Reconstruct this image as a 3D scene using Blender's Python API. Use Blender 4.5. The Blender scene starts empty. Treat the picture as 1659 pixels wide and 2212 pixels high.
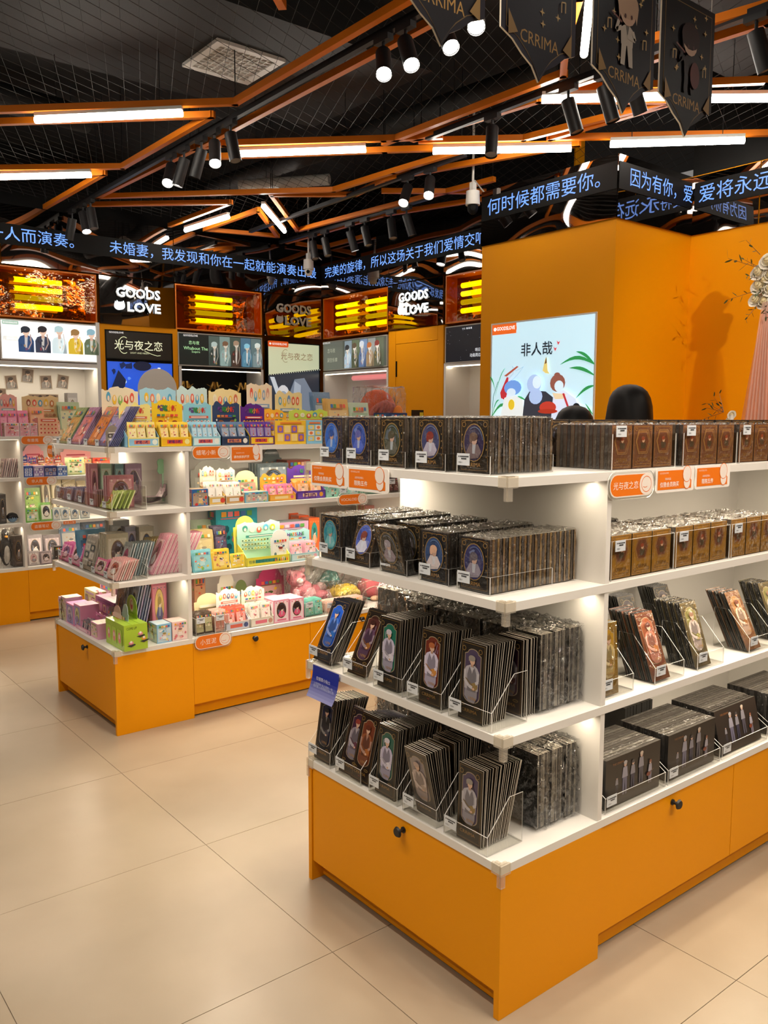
import bpy, math, random
from mathutils import Vector, Matrix
R = random.Random(7)
SC = bpy.context.scene
COL = SC.collection

# ---------------------------------------------------------------- camera
cam_d = bpy.data.cameras.new('camera'); cam = bpy.data.objects.new('camera', cam_d); COL.objects.link(cam)
_p, _r, _y = -0.110158, 0.00259, 0.895018
_f = Vector((math.cos(_p)*math.cos(_y), math.cos(_p)*math.sin(_y), math.sin(_p)))
_rt = Vector((math.sin(_y), -math.cos(_y), 0)); _up = _rt.cross(_f)
_rt2 = _rt*math.cos(_r)+_up*math.sin(_r); _up2 = -_rt*math.sin(_r)+_up*math.cos(_r)
cam.matrix_world = Matrix(((_rt2.x,_up2.x,-_f.x,-1.45717),(_rt2.y,_up2.y,-_f.y,-1.35432),(_rt2.z,_up2.z,-_f.z,1.5),(0,0,0,1)))
cam_d.sensor_fit = 'HORIZONTAL'; cam_d.sensor_width = 36; cam_d.lens = 1829.52*36/1659
cam_d.clip_start = .05; cam_d.clip_end = 60
SC.camera = cam
# ---------------------------------------------------------------- world, exposure
w = bpy.data.worlds.new('world'); SC.world = w; w.use_nodes = True
w.node_tree.nodes['Background'].inputs[0].default_value = (1, .93, .86, 1)
w.node_tree.nodes['Background'].inputs[1].default_value = .22
SC.view_settings.view_transform = 'Standard'; SC.view_settings.look = 'None'
SC.view_settings.exposure = 0.05; SC.view_settings.gamma = 1; SC.view_settings.use_curve_mapping = False
SC.cycles.max_bounces = 9; SC.cycles.diffuse_bounces = 4; SC.cycles.glossy_bounces = 4
SC.cycles.transparent_max_bounces = 24; SC.cycles.transmission_bounces = 4
SC.cycles.caustics_reflective = False; SC.cycles.caustics_refractive = False
SC.cycles.sample_clamp_indirect = 3.0
SPOT_W = 36.0; STRIP_W = 4.0; TUBE_E = 30.0

def lin(c):
    if isinstance(c, str):
        c = c.lstrip('#'); c = c if len(c) == 6 else ''.join(x*2 for x in c); c = [int(c[i:i+2], 16)/255 for i in (0, 2, 4)]
        c = [x/12.92 if x <= .04045 else ((x+.055)/1.055)**2.4 for x in c]
    return tuple(c[:3])

# ---------------------------------------------------------------- materials
MATS = {}
def pbr(name, col=None, rough=.5, metal=0, coat=0, bump=None, spec=.5, emit=None, es=0, attr=False, mottled=None):
    m = bpy.data.materials.new(name); m.use_nodes = True; nt = m.node_tree; b = nt.nodes['Principled BSDF']
    b.inputs['Roughness'].default_value = rough; b.inputs['Metallic'].default_value = metal
    b.inputs['Coat Weight'].default_value = coat; b.inputs['Coat Roughness'].default_value = .08
    b.inputs['Specular IOR Level'].default_value = spec
    if col is not None: b.inputs['Base Color'].default_value = (*lin(col), 1)
    if attr:
        a = nt.nodes.new('ShaderNodeAttribute'); a.attribute_name = 'Col'
        nt.links.new(a.outputs['Color'], b.inputs['Base Color'])
    if mottled:
        sc, amt, c2 = mottled
        n = nt.nodes.new('ShaderNodeTexNoise'); n.inputs['Scale'].default_value = sc; n.inputs['Detail'].default_value = 5
        tc = nt.nodes.new('ShaderNodeNewGeometry'); nt.links.new(tc.outputs['Position'], n.inputs['Vector'])
        mx = nt.nodes.new('ShaderNodeMix'); mx.data_type = 'RGBA'
        mx.inputs[6].default_value = (*lin(col), 1); mx.inputs[7].default_value = (*lin(c2), 1)
        mr = nt.nodes.new('ShaderNodeMapRange'); mr.inputs[1].default_value = .35; mr.inputs[2].default_value = .65
        mr.inputs[4].default_value = amt
        nt.links.new(n.outputs['Fac'], mr.inputs[0]); nt.links.new(mr.outputs[0], mx.inputs[0]); nt.links.new(mx.outputs[2], b.inputs['Base Color'])
    if bump:
        sc, st, di = bump
        n = nt.nodes.new('ShaderNodeTexNoise'); n.inputs['Scale'].default_value = sc; n.inputs['Detail'].default_value = 0 if name == 'mirror' else 3
        tc = nt.nodes.new('ShaderNodeNewGeometry'); nt.links.new(tc.outputs['Position'], n.inputs['Vector'])
        bp = nt.nodes.new('ShaderNodeBump'); bp.inputs['Strength'].default_value = st; bp.inputs['Distance'].default_value = di
        nt.links.new(n.outputs['Fac'], bp.inputs['Height'])
        nt.links.new(bp.outputs['Normal'], b.inputs['Coat Normal' if coat else 'Normal'])
    if emit is not None:
        if attr: nt.links.new(a.outputs['Color'], b.inputs['Emission Color'])
        else: b.inputs['Emission Color'].default_value = (*lin(emit), 1)
        b.inputs['Emission Strength'].default_value = es
    MATS[name] = m; return m
def clear(name, tint, gloss, rough=.03, bump=None, diff=0, diffcol=(1,1,1)):
    m = bpy.data.materials.new(name); m.use_nodes = True; nt = m.node_tree; nt.nodes.clear()
    o = nt.nodes.new('ShaderNodeOutputMaterial'); t = nt.nodes.new('ShaderNodeBsdfTransparent'); t.inputs[0].default_value = (*tint, 1)
    g = nt.nodes.new('ShaderNodeBsdfGlossy'); g.inputs['Roughness'].default_value = rough
    f = nt.nodes.new('ShaderNodeLayerWeight'); f.inputs['Blend'].default_value = .5      # Schlick: .04 + .96 * facing^5, same on both sides of a sheet
    pw = nt.nodes.new('ShaderNodeMath'); pw.operation = 'POWER'; pw.inputs[1].default_value = 5; nt.links.new(f.outputs['Facing'], pw.inputs[0])
    ml = nt.nodes.new('ShaderNodeMath'); ml.operation = 'MULTIPLY_ADD'; ml.use_clamp = True; ml.inputs[1].default_value = gloss*.9; ml.inputs[2].default_value = .035*gloss
    nt.links.new(pw.outputs[0], ml.inputs[0])
    mx = nt.nodes.new('ShaderNodeMixShader'); nt.links.new(ml.outputs[0], mx.inputs[0]); nt.links.new(g.outputs[0], mx.inputs[2])
    last = t.outputs[0]
    if diff:
        d = nt.nodes.new('ShaderNodeBsdfDiffuse'); d.inputs[0].default_value = (*diffcol, 1)
        m2 = nt.nodes.new('ShaderNodeMixShader'); m2.inputs[0].default_value = diff
        nt.links.new(t.outputs[0], m2.inputs[1]); nt.links.new(d.outputs[0], m2.inputs[2]); last = m2.outputs[0]
    nt.links.new(last, mx.inputs[1]); nt.links.new(mx.outputs[0], o.inputs[0])
    if bump:
        n = nt.nodes.new('ShaderNodeTexNoise'); n.inputs['Scale'].default_value = bump[0]; n.inputs['Detail'].default_value = 4
        tc = nt.nodes.new('ShaderNodeNewGeometry'); nt.links.new(tc.outputs['Position'], n.inputs['Vector'])
        bp = nt.nodes.new('ShaderNodeBump'); bp.inputs['Strength'].default_value = bump[1]; bp.inputs['Distance'].default_value = bump[2]
        nt.links.new(n.outputs['Fac'], bp.inputs['Height']); nt.links.new(bp.outputs[0], g.inputs['Normal']); nt.links.new(bp.outputs[0], f.inputs['Normal'])
    MATS[name] = m; return m
def emis(name, col, st):
    return pbr(name, (0, 0, 0), emit=col, es=st)
M = MATS
pbr('floor_tile', '#ab9c87', .28, mottled=(1.1, .8, '#938570'), spec=.4)
pbr('grout', '#8a7a68', .9)
pbr('yellow', '#ec9a00', .5, spec=.2)
pbr('yellow_dark', '#9c5c04', .55)
pbr('white', '#e4e1dc', .35, spec=.4)
pbr('plain_white', '#e6e2da', .5)
pbr('black', '#0c0b0a', .6, spec=.2)
pbr('ceiling_black', '#0a0908', .9)
pbr('duct', '#131211', .7)
pbr('wire', '#1d1a16', .7)
pbr('orange_frame', '#e67c14', .38, spec=.5)
pbr('track', '#202022', .4, metal=.3)
pbr('lamp_black', '#1a191a', .5)
pbr('grey_plastic', '#b9b4aa', .4)
pbr('mirror', (.40, .37, .35), .02, metal=1, bump=(1.5, .5, .05))
pbr('amber_back', (.34, .15, .04), .06, metal=.9, bump=(3, .5, .02))
clear('amber_glass', (1, .74, .22), .9, .04, bump=(4, .3, .02))
clear('acrylic', (.965, .965, .955), .8, .03)
clear('acrylic_edge', (.8, .79, .77), .8, .1, diff=.62, diffcol=(.97, .96, .93))
clear('guard', (.9, .87, .8), 1.0, .1, diff=.22, diffcol=(.95, .9, .82))
clear('film', (.94, .94, .94), 2.6, .10, bump=(38, 1.0, .02), diff=.012)
clear('tulle', (.93, .80, .74), .0, .5, diff=.34, diffcol=(.95, .72, .62))
pbr('print', rough=.42, attr=True)
pbr('gloss', rough=.35, attr=True, coat=.35)
pbr('filmed', rough=.4, attr=True, coat=.9, bump=(45, 1.0, .02))
pbr('matte', rough=.7, attr=True)
pbr('fuzzy', rough=.95, attr=True, bump=(160, .6, .01))
pbr('screen', (0, 0, 0), rough=.3, attr=True, emit=(1, 1, 1), es=.8)
M['screen'].node_tree.nodes['Principled BSDF'].inputs['Base Color'].default_value = (.02, .02, .02, 1)
pbr('screen_dim', (0, 0, 0), rough=.3, attr=True, emit=(1, 1, 1), es=.55)
emis('tube_white', (1, .93, .82), TUBE_E)
emis('led_strip', (1, .86, .66), 6)
emis('tube_yellow', (1, .98, .0), 1.9)
emis('tube_yellow_dim', (.62, .66, .0), .8)
emis('led_blue', (.17, .36, 1.0), 1.35)
emis('neon_white', (.86, .95, 1), 3.0)
emis('lamp_lens', (1, .95, .86), 30)
pbr('lens_off', '#8d8377', .4)
pbr('hair', '#0b0808', .5, spec=.3)
pbr('skin', '#d9a98c', .5)
pbr('gold', '#a8813c', .3, metal=.8)

# ---------------------------------------------------------------- mesh helpers
class MB:
    def __init__(s, mats='print'):
        s.v = []; s.f = []; s.c = []; s.m = []; s.mats = [mats] if isinstance(mats, str) else list(mats)
    def add(s, vs, fs, col=(1, 1, 1), mi=0):
        o = len(s.v); s.v += [tuple(p) for p in vs]; c = lin(col) if isinstance(col, str) else col
        for f in fs: s.f.append([i+o for i in f]); s.c.append(c); s.m.append(mi)
        return s
    def box(s, x0, y0, z0, x1, y1, z1, col=(1, 1, 1), mi=0):
        vs = [(x0,y0,z0),(x1,y0,z0),(x1,y1,z0),(x0,y1,z0),(x0,y0,z1),(x1,y0,z1),(x1,y1,z1),(x0,y1,z1)]
        return s.add(vs, [(0,3,2,1),(4,5,6,7),(0,1,5,4),(1,2,6,5),(2,3,7,6),(3,0,4,7)], col, mi)
    def prism(s, poly, Mx, d, col=(1, 1, 1), mi=0, ecol=None, emi=None):
        # poly in 2D placed by matrix Mx (x,y plane), extruded along local z by d
        n = len(poly)
        a = [Mx @ Vector((p[0], p[1], 0)) for p in poly]; b = [Mx @ Vector((p[0], p[1], d)) for p in poly]
        s.add(a+b, [tuple(range(n))[::-1], tuple(range(n, 2*n))], col, mi)
        o = len(s.v)-2*n; c = lin(ecol if ecol is not None else col) if isinstance(ecol if ecol is not None else col, str) else (ecol if ecol is not None else col)
        for i in range(n):
            j = (i+1) % n; s.f.append([o+i, o+j, o+n+j, o+n+i]); s.c.append(c); s.m.append(mi if emi is None else emi)
        return s
    def cyl(s, p0, p1, r0, r1=None, n=10, col=(1, 1, 1), mi=0, caps=True):
        r1 = r0 if r1 is None else r1; p0 = Vector(p0); p1 = Vector(p1); d = (p1-p0).normalized()
        a = d.orthogonal().normalized(); b = d.cross(a); vs = []
        for p, r in ((p0, r0), (p1, r1)):
            for i in range(n):
                t = 2*math.pi*i/n; vs.append(p+a*math.cos(t)*r+b*math.sin(t)*r)
        fs = [(i, (i+1) % n, n+(i+1) % n, n+i) for i in range(n)]
        if caps: fs += [tuple(range(n))[::-1], tuple(range(n, 2*n))]
        return s.add(vs, fs, col, mi)
    def tube(s, pts, r, n=6, col=(1, 1, 1), mi=0):
        for a, b in zip(pts, pts[1:]): s.cyl(a, b, r, r, n, col, mi)
        return s
    def ell(s, c, r, col=(1, 1, 1), mi=0, nu=10, nv=7, rot=None, jit=0):
        r = (r, r, r) if isinstance(r, (int, float)) else r; vs = []
        for j in range(nv+1):
            ph = math.pi*j/nv
            for i in range(nu):
                t = 2*math.pi*i/nu; k = 1+(R.uniform(-jit, jit) if jit else 0)
                p = Vector((math.sin(ph)*math.cos(t)*r[0]*k, math.sin(ph)*math.sin(t)*r[1]*k, math.cos(ph)*r[2]*k))
                if rot is not None: p = rot @ p
                vs.append(p+Vector(c))
        fs = [(j*nu+i, (j+1)*nu+i, (j+1)*nu+(i+1) % nu, j*nu+(i+1) % nu) for j in range(nv) for i in range(nu)]
        return s.add(vs, fs, col, mi)
    def art(s, a, Mx, mi=0):
        for poly, c, z, fs in a.L:
            s.add([Mx @ Vector((p[0], p[1], z*a.dz)) for p in poly], fs or [tuple(range(len(poly)))], c, mi)
        return s
    def mesh(s, name, smooth=False):
        me = bpy.data.meshes.new(name); me.from_pydata(s.v, [], s.f)
        ca = me.color_attributes.new('Col', 'FLOAT_COLOR', 'CORNER'); flat = []
        for f, c in zip(s.f, s.c): flat += [c[0], c[1], c[2], 1.0]*len(f)
        ca.data.foreach_set('color', flat)
        for k in s.mats: me.materials.append(M[k])
        if len(s.mats) > 1: me.polygons.foreach_set('material_index', s.m)
        if smooth: me.polygons.foreach_set('use_smooth', [True]*len(s.f))
        me.update(); return me
    def build(s, name, parent=None, smooth=False, **kw):
        return link(name, s.mesh(name, smooth), parent, **kw)

def link(name, me, parent=None, loc=None, mat=None, label=None, cat=None, group=None, kind=None):
    o = bpy.data.objects.new(name, me); COL.objects.link(o)
    if parent is not None: o.parent = parent
    if mat is not None: o.matrix_local = mat
    elif loc is not None: o.location = loc
    if label: o['label'] = label
    if cat: o['category'] = cat
    if group: o['group'] = group
    if kind: o['kind'] = kind
    return o
def thing(name, label, cat, group=None, loc=(0, 0, 0), mat=None, kind=None):
    return link(name, None, None, loc, mat, label, cat, group, kind)
def smooth_angle(o, a=.6):
    for p in o.data.polygons: p.use_smooth = True
    try: o.data.set_sharp_from_angle(angle=a)
    except Exception: pass
    return o
def frame(o, x, y):
    # matrix with origin o, local x axis x, local y axis y, z = x cross y
    x = Vector(x).normalized(); y = Vector(y).normalized(); z = x.cross(y)
    return Matrix(((x.x, y.x, z.x, o[0]), (x.y, y.y, z.y, o[1]), (x.z, y.z, z.z, o[2]), (0, 0, 0, 1)))
# face frames: FS faces -V (seen from the camera's right-front side), FE faces -U (seen from the left-front side)
def FS(u, v, z): return frame((u, v, z), (1, 0, 0), (0, 0, 1))
def FE(u, v, z): return frame((u, v, z), (0, -1, 0), (0, 0, 1))

_G = {}
def glyphs(txt, bold=0.0):
    k = (txt, bold)
    if k in _G: return _G[k]
    c = bpy.data.curves.new('t', 'FONT'); c.body = txt; c.size = 1; c.resolution_u = 2; c.align_x = 'CENTER'; c.offset = bold; c.fill_mode = 'FRONT'
    o = bpy.data.objects.new('t', c); COL.objects.link(o)
    me = bpy.data.meshes.new_from_object(o.evaluated_get(bpy.context.evaluated_depsgraph_get()))
    vs = [(v.co.x, v.co.y) for v in me.vertices]; fs = [tuple(p.vertices) for p in me.polygons]
    bpy.data.objects.remove(o); bpy.data.curves.remove(c); bpy.data.meshes.remove(me)
    if vs:
        x0 = min(v[0] for v in vs); x1 = max(v[0] for v in vs); y0 = min(v[1] for v in vs); y1 = max(v[1] for v in vs)
        vs = [((x-(x0+x1)/2), (y-(y0+y1)/2)) for x, y in vs]; wh = (x1-x0, y1-y0)
    else: wh = (1, 1)
    _G[k] = (vs, fs, wh); return _G[k]
class Art:
    def __init__(s, dz=.00012): s.L = []; s.z = 1; s.dz = dz
    def poly(s, pts, col): s.L.append((pts, col, s.z, None)); s.z += 1; return s
    def rect(s, x0, y0, x1, y1, col): return s.poly([(x0, y0), (x1, y0), (x1, y1), (x0, y1)], col)
    def rrect(s, x0, y0, x1, y1, r, col, n=4):
        pts = []
        for cx, cy, a in ((x1-r, y0+r, -90), (x1-r, y1-r, 0), (x0+r, y1-r, 90), (x0+r, y0+r, 180)):
            for i in range(n+1):
                t = math.radians(a+90*i/n); pts.append((cx+r*math.cos(t), cy+r*math.sin(t)))
        return s.poly(pts, col)
    def ell(s, cx, cy, rx, ry, col, n=14, rot=0):
        c, q = math.cos(rot), math.sin(rot)
        return s.poly([(cx+rx*math.cos(2*math.pi*i/n)*c-ry*math.sin(2*math.pi*i/n)*q, cy+rx*math.cos(2*math.pi*i/n)*q+ry*math.sin(2*math.pi*i/n)*c) for i in range(n)], col)
    def line(s, pts, w, col):
        for (x0, y0), (x1, y1) in zip(pts, pts[1:]):
            l = math.hypot(x1-x0, y1-y0) or 1; nx, ny = -(y1-y0)/l*w/2, (x1-x0)/l*w/2
            s.L.append(([(x0+nx, y0+ny), (x1+nx, y1+ny), (x1-nx, y1-ny), (x0-nx, y0-ny)][::-1], col, s.z, None))
        s.z += 1; return s
    def ring(s, cx, cy, rx, ry, w, col, n=20, a0=0, a1=360):
        return s.line([(cx+rx*math.cos(math.radians(a0+(a1-a0)*i/n)), cy+ry*math.sin(math.radians(a0+(a1-a0)*i/n))) for i in range(n+1)], w, col)
    def text(s, t, cx, cy, h=None, col='#ffffff', w=None, bold=0.0, skew=0):
        vs, fs, (W, H) = glyphs(t, bold)
        k = h/H if h else w/W
        kx = (w/W) if w else k
        s.L.append(([(cx+x*kx+y*k*skew, cy+y*k) for x, y in vs], col, s.z, fs)); s.z += 1; return s
def mixc(a, b, t):
    a = lin(a); b = lin(b); return tuple(a[i]*(1-t)+b[i]*t for i in range(3))
def tag(o, **k):
    for a, b in k.items(): o[a] = b
    return o
def area(parent, loc, sx, sy, energy, col=(1, .84, .62), rot=(0, 0, 0), spread=math.pi):
    l = bpy.data.lights.new('strip_light', 'AREA'); l.shape = 'RECTANGLE'; l.size = sx; l.size_y = sy; l.energy = energy; l.color = col; l.spread = spread
    o = bpy.data.objects.new('strip_light', l); COL.objects.link(o); o.location = loc; o.rotation_euler = rot
    if parent is not None: o.parent = parent
    return o
# ================================================================ the setting
YP, XQ, XR = 7.32, 4.515, 4.71       # wall planes; kiosk stands at XK
XK, VK0, VK1 = 3.75, 2.49, 3.835
CEIL = 4.15
def struct(name, mb, parent=None, **k): return mb.build(name, parent, kind='structure', **k)
fl = struct('floor', MB('grout').box(-6, -6, -.06, 7, 8, -.0035))
tile = MB('floor_tile').prism([(.001,.001),(.779,.001),(.779,.774),(.001,.774)], Matrix.Identity(4), .003).mesh('tile')
for i in range(-3, 8):
    for j in range(-3, 9):
        if not (-1.6 < i*.78 + .4 + .2*0 < 7): pass
        link('tile', tile, fl, (-.165+.78*i, .485+.775*j, -.0035+R.uniform(-.0002, .0002)))
struct('ceiling', MB('ceiling_black').box(-6, -6, CEIL, 7, 8, CEIL+.1))
for o_, b_ in (('ceiling', 0),): pass
def wall_art(name, mb, **k): return struct(name, mb, **k)
wb = struct('wall_back', MB('yellow').box(-6, YP+.42, 0, XQ+.42, YP+.55, CEIL))
wr = struct('wall_right', MB('yellow').box(XQ+.42, VK1, 0, XQ+.55, YP+.42, CEIL))
ws = struct('wall_side', MB('yellow').box(XR, -6, 0, XR+.15, VK0, CEIL))
struct('wall_front', MB('plain_white').box(-6.1, -6.15, 0, 7, -6, CEIL))
struct('wall_left', MB('plain_white').box(-6.15, -6, 0, -6, 8, CEIL))
col = struct('wall_column', MB('yellow').box(XK, VK0, 0, XR+.4, VK1, 3.36))
MB('black').box(XR-.004, -6, 3.38, XR+.1, VK0+.0, CEIL).build('upper_band', ws); MB('black').box(-6, YP+.3, 3.5, XQ+.4, YP+.4, CEIL).build('upper_band', wb); MB('black').box(XQ+.3, VK1, 3.5, XQ+.4, YP+.3, CEIL).build('upper_band', wr)
# mirror fascia bands, wavy black mirror sheets
def sheet(name, parent, Mx, w, h, mat='mirror', t=.006):
    return MB([mat, 'acrylic_edge']).prism([(0,0),(w,0),(w,h),(0,h)], Mx, t, emi=None).build(name, parent)
for a, b in ((-6, -1), (-1, .85), (.85, 2.6), (2.6, 4.515)):
    sheet('mirror_panel', wb, frame((a+.004, YP, 2.95), (1,0,0), (0,0,1)), b-a-.008, .55)
for a, b in ((6.02, 7.32), (4.6, 6.02), (3.84, 4.6)):
    sheet('mirror_panel', wr, frame((XQ, b-.004, 2.95), (0,-1,0), (0,0,1)), b-a-.008, .55)
sheet('mirror_panel', col, frame((XK-.008, VK1, 2.93), (0,-1,0), (0,0,1)), VK1-VK0+.008, .44)
sheet('mirror_panel', col, frame((XK-.008, VK0-.008, 2.93), (1,0,0), (0,0,1)), XR-XK+.006, .44)
for b, a in ((VK0-.01, 1.94), (1.93, .9), (.89, -1)):
    sheet('mirror_panel', ws, frame((XR-.008, b, 2.93), (0,-1,0), (0,0,1)), b-a, .44)
# running LED lettering
def led(parent, txt, Mx, w, h, name='led_lettering'):
    a = Art(.0008); a.text(txt, w/2, h/2, h, (.25,.45,1), w=w)
    return MB('led_blue').art(a, Mx).build(name, parent)
def ledbar(parent, Mx, w, h): MB('black').prism([(0,0),(w,0),(w,h),(0,h)], Mx, .003).build('led_bar', parent)
zb, zh = 3.13, .19
ledbar(wb, frame((-1, YP-.010, zb), (1,0,0), (0,0,1)), XQ+1-.02, zh)
ledbar(wr, frame((XQ-.010, YP-.015, zb), (0,-1,0), (0,0,1)), YP-3.9, zh)
ledbar(col, frame((XK-.018, VK1-.01, zb), (0,-1,0), (0,0,1)), VK1-VK0, zh)
ledbar(col, frame((XK-.01, VK0-.018, zb), (1,0,0), (0,0,1)), XR-XK-.03, zh)
ledbar(ws, frame((XR-.018, VK0-.03, zb), (0,-1,0), (0,0,1)), 2.4, zh)
def PX(u): return -1.457+1.35*(u+1.457)
led(wb, '一人而演奏。', frame((.74, YP-.014, 3.165), (1,0,0), (0,0,1)), .80, .13)
led(wb, '未婚妻，我发现和你在一起就能演奏出最', frame((1.9, YP-.014, 3.165), (1,0,0), (0,0,1)), 2.53, .13)
led(wr, '完美的旋律，所以这场关于我们爱情交响', frame((XQ-.014, 7.22, 3.165), (0,-1,0), (0,0,1)), 2.68, .13)
led(col, '何时候都需要你。', frame((XK-.022, VK1-.08, 3.165), (0,-1,0), (0,0,1)), 1.13, .13)
led(col, '因为有你，爱', frame((XK+.12, VK0-.022, 3.165), (1,0,0), (0,0,1)), .80, .13)
led(ws, '爱将永远存在我们', frame((XR-.022, VK0-.07, 3.165), (0,-1,0), (0,0,1)), 1.15, .13)

# ---- wall modules below the fascia. (u0,u1) along the back wall / (v1,v0) along the right wall
def neon_box(parent, org, ax, w, rows):
    # amber acrylic box with yellow fluorescent tubes; org = lower corner, ax = direction along the wall
    ax = Vector(ax); nrm = ax.cross(Vector((0,0,1)))      # towards the room
    t = thing('neon_light_box', rows['label'], 'light box', 'amber light boxes', org)
    Mx = frame((0,0,0), ax, (0,0,1))
    m = MB(['amber_back', 'black']); m.prism([(0,0),(w,0),(w,.48),(0,.48)], Mx @ Matrix.Translation((0,0,.005)), .005); m.build('back_panel', t)
    for yy in (0, .465): 
        MB('orange_frame').prism([(0,yy),(w,yy),(w,yy+.015),(0,yy+.015)], Mx @ Matrix.Translation((0,0,.012)), .15).build('frame_rail', t)
    for xx in (0, w-.015):
        MB('orange_frame').prism([(xx,.015),(xx+.015,.015),(xx+.015,.465),(xx,.465)], Mx @ Matrix.Translation((0,0,.012)), .15).build('frame_rail', t)
    MB('amber_glass').prism([(.015,.015),(w-.015,.015),(w-.015,.465),(.015,.465)], Mx @ Matrix.Translation((0,0,.155)), .003).build('front_glass', t)
    for (x0, x1) in rows['cols']:
        for k in range(4):
            y = .12+.083*k+.0
            a = Mx @ Vector((x0, y, .09)); b = Mx @ Vector((x1, y, .09))
            MB('tube_yellow' if k != 1 else 'tube_yellow_dim').cyl(a, b, .026, n=12).build('neon_tube', t)
            for e, s in ((x0, -1), (x1, 1)):
                MB('gold').cyl(Mx @ Vector((e, y, .09)), Mx @ Vector((e+s*.05, y, .09)), .018, n=8).build('tube_cap', t)
    return t
neon_box(wb, (.80, YP+.165, 2.455), (1,0,0), .955, dict(cols=[(.18,.63)], label='amber light box with four yellow tubes, above the poster of figures on white'))
neon_box(wb, (2.61, YP+.165, 2.455), (1,0,0), 1.07, dict(cols=[(.27,.72)], label='amber light box with four yellow tubes, above the dark green screen'))
neon_box(wr, (XQ+.165, 7.29, 2.455), (0,-1,0), 1.25, dict(cols=[(.19,.62),(.78,1.21)], label='wide amber light box with eight yellow tubes near the wall corner'))
neon_box(wr, (XQ+.165, 5.11, 2.455), (0,-1,0), 1.0, dict(cols=[(.17,.62)], label='amber light box beside the yellow column, right of the yellow door'))
def neon_sign(org, ax, w, label, dim=False):
    Mx = frame((0,0,0), ax, (0,0,1))
    t = thing('neon_sign', label, 'sign', 'white neon shop signs', org)
    MB('mirror').prism([(0,0),(w,0),(w,.48),(0,.48)], Mx, .012).build('mirror_backing', t)
    for txt, y, o in (('GOODS', .33, 0), ('LOVE', .19, .06)):
        a = Art(.001); a.text(txt, w/2+o, y, .095, (1,1,1), w=.36 if o else .47, bold=.02); a.z = 0
        vs, fs, wh = glyphs(txt, .02)
        MB('neon_white' if not dim else 'grey_plastic').art(a, Mx @ Matrix.Translation((0,0,.034))).build('lettering', t)
        a2 = Art(.001); a2.text(txt, w/2+o, y-.004, .105, (.5,.5,.5), w=(.36 if o else .47)*1.04, bold=.035)
        MB('grey_plastic').art(a2, Mx @ Matrix.Translation((0,0,.028))).build('letter_rim', t)
    a = Art(.001); x = w/2-.20
    a.ell(x, .19, .05, .04, (1,1,1)); a.poly([(x-.05,.2),(x-.035,.245),(x-.01,.215)][::-1], (1,1,1)); a.poly([(x+.05,.2),(x+.035,.245),(x+.01,.215)], (1,1,1))
    MB('neon_white' if not dim else 'grey_plastic').art(a, Mx @ Matrix.Translation((0,0,.034))).build('ampersand_mark', t)
    return t
neon_sign((1.78, YP, 2.455), (1,0,0), .81, 'white neon shop sign on black mirror above the dark title poster')
neon_sign((3.70, YP, 2.455), (1,0,0), .80, 'shop sign over the pale green poster in the wall corner, reflecting amber tubes', dim=True)
neon_sign((XQ, 6.02, 2.455), (0,-1,0), .89, 'white neon shop sign on black mirror above the yellow door')
# ================================================================ ceiling
FZ = 3.5
FRAMES = [[(-.9,5.9),(-.13,5.15),(1.36,3.7),(1.35,1.2),(1.35,-2)], [(-.9,6.2),(-.07,5.4),(1.35,4.01),(1.34,5.53),(.13,6.6),(-.8,7.2)], [(-.3,7.4),(.37,6.8),(1.29,5.8),(1.27,7.28)],
 [(1.6,-2),(1.6,2.46),(1.59,4.4),(1.52,6.58),(3.07,5.02),(3.12,4.24),(3.18,3.5)], [(1.56,6.93),(2.57,6.0),(2.54,7.25)], [(1.55,4.74),(1.7,4.49),(2.55,3.66),(2.83,3.36)],
 [(2.92,7.2),(2.92,6.08),(3.7,6.99),(2.92,7.2)], [(2.7,5.48),(3.71,6.6),(3.81,5.23),(3.93,3.9)], [(2.73,5.5),(3.31,5.03),(3.23,4.5)], [(3.96,7.2),(3.99,5.45),(4.32,4.42)],
 [(4.1,7.2),(4.45,7.2),(4.46,6.36)], [(2.61,3.72),(2.64,2.08),(2.3,1.78),(1.97,1.43),(1.6,1.08)], [(1.71,4.91),(2.72,3.86),(3.73,2.84),(3.2,4.46)],
 [(2.72,3.52),(2.84,2.44),(3.51,1.92),(3.33,3.01),(2.79,3.52)], [(3.53,1.92),(3.47,2.88),(4.59,1.84)], [(2.8,2.25),(3.67,1.37),(4.4,.6)], [(2.8,2.25),(2.93,.99),(2.95,-2)],
 [(2.65,1.46),(2.76,.91),(2.78,-2)], [(3.44,4.77),(4.15,4.22)], [(0.06,-3),(.06,1.6),(.9,2.4)], [(-.7,2.6),(.3,1.6),(.3,-2)], [(-.2,3.3),(-1.2,4.2)],
 [(-1.3,-3),(-1.3,3),(-2.4,4.1)],[(-2.8,2),(-1.6,.8),(-1.6,-3)]]
def bar_path(name, pts, label, group):
    t = thing(name, label, 'ceiling frame', group)
    for a, b in zip(pts, pts[1:]):
        a = Vector((*a, FZ)); b = Vector((*b, FZ)); d = (b-a).normalized(); n = Vector((-d.y, d.x, 0))*.020; d2 = d*.020
        vs = []
        for z in (0, .042):
            for p in (a-d2-n, a-d2+n, b+d2+n, b+d2-n): vs.append((p.x, p.y, FZ+z))
        MB('orange_frame').add(vs, [(0,1,2,3),(7,6,5,4),(0,4,5,1),(1,5,6,2),(2,6,7,3),(3,7,4,0)]).build('frame_bar', t)
    for p in (pts[0], pts[-1], pts[len(pts)//2]):
        MB('track').cyl((p[0], p[1], FZ+.042), (p[0], p[1], CEIL), .004, n=5).build('hanger_rod', t)
    return t
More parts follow.
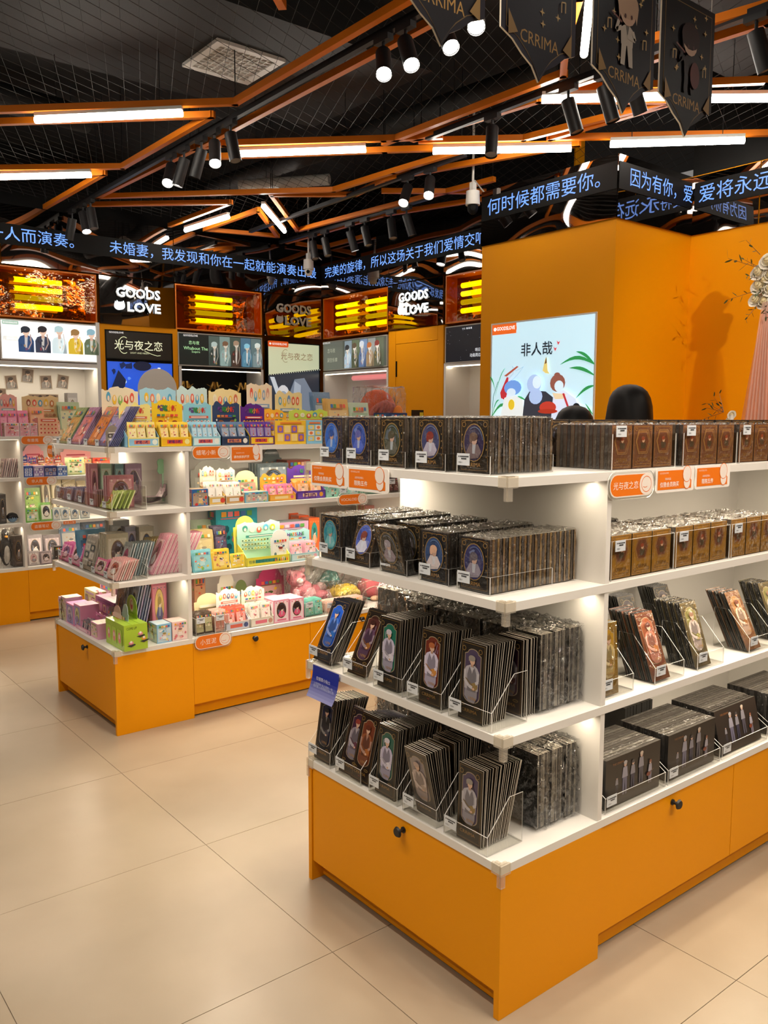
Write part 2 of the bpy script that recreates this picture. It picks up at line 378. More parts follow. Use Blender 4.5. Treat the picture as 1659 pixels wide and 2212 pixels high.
FLAB = ['long kinked orange ceiling bar left of the square air vent', 'orange ceiling bar bent to a point, holding the upper left tube', 'orange ceiling bar bent to a point over the left wall',
 'long orange bar along the first track, zigzagging back to a point', 'small orange arrow of bars near the left wall', 'orange bar carrying the tube right of the spotlight row',
 'orange triangle of bars beside the slanted tube', 'orange zigzag bar next to the short steep tube', 'short orange branch bar over the middle of the room', 'orange bar along the far track',
 'orange corner bar in the far wall corner', 'orange bar with a bend behind the banners', 'orange bar carrying the tube over the middle', 'closed orange ring of bars before the column',
 'orange bar fork above the column mirror', 'orange bar under the second banner pair', 'orange bar beyond the last banner', 'orange bar close beside the last banner', 'short orange bar near the dome camera',
 'orange bar out over the entrance side', 'second orange bar over the entrance side', 'short orange bar over the left aisle', 'orange bar behind the camera position', 'orange bent bar far left overhead']
for p, l in zip(FRAMES, FLAB): bar_path('ceiling_frame', p, l, 'orange ceiling frames')
TUBES = [((.4,4.66),(1.1,3.93),'fluorescent tube left of the spotlight row'), ((.21,6.6),(1.14,5.7),'fluorescent tube over the left wall shelves'), ((1.79,4.47),(2.47,3.77),'fluorescent tube starting at the spotlight row'),
 ((2.88,3.49),(3.62,2.81),'fluorescent tube passing behind a hanging spotlight'), ((3.76,2.57),(4.42,1.92),'fluorescent tube over the mirrored column corner'), ((2.64,7.1),(2.70,6.28),'slanted far fluorescent tube'),
 ((2.75,5.70),(3.47,6.48),'short steep far fluorescent tube'), ((2.72,2.31),(3.36,1.72),'fluorescent tube partly behind the flute player banner'), ((3.5,1.66),(4.1,1.15),'fluorescent tube beyond the last banner'),
 ((2.39,1.73),(1.84,1.26),'steep fluorescent tube between two banners'), ((-.6,1.2),(.2,.4),'fluorescent tube overhead'), ((-2.2,3.6),(-1.4,2.8),'tube far left'), ((-1.1,-1.4),(-.4,-.7),'fluorescent tube added behind the viewer'),
 ((.6,-2.2),(1.2,-1.5),'fluorescent tube added over the front aisle'), ((3.1,-.8),(3.8,-1.4),'fluorescent tube added right front')]  # tubes from behind the viewer onward are unseen, added to light ceiling frames
for a, b, l in TUBES:
    t = thing('fluorescent_tube', 'white '+l, 'light', 'white ceiling tubes')
    a = Vector((*a, 3.455)); b = Vector((*b, 3.455)); d = (b-a).normalized()
    MB('tube_white').cyl(a, b, .021, n=10).build('glowing_tube', t)
    for q in (a+d*.15, b-d*.15): MB('track').cyl((q.x, q.y, 3.499), (q.x, q.y, CEIL), .003, n=5).build('hanger_rod', t)
    m = MB('plain_white'); n = Vector((-d.y, d.x, 0))*.018
    vs = [(*(p+q).xy, z) for z in (3.478, 3.4995) for p, q in ((a,-n),(a,n),(b,n),(b,-n))]
    m.add(vs, [(0,1,2,3),(7,6,5,4),(0,4,5,1),(1,5,6,2),(2,6,7,3),(3,7,4,0)]).build('batten', t)
# expanded wire mesh above the frames
m = MB('wire')
for k in range(-150, 150):
    c = k*.105
    for dx, dy in ((.92, .39), (.39, .92)):
        # line through (c,0) direction (dx,dy), clipped to the room
        o = (c-2, .5) if dx < dy else (0, c+.5)
        ts = []
        for lo, hi, oo, dd in ((-4, 5.0, o[0], dx), (-3.5, 7.2, o[1], dy)):
            ts.append(sorted(((lo-oo)/dd, (hi-oo)/dd)))
        t0 = max(ts[0][0], ts[1][0]); t1 = min(ts[0][1], ts[1][1])
        if t1-t0 < .1: continue
        m.cyl((o[0]+dx*t0, o[1]+dy*t0, 3.58), (o[0]+dx*t1, o[1]+dy*t1, 3.58), .0016, n=3, caps=False)
m.build('ceiling_mesh', label='black expanded wire mesh stretched above the orange frames', cat='mesh', kind='stuff')
# bulkhead, ducts, vent above the mesh
MB('duct').box(-.6, 3.2, 3.86, 2.6, 4.65, CEIL).build('air_duct', label='wide black air duct holding the square vent', cat='duct')
MB('duct').box(2.0, .5, 3.8, 4.2, 1.9, CEIL).build('air_duct', label='black box duct over the banners', cat='duct')
m = MB('duct')
m.cyl((-1.5, 5.6, 3.95), (1.2, 5.9, 3.95), .11, n=14); smooth_angle(m.build('ventilation_pipe', label='round black pipe over the left wall', cat='pipe'))
m = MB('duct'); m.cyl((3.3, 2.6, 3.9), (2.9, 7, 3.9), .09, n=14); smooth_angle(m.build('ventilation_pipe', label='round black pipe running over the middle of the room', cat='pipe'))
m = MB('grey_plastic'); m.cyl((2.62, 5.9, 3.66), (3.15, 5.2, 3.66), .05, n=12); smooth_angle(m.build('ventilation_pipe', label='light grey ribbed hose above the slanted far tube', cat='pipe'))
t = thing('air_vent', 'square cream ceiling vent with an egg-crate grid', 'vent', loc=(1.465, 3.905, 3.85))
for a in (Vector((-.255,-.245,0)), ):
    m = MB('plain_white')
    for x0,y0,x1,y1 in ((-.25,-.25,.25,-.2),(-.25,.2,.25,.25),(-.25,-.2,-.2,.2),(.2,-.2,.25,.2)): m.box(x0,y0,-.012,x1,y1,.01)
    m.build('vent_frame', t)
    MB('grey_plastic').box(-.2,-.2,.0,.2,.2,.008).build('vent_back', t)
    for k in range(1, 9):
        MB('plain_white').box(-.2+k*.0444-.003,-.2,-.008,-.2+k*.0444+.003,.2,0).build('vent_slat', t)
        MB('plain_white').box(-.2,-.2+k*.0444-.003,-.008,.2,-.2+k*.0444+.003,0).build('vent_slat', t)
# tracks
for x0,y0,x1,y1,l in ((1.46,.3,1.46,7.2,'first track carrying most spotlights'),(2.74,.2,2.74,3.4,'track running beneath the banners'),(3.22,3.5,3.3,6.9,'track over the middle shelves'),(3.86,4.6,3.86,7.2,'track near the right wall'),(.18,-2.5,.18,1.5,'track over the entrance side'),(-1.45,-2.5,-1.45,3,'track far left'),(-2.75,-2.5,-2.75,3,'added track by the entrance'),(-.5,-2.7,2.3,-2.7,'added cross track behind the viewer')):  # unseen entrance and cross tracks are added to hold frontal spotlights
    a = Vector((x0,y0,3.5)); b = Vector((x1,y1,3.5)); d=(b-a).normalized(); n=Vector((-d.y,d.x,0))*.017
    vs=[(*(p+q).xy,z) for z in (3.485,3.52) for p,q in ((a,-n),(a,n),(b,n),(b,-n))]
    MB('track').add(vs,[(0,1,2,3),(7,6,5,4),(0,4,5,1),(1,5,6,2),(2,6,7,3),(3,7,4,0)]).build('lighting_track', label='black lighting '+l, cat='track', group='black lighting tracks')
SPOTS = [ # x, y, lit, aim x, aim y, aim z, label
 (1.46,4.88,1,.2,3.4,.9,'lowest lit spotlight of the row over the left aisle'), (1.46,4.66,1,.9,5.2,1.0,'bright spotlight second from the low end of the row'), (1.46,4.38,0,1.0,4.9,.5,'unlit spotlight in the middle of the row'),
 (1.46,4.18,1,.7,2.7,.8,'lit spotlight fourth in the row'), (1.46,3.95,0,1.5,3.3,0,'unlit spotlight at the near end of the row'), (1.46,7.1,0,1.2,7.9,.5,'dark spotlight at the far left wall, lowest'),
 (1.46,6.8,1,1.5,5.6,.6,'lit spotlight before the left wall lettering'), (1.46,6.6,0,1.5,6.1,.6,'dark spotlight near the left wall lettering'), (1.46,2.3,1,.1,.5,.7,'left of the paired lit spotlights by the first banner'),
 (1.46,2.12,1,.6,.2,.6,'tilted lit spotlight right of the pair by the first banner'), (1.46,1.62,1,.1,.1,1.0,'lit spotlight between the first two banners'), (1.46,1.85,1,.9,.1,.9,'lit spotlight behind the first banner'),
 (2.74,2.12,0,3.3,1.3,0,'fat unlit spotlight left under the flute player banner'), (2.74,1.86,0,3.5,1.0,0,'fat tilted unlit spotlight right under the flute player banner'), (2.74,1.68,1,3.4,1.6,2.2,'lit spotlight at the tip of the flute player banner'),
 (2.74,2.75,0,2.3,2.4,0,'unlit spotlight hanging over the long tube'), (3.23,4.19,1,1.5,3.1,.8,'slim lit spotlight left of the dome camera, unlit neighbour aside'), (3.22,3.9,1,1.6,2.4,.6,'bright spotlight left of the dome camera'),
 (3.86,5.18,0,3.6,4.4,0,'dark spotlight by the right wall lettering, far one'), (3.86,4.95,0,4.5,4.3,0,'dark spotlight by the right wall lettering, near one'), (3.86,6.53,0,3.8,5.8,0,'dark spotlight near the wall corner, lowest'),
 (3.86,6.3,0,3.9,5.4,0,'second dark spotlight near the wall corner'), (3.86,5.85,1,4.5,5.6,1.2,'lit spotlight near the wall corner'), (3.86,5.6,0,3.9,5.2,0,'dark spotlight right of the lit one by the wall corner'),
 (2.74,.95,0,3.3,.4,0,'large dark spotlight right of the last banner')]
EXTRA = [ # unseen spotlights added over the entrance side to light the shelves
 (.18,1.2,-.0,2.6,.5),(.18,.6,.0,.3,.5),(.18,-.4,.5,.1,.5),(.18,-.9,.8,.0,.9),(.18,-1.5,.3,.3,.3),(1.46,-1.2,1.2,.0,.7),(-1.45,2.6,-.2,2.9,.6),(-1.45,1.6,-.1,.5,.4),
 (-1.45,.4,-.1,.45,.5),(-1.45,-1,.3,.1,.5),(1.46,-.2,.2,.1,.3),(-1.45,2.0,-.6,5,.5),(1.46,.75,.0,.4,.2),(2.74,-.9,1.6,.1,.9)]
def make_spot(x, y, lit, aim, label, group='black track spotlights', pw=1.0, cone=72):
    t = thing('spotlight', label, 'spotlight', group, (x, y, 3.454))
    d = (Vector(aim)-Vector((x, y, 3.4))).normalized()
    if not lit: d = (Vector((aim[0]-x, aim[1]-y, 0)).normalized()*.32+Vector((0,0,-1))).normalized()
    piv = Vector((0, 0, -.06)); top = piv+d*.0; end = piv+d*.19
    MB('lamp_black').box(-.02, -.06, 0, .02, .06, .03).build('track_adapter', t)
    MB('lamp_black').cyl((0,0,0), piv, .009, n=8).build('arm', t)
    m = MB(['lamp_black']); m.cyl(top-d*.01, end, .041, n=18, caps=False); m.cyl(top-d*.012, top-d*.008, .041, n=18)
    smooth_angle(m.build('lamp_barrel', t))
    MB('lamp_lens' if lit else 'lens_off').cyl(end-d*.012, end-d*.010, .038, n=16).build('lens', t)
    if lit:
        l = bpy.data.lights.new('lamp', 'SPOT'); l.energy = SPOT_W*pw; l.color = (1, .86, .70); l.spot_size = math.radians(cone); l.spot_blend = .7; l.shadow_soft_size = .03
        o = bpy.data.objects.new('lamp', l); COL.objects.link(o); o.parent = t; o.location = end+d*.006; o.rotation_euler = d.to_track_quat('-Z', 'Y').to_euler()
    return t
for x, y, lit, ax, ay, az, l in SPOTS: make_spot(x, y, lit, (ax, ay, az), 'black '+l)
for x, y, ax, ay, az in EXTRA+[(.18,.15,.25,2.45,.9),(-1.45,1.2,-.1,2.8,1.0),(.18,.95,1.1,2.45,.9),(-1.45,.9,.0,.5,.2),(-1.45,-.1,.02,.4,.25),(.18,-2.0,.6,.0,.25),(1.46,-1.7,1.2,.0,.2),(-1.45,2.9,-.1,2.9,.3),(.18,1.5,.9,2.5,.3)]: make_spot(x, y, 1, (ax, ay, az), 'lit black spotlight added on the tracks over the entrance side', 'entrance side spotlights')  # inline spots are unseen too, added to brighten the shelf units
make_spot(1.46, -2.2, 1, (4.6, 1.9, 1.55), 'narrow-beam lit spotlight aimed at the wall with the white roses', 'entrance side spotlights', 13, 36)
for x, y, ax, ay, az in ((-2.75,-.6,0,.35,.75),(-2.75,.3,0,.55,.85),(-2.75,2.3,-.1,2.9,.7),(.85,-2.7,.55,0,.75),(1.7,-2.7,1.35,0,.8),(.0,-2.7,.2,0,.6)): make_spot(x, y, 1, (ax, ay, az), 'lit black spotlight added on the outer tracks behind the viewer', 'added outer spotlights behind the viewer', 1.7, 54)  # unseen spots added to brighten the upright shelf faces
# security cameras
def dome_cam(loc, label, dark):
    t = thing('security_camera', label, 'camera', None, loc)
    m = MB('plain_white'); m.cyl((0,0,.02),(0,0,.13),.06,.055,n=18); m.box(-.02,-.02,.13,.02,.02,.2); m.cyl((0,0,.2),(0,0,CEIL-loc[2]),.01,n=8); smooth_angle(m.build('housing', t))
    m = MB('black' if dark else 'plain_white'); m.ell((0,0,.0),(.045,.045,.055),nu=16,nv=10); m.build('camera_ball', t, smooth=True)
    d = Vector((-.6,-.7,-.2)).normalized()
    MB('black').cyl(d*.03, d*.052, .02, n=12).build('lens', t)
    MB('plain_white').tube([(0,0,.18),(.05,.03,.23),(.2,.1,.2),(.25,.1,.17)],.006).build('cable', t)
dome_cam((3.6, 3.80, 3.22), 'white dome security camera with black ball beside the yellow column', True)
dome_cam((4.05, 6.9, 3.16), 'small white dome camera in front of the lettering at the wall corner', False)
# hanging banners
def banner(u, label, tone, figure):
    t = thing('hanging_banner', label, 'banner', 'dark banners with gold lettering', (u, .44, 2.96))
    W, H = .33, .345
    def outline(k=0.0):
        w = W/2-k; h = -H+k*.4
        pts = [(-w, -k), (-w, h), (-w+.05, h-.02), (-w+.09, h-.05), (-.03, h-.075), (0, h-.115)]
        return pts+[(-x, y) for x, y in reversed(pts[:-1])]
    o = outline()
    MB(['print']).prism([p for p in o], FS(0,0,0), .006, tone, ecol='#e8dcc8').build('banner_board', t)
    a = Art(.0004)
    i1 = outline(.02); a.poly([(x,y) for x,y in i1], '#8c6f43'); i2 = outline(.023); a.poly(i2, mixc(tone, '#08060a', .6))
    a.text('CRRIMA', .0, -.345, .036, '#c79a55', w=.17)
    for _ in range(9):
        x, y = R.uniform(-.12,.12), R.uniform(-.3,-.03); s = .012
        a.poly([(x-s,y),(x-.003,y-.003),(x,y-s),(x+.003,y-.003),(x+s,y),(x+.003,y+.003),(x,y+s),(x-.003,y+.003)], '#d9b679')
    for sx in (-1, 1):
        p = [(sx*.14,-.36),(sx*.14,-.29),(sx*.10,-.345)]; a.poly(p if sx > 0 else p[::-1], '#a9854f')
    for x, y in ((.09,-.24),(-.1,-.22)):
        a.line([(x,y),(x,y+.03),(x+.018,y+.033),(x+.018,y+.003)], .004, '#d9b679')
    if figure: figure(a)
    o = MB('print').art(a, FS(0,-.0065,0)).build('banner_print', t)
    for x in (-.15, .15): MB('plain_white').cyl((x,.0,0),(x,.0,.54),.0012,n=4).build('hanging_string', t)
def fig(hair, coat, x=0, s=1.0):
    def f(a):
        a.poly([(x-.03,-.312),(x-.008,-.312),(x-.001,-.25),(x+.003,-.25),(x+.015,-.312),(x+.036,-.312),(x+.030,-.235),(x-.026,-.235)], coat)
        a.poly([(x-.030,-.25),(x+.032,-.25),(x+.036,-.20),(x+.016,-.188),(x-.014,-.188),(x-.034,-.20)], coat)
        a.poly([(x-.008,-.19),(x+.01,-.19),(x+.002,-.225)], mixc(coat, '#101010', .7))
        a.line([(x-.03,-.20),(x-.058,-.215),(x-.045,-.18)], .014, coat); a.line([(x+.03,-.20),(x+.044,-.225),(x-.0,-.222)], .013, coat)
        a.line([(x-.085,-.165),(x-.03,-.185)], .006, '#8a5a50')
        a.ell(x, -.150, .042, .040, '#d9b49a'); a.ell(x, -.125, .056, .045, hair); a.poly([(x-.054,-.13),(x-.046,-.178),(x-.034,-.14)], hair); a.poly([(x+.054,-.13),(x+.046,-.178),(x+.034,-.14)][::-1], hair)
        a.ell(x+.018, -.160, .005, .007, '#5a3430'); a.ell(x-.016, -.163, .005, .007, '#5a3430')
    return f
banner(.17, 'dark banner cut off at the upper edge, only its tip low', '#1d1622', None)
banner(.565, 'dark banner with a blue blot, second from the left', '#231c2e', lambda a: (a.ell(-.0,-.09,.06,.045,'#25418e'), a.ell(-.01,-.14,.03,.06,'#2c2b4a')))
banner(.98, 'dark banner with a pale-haired flute player in white', '#1a1520', fig('#c9a78a', '#cfc3b4'))
banner(1.345, 'dark banner with a dark-haired cello player', '#130c0e', lambda a: (fig('#2c0f0a', '#20100e')(a), a.ell(.03,-.25,.03,.045,'#5e1d10')))
# ================================================================ wall modules: screens, posters, niches, door
def WB(u, z, off=0.0): return frame((u, YP-off, z), (1,0,0), (0,0,1))          # on the back wall
def WR(v, z, off=0.0): return frame((XQ-off, v, z), (0,-1,0), (0,0,1))         # on the right wall
def plate(name, parent, Mx, w, h, mat, t=.02, col=(1,1,1)):
    return MB(mat).prism([(0,0),(w,0),(w,h),(0,h)], Mx @ Matrix.Translation((0,0,-t)), t, col).build(name, parent)
def logo(a, x, y, w, tab='#d9571c'):
    a.rrect(x, y, x+w, y+w*.24, w*.05, tab); a.text('GOODSLOVE', x+w*.56, y+w*.12, col='#ffffff', w=w*.72, bold=.02); a.ell(x+w*.11, y+w*.12, w*.05, w*.045, '#ffffff')
def figures(a, x0, x1, y0, y1, cols, hairs, n, skin='#d8b8a4'):
    # a row of anonymous half-length people: coat, neck, head, hair
    w = (x1-x0)/n
    for i in range(n):
        cx = x0+w*(i+.5); h = y1-y0; c = cols[i % len(cols)]; hr = hairs[i % len(hairs)]
        hy = y0+h*(.74+.04*((i*7) % 3-1)); r = min(w*.27, h*.19)
        a.poly([(cx-w*.46, y0), (cx+w*.46, y0), (cx+w*.47, y0+h*.38), (cx+w*.34, y0+h*.52), (cx+w*.10, y0+h*.58), (cx-w*.10, y0+h*.58), (cx-w*.34, y0+h*.53), (cx-w*.47, y0+h*.40)], c)
        a.poly([(cx-w*.09, y0+h*.2), (cx+w*.03, y0+h*.05), (cx+w*.1, y0+h*.5), (cx-w*.08, y0+h*.55)], mixc(c, '#e8e4dc', .55))
        a.poly([(cx+w*.2, y0), (cx+w*.44, y0), (cx+w*.38, y0+h*.38)], mixc(c, '#101014', .5))
        q_ = random.Random(i*7+int(w*1e4))
        for _k in range(6):
            fx_ = cx+w*q_.uniform(-.36, .3); fy_ = y0+h*q_.uniform(.02, .42); a.poly([(fx_, fy_), (fx_+w*.1, fy_+h*.02), (fx_+w*.06, fy_+h*q_.uniform(.06, .14)), (fx_-w*.03, fy_+h*.08)], mixc(c, q_.choice(['#f0ece4', '#101018', hr, '#c8a050', '#a04040']), q_.uniform(.25, .6)))
        a.rect(cx-r*.35, y0+h*.5, cx+r*.35, hy, mixc(skin, '#7a5a4c', .3)); a.ell(cx, hy, r*.8, r, skin)
        a.ell(cx-r*.1, hy+r*.45, r*1.05, r*.75, hr); a.poly([(cx-r*1.1, hy-r*.5), (cx-r*.6, hy-r*.2), (cx-r*.5, hy+r*.6), (cx-r*1.1, hy+r*.5)], hr)
        a.line([(cx+w*.1, y0+h*.1), (cx+w*.3, y0+h*.32), (cx+r*.9, hy-r*.6)], w*.07, mixc(c, skin, .5))
def light_poster(name, label, Mx, w, h, art, cat='screen', mat='screen', rim='plain_white', group=None):
    t = thing(name, label, cat, group, mat=Mx)
    I = Matrix.Identity(4)
    MB(rim).prism([(0,0),(w,0),(w,h),(0,h)], Matrix.Translation((0,0,-.06)), .06).build('housing', t)
    for x0,y0,x1,y1 in ((0,0,w,.012),(0,h-.012,w,h),(0,.012,.012,h-.012),(w-.012,.012,w,h-.012)):
        MB(rim).prism([(x0,y0),(x1,y0),(x1,y1),(x0,y1)], Matrix.Translation((0,0,.0)), .006).build('frame_edge', t)
    MB(mat).art(art, Matrix.Translation((0,0,.001))).build('display', t)
    return t
# --- module 1: white niche with lit poster of figures
w_, h_ = .95, .385
a = Art(.0006); a.rect(.012,.012,w_-.012,h_-.012,'#f2f6f8')
a.poly([(.012,.20),(.25,.11),(.5,.07),(.75,.08),(w_-.012,.14),(w_-.012,.012),(.012,.012)][::-1], '#ffffff')
figures(a, .16, .94, .08, .36, ['#27456f','#31374a','#c9dbe0','#c9ab2e','#58664e'], ['#1d2430','#211d22','#a9c4c9','#8c6a3c','#7fa6b5'], 5)
a.text('夜之恋', .08, .2, .045, '#c9c4b4'); logo(a, .012, .33, .15, '#9db7a8')
light_poster('lit_poster', 'bright white lit poster with five figures above the white niche', WB(.81, 2.05, .0), w_, h_, a)
t = thing('wall_niche', 'white lit wall niche with small photos pinned inside', 'display niche', None, (.80, YP, 0))
for nm, b in (('back_panel',(0,.36,0,.96,.38,2.05)),('side_panel',(.93,-.02,0,.965,.36,2.46)),('side_panel',(0-.9,-.02,0,-.87,.36,2.46)),('top_panel',(-.87,-.02,2.0,.93,.36,2.04)),('back_panel',(-.87,.36,0,0,.38,2.05)),('base_cabinet',(-.86,-.01,0,.92,.36,.8))):
    MB('white').box(*b).build(nm, t)
MB('led_strip').box(-.85,.0,1.988,.92,.012,1.998).build('light_strip', t)
area(t, (.1,.06,1.985), 1.7, .02, 5)
for i, (u, z, dz) in enumerate(((.0,1.90,0),(.19,1.85,.1),(.35,1.92,-.1),(.53,1.86,.05),(.70,1.87,-.15),(.5,1.69,0),(.08,1.72,0))):
    o = thing('pinned_photo', ['small grey photo at the picture edge in the white niche','brown photo pinned second in the niche','pale photo pinned highest in the niche','grey photo fourth in the niche','tilted photo nearest the niche side','long photo strip low in the niche','faded photo low in the niche, far side'][i], 'photo', 'photos pinned in the white niche', mat=frame((.80+u, YP+.357, z), (math.cos(dz),0,math.sin(dz)), (-math.sin(dz),0,math.cos(dz))))
    ww = .3 if i == 5 else .12
    hh = .1 if i == 5 else .14
    b = MB(['print']).prism([(-ww/2,-hh/2),(ww/2,-hh/2),(ww/2,hh/2),(-ww/2,hh/2)], Matrix.Identity(4), .003, '#cfc6b8')
    a = Art(.0004); a.rect(-ww/2+.006,-hh/2+.006,ww/2-.006,hh/2-.006,'#7d6a5c'); figures(a, -ww/2+.01, ww/2-.01, -hh/2+.008, hh/2-.01, ['#8f8b88','#51463f'], ['#3a2f2a'], 1 if i != 5 else 4)
    b.art(a, Matrix.Translation((0,0,.003))); b.build('photo_print', o)
# --- module 2: dark title poster and blue screen in a yellow-brown surround
MB('yellow').box(0,-.0,0,.055,.36,2.455).build('side_trim', tag(thing('panel_surround', 'yellow-brown strip left of the dark title poster', 'wall panel', None, (1.77, YP, 0)), ))
MB('yellow').box(0,-.0,0,.06,.36,2.455).build('side_trim', thing('panel_surround', 'yellow-brown strip right of the dark title poster', 'wall panel', None, (2.565, YP, 0)))
MB('yellow').box(0,0,0,.74,.3,.055).build('top_trim', thing('panel_surround', 'yellow-brown strip above the dark title poster', 'wall panel', None, (1.825, YP, 2.40)))
a = Art(.0006); a.rect(.0,0,.74,.30,'#17140f'); a.text('光与夜之恋', .36, .155, .10, '#eef0c8'); a.ring(.20,.15,.06,.085,.006,'#dfe6b8',16,60,300); a.text('LIGHT AND NIGHT', .37, .075, .017, '#d5dab0'); a.line([(.42,.1),(.5,.07),(.56,.055),(.6,.06)],.005,'#dfe6b8'); a.text('GOODSLOVE', .12, .275, .018, '#ffffff'); 
light_poster('title_poster', 'dark poster with pale green title lettering', WB(1.825, 2.10), .74, .30, a, 'poster', rim='black')
a = Art(.0006); a.rect(0,0,.74,1.0,'#2a55c8')
for _ in range(46):
    x, y = R.uniform(.03,.71), R.uniform(.03,.97); s = R.uniform(.02,.08)
    a.poly([(x+s*R.uniform(.4,1)*math.cos(t_), y+s*R.uniform(.3,1)*math.sin(t_)) for t_ in [k*.9 for k in range(7)]], R.choice(['#cfe6fb','#e9f6ff','#8fb9ef','#16254f','#5d8be0']))
a.poly([(.0,.62),(.12,.9),(.2,.8),(.16,.62)][::-1], '#1b2138'); a.ell(.38,.95,.1,.05,'#141a30')
light_poster('blue_screen', 'blue and white screen below the dark title poster', WB(1.825, 1.09), .74, 1.0, a, 'screen', rim='black')
t = thing('round_sign', 'blank pale round board standing before the blue screen', 'sign', None, (2.22, 6.95, 1.25))
MB('plain_white').cyl((0,0,.54),(0,.01,.54),.21,n=40).build('disc', t); MB('plain_white').cyl((0,.02,0),(0,.02,.4),.012,n=8).build('stand', t); MB('plain_white').cyl((0,.02,-.02),(0,.02,0),.09,n=16).build('foot', t)
t = thing('display_plinth', 'white plinth under the round board', 'plinth', None, (1.9, 6.8, 0)); MB('white').box(0,0,0,.7,.4,1.23).build('plinth_body', t)
# --- module 3: dark screen and black niche with gold branches
w_, h_ = 1.05, .36
a = Art(.0006); a.rect(0.012,.012,w_-.012,h_-.012,'#1a1f1d')
for i in range(5): a.rect(.37+.133*i, .02, .37+.133*i+.13, .34, ['#46544f','#6f8480','#3a4740','#3f6076','#55686a'][i])
figures(a, .37, 1.035, .015, .33, ['#2f3a36','#7d9693','#3f302a','#4d7c93','#6e8286'], ['#9fb0ac','#6a4f3c','#8f7a66','#7ab0c4','#c2cfca'], 5, '#b9b3a6')
a.text('Whabout The', .19, .19, .035, '#aee2a8'); a.text('Sceptre', .19, .15, .03, '#aee2a8'); a.text('恋与夜', .17, .25, .04, '#aee2a8'); a.text('GOODSLOVE', .13, .325, .02, '#ffffff')
light_poster('wide_screen', 'dark green wide screen with five panelled figures', WB(2.625, 2.065), w_, h_, a, rim='grey_plastic')
def niche(u0, u1, y, org, ax, mat, label, zt=2.06, dep=.36):
    t = thing('wall_niche', label, 'display niche', None, mat=frame(org, ax, (0,0,1)))
    w = u1-u0
    def b(nm, x0,y0,x1,y1,z0,z1,mt=mat):
        MB(mt).prism([(x0,y0),(x1,y0),(x1,y1),(x0,y1)], Matrix.Translation((0,0,z0)), z1-z0).build(nm, t)
    b('back_panel', 0,.8,w,zt,-dep,-dep+.02); b('side_panel', 0,.0,.03,zt,-dep+.02,0,'white'); b('side_panel', w-.03,0,w,zt,-dep+.02,0,'white')
    b('top_panel', .03,zt-.03,w-.03,zt,-dep+.02,0); b('base_cabinet', .03,0,w-.03,.8,-dep+.02,0)
    b('light_strip', .04,zt-.04,w-.04,zt-.031,-.02,-.01,'led_strip')
    return t
t = niche(0, 1.055, 0, (2.635, YP, 0), (1,0,0), 'black', 'black wall niche holding gold branch sculptures'); area(t, (.5, 2.0, -.06), .9, .02, 1.2, rot=(math.pi/2,0,0))
MB('acrylic').prism([(.03,1.62),(1.06,1.62),(1.06,1.63),(.03,1.63)], Matrix.Translation((0,0,-.34)), .32).build('glass_shelf', t)
for i, u in enumerate((2.80, 3.15, 3.52)):
    m = MB('gold')
    for s in (-1, 1):
        p = Vector((s*.1, 0, 0)); 
        for k in range(6):
            q = Vector((s*(.1-.018*k)+R.uniform(-.012,.012), R.uniform(-.02,.02), .055*(k+1)*(1 if k < 5 else .6)))
            m.cyl(p, q, .017, .014, 6); 
            if k % 2: m.cyl(q, q+Vector((s*.05, .01, .03)), .009, .003, 5)
            p = q
    m.build('branch_sculpture', label='gold branch arch sculpture on the glass shelf, '+['nearest the dark title poster','middle of the niche','nearest the corner'][i], cat='sculpture', group='gold branch sculptures', loc=(u, YP+.18, 1.6305))
# --- module 4: pale green poster in the corner
w_, h_ = .74, 1.25
a = Art(.0006); a.rect(0,0,w_,h_,'#2b3440'); a.poly([(0,.86),(w_,.95),(w_,h_),(0,h_)], '#cfd8b6')
a.poly([(0,.85),(w_,.94),(w_,.955),(0,.865)], '#14161a')
for k in range(24): a.rect(.01+k*.031, .856+k*.0037, .022+k*.031, .866+k*.0037, '#e6ecd4')
a.text('光与夜之恋', .40, 1.09, .085, '#8d6a4c'); a.ring(.24,1.09,.05,.075,.005,'#8d6a4c',16,60,300)
logo(a, 0, 1.19, .28)
a.poly([(.25,.0),(.6,.0),(.66,.6),(.5,.84),(.36,.82),(.22,.5)][::-1][::-1], '#77869a'); a.poly([(.3,.2),(.42,.2),(.45,.75),(.36,.8)], '#a9b8c9'); a.poly([(.02,.84),(.08,.84),(.3,.3),(.26,.25)][::-1], '#c9d6e2'); a.ell(.2,.62,.09,.13,'#d7dde3'); a.ell(.2,.6,.06,.08,'#96a4b5')
light_poster('tall_poster', 'tall poster, pale green top over grey-blue picture, in the wall corner', WB(3.745, 1.14), w_, h_, a, 'poster', mat='screen_dim', rim='black')
# --- right wall: screen, door, screen
w_, h_ = 1.24, .35
a = Art(.0006); a.rect(0.012,.012,w_-.012,h_-.012,'#4c5048'); a.rect(0.012,.012,.4,h_-.012,'#5c6058')
for i in range(5): a.rect(.44+.15*i, .02, .44+.15*i+.14, .33, ['#7f8f98','#5f6a52','#6c7f9c','#8a8f8c','#58604f'][i])
figures(a, .43, 1.19, .015, .33, ['#9fb4c4','#454a38','#53698f','#8f7a5c','#51513f'], ['#2d2f33','#5a4b3a','#c9d3dd','#b4683a','#7a3a34'], 5, '#d8d0c4')
a.text('恋与夜', .23, .23, .05, '#a8ac9a'); a.text('深空乐章', .25, .12, .05, '#a8ac9a'); a.text('GOODSLOVE', .13, .325, .018, '#ffffff')
light_poster('wide_screen', 'grey-green wide screen with five panelled figures, left of the door', WR(7.28, 2.07), w_, h_, a, mat='screen', rim='grey_plastic')
t = niche(0, 1.26, 0, (XQ, 7.29, 0), (0,-1,0), 'white', 'white wall niche lit by a pink tube, left of the yellow door')
m = MB(['print']); m.mats = ['tube_yellow_dim']; 
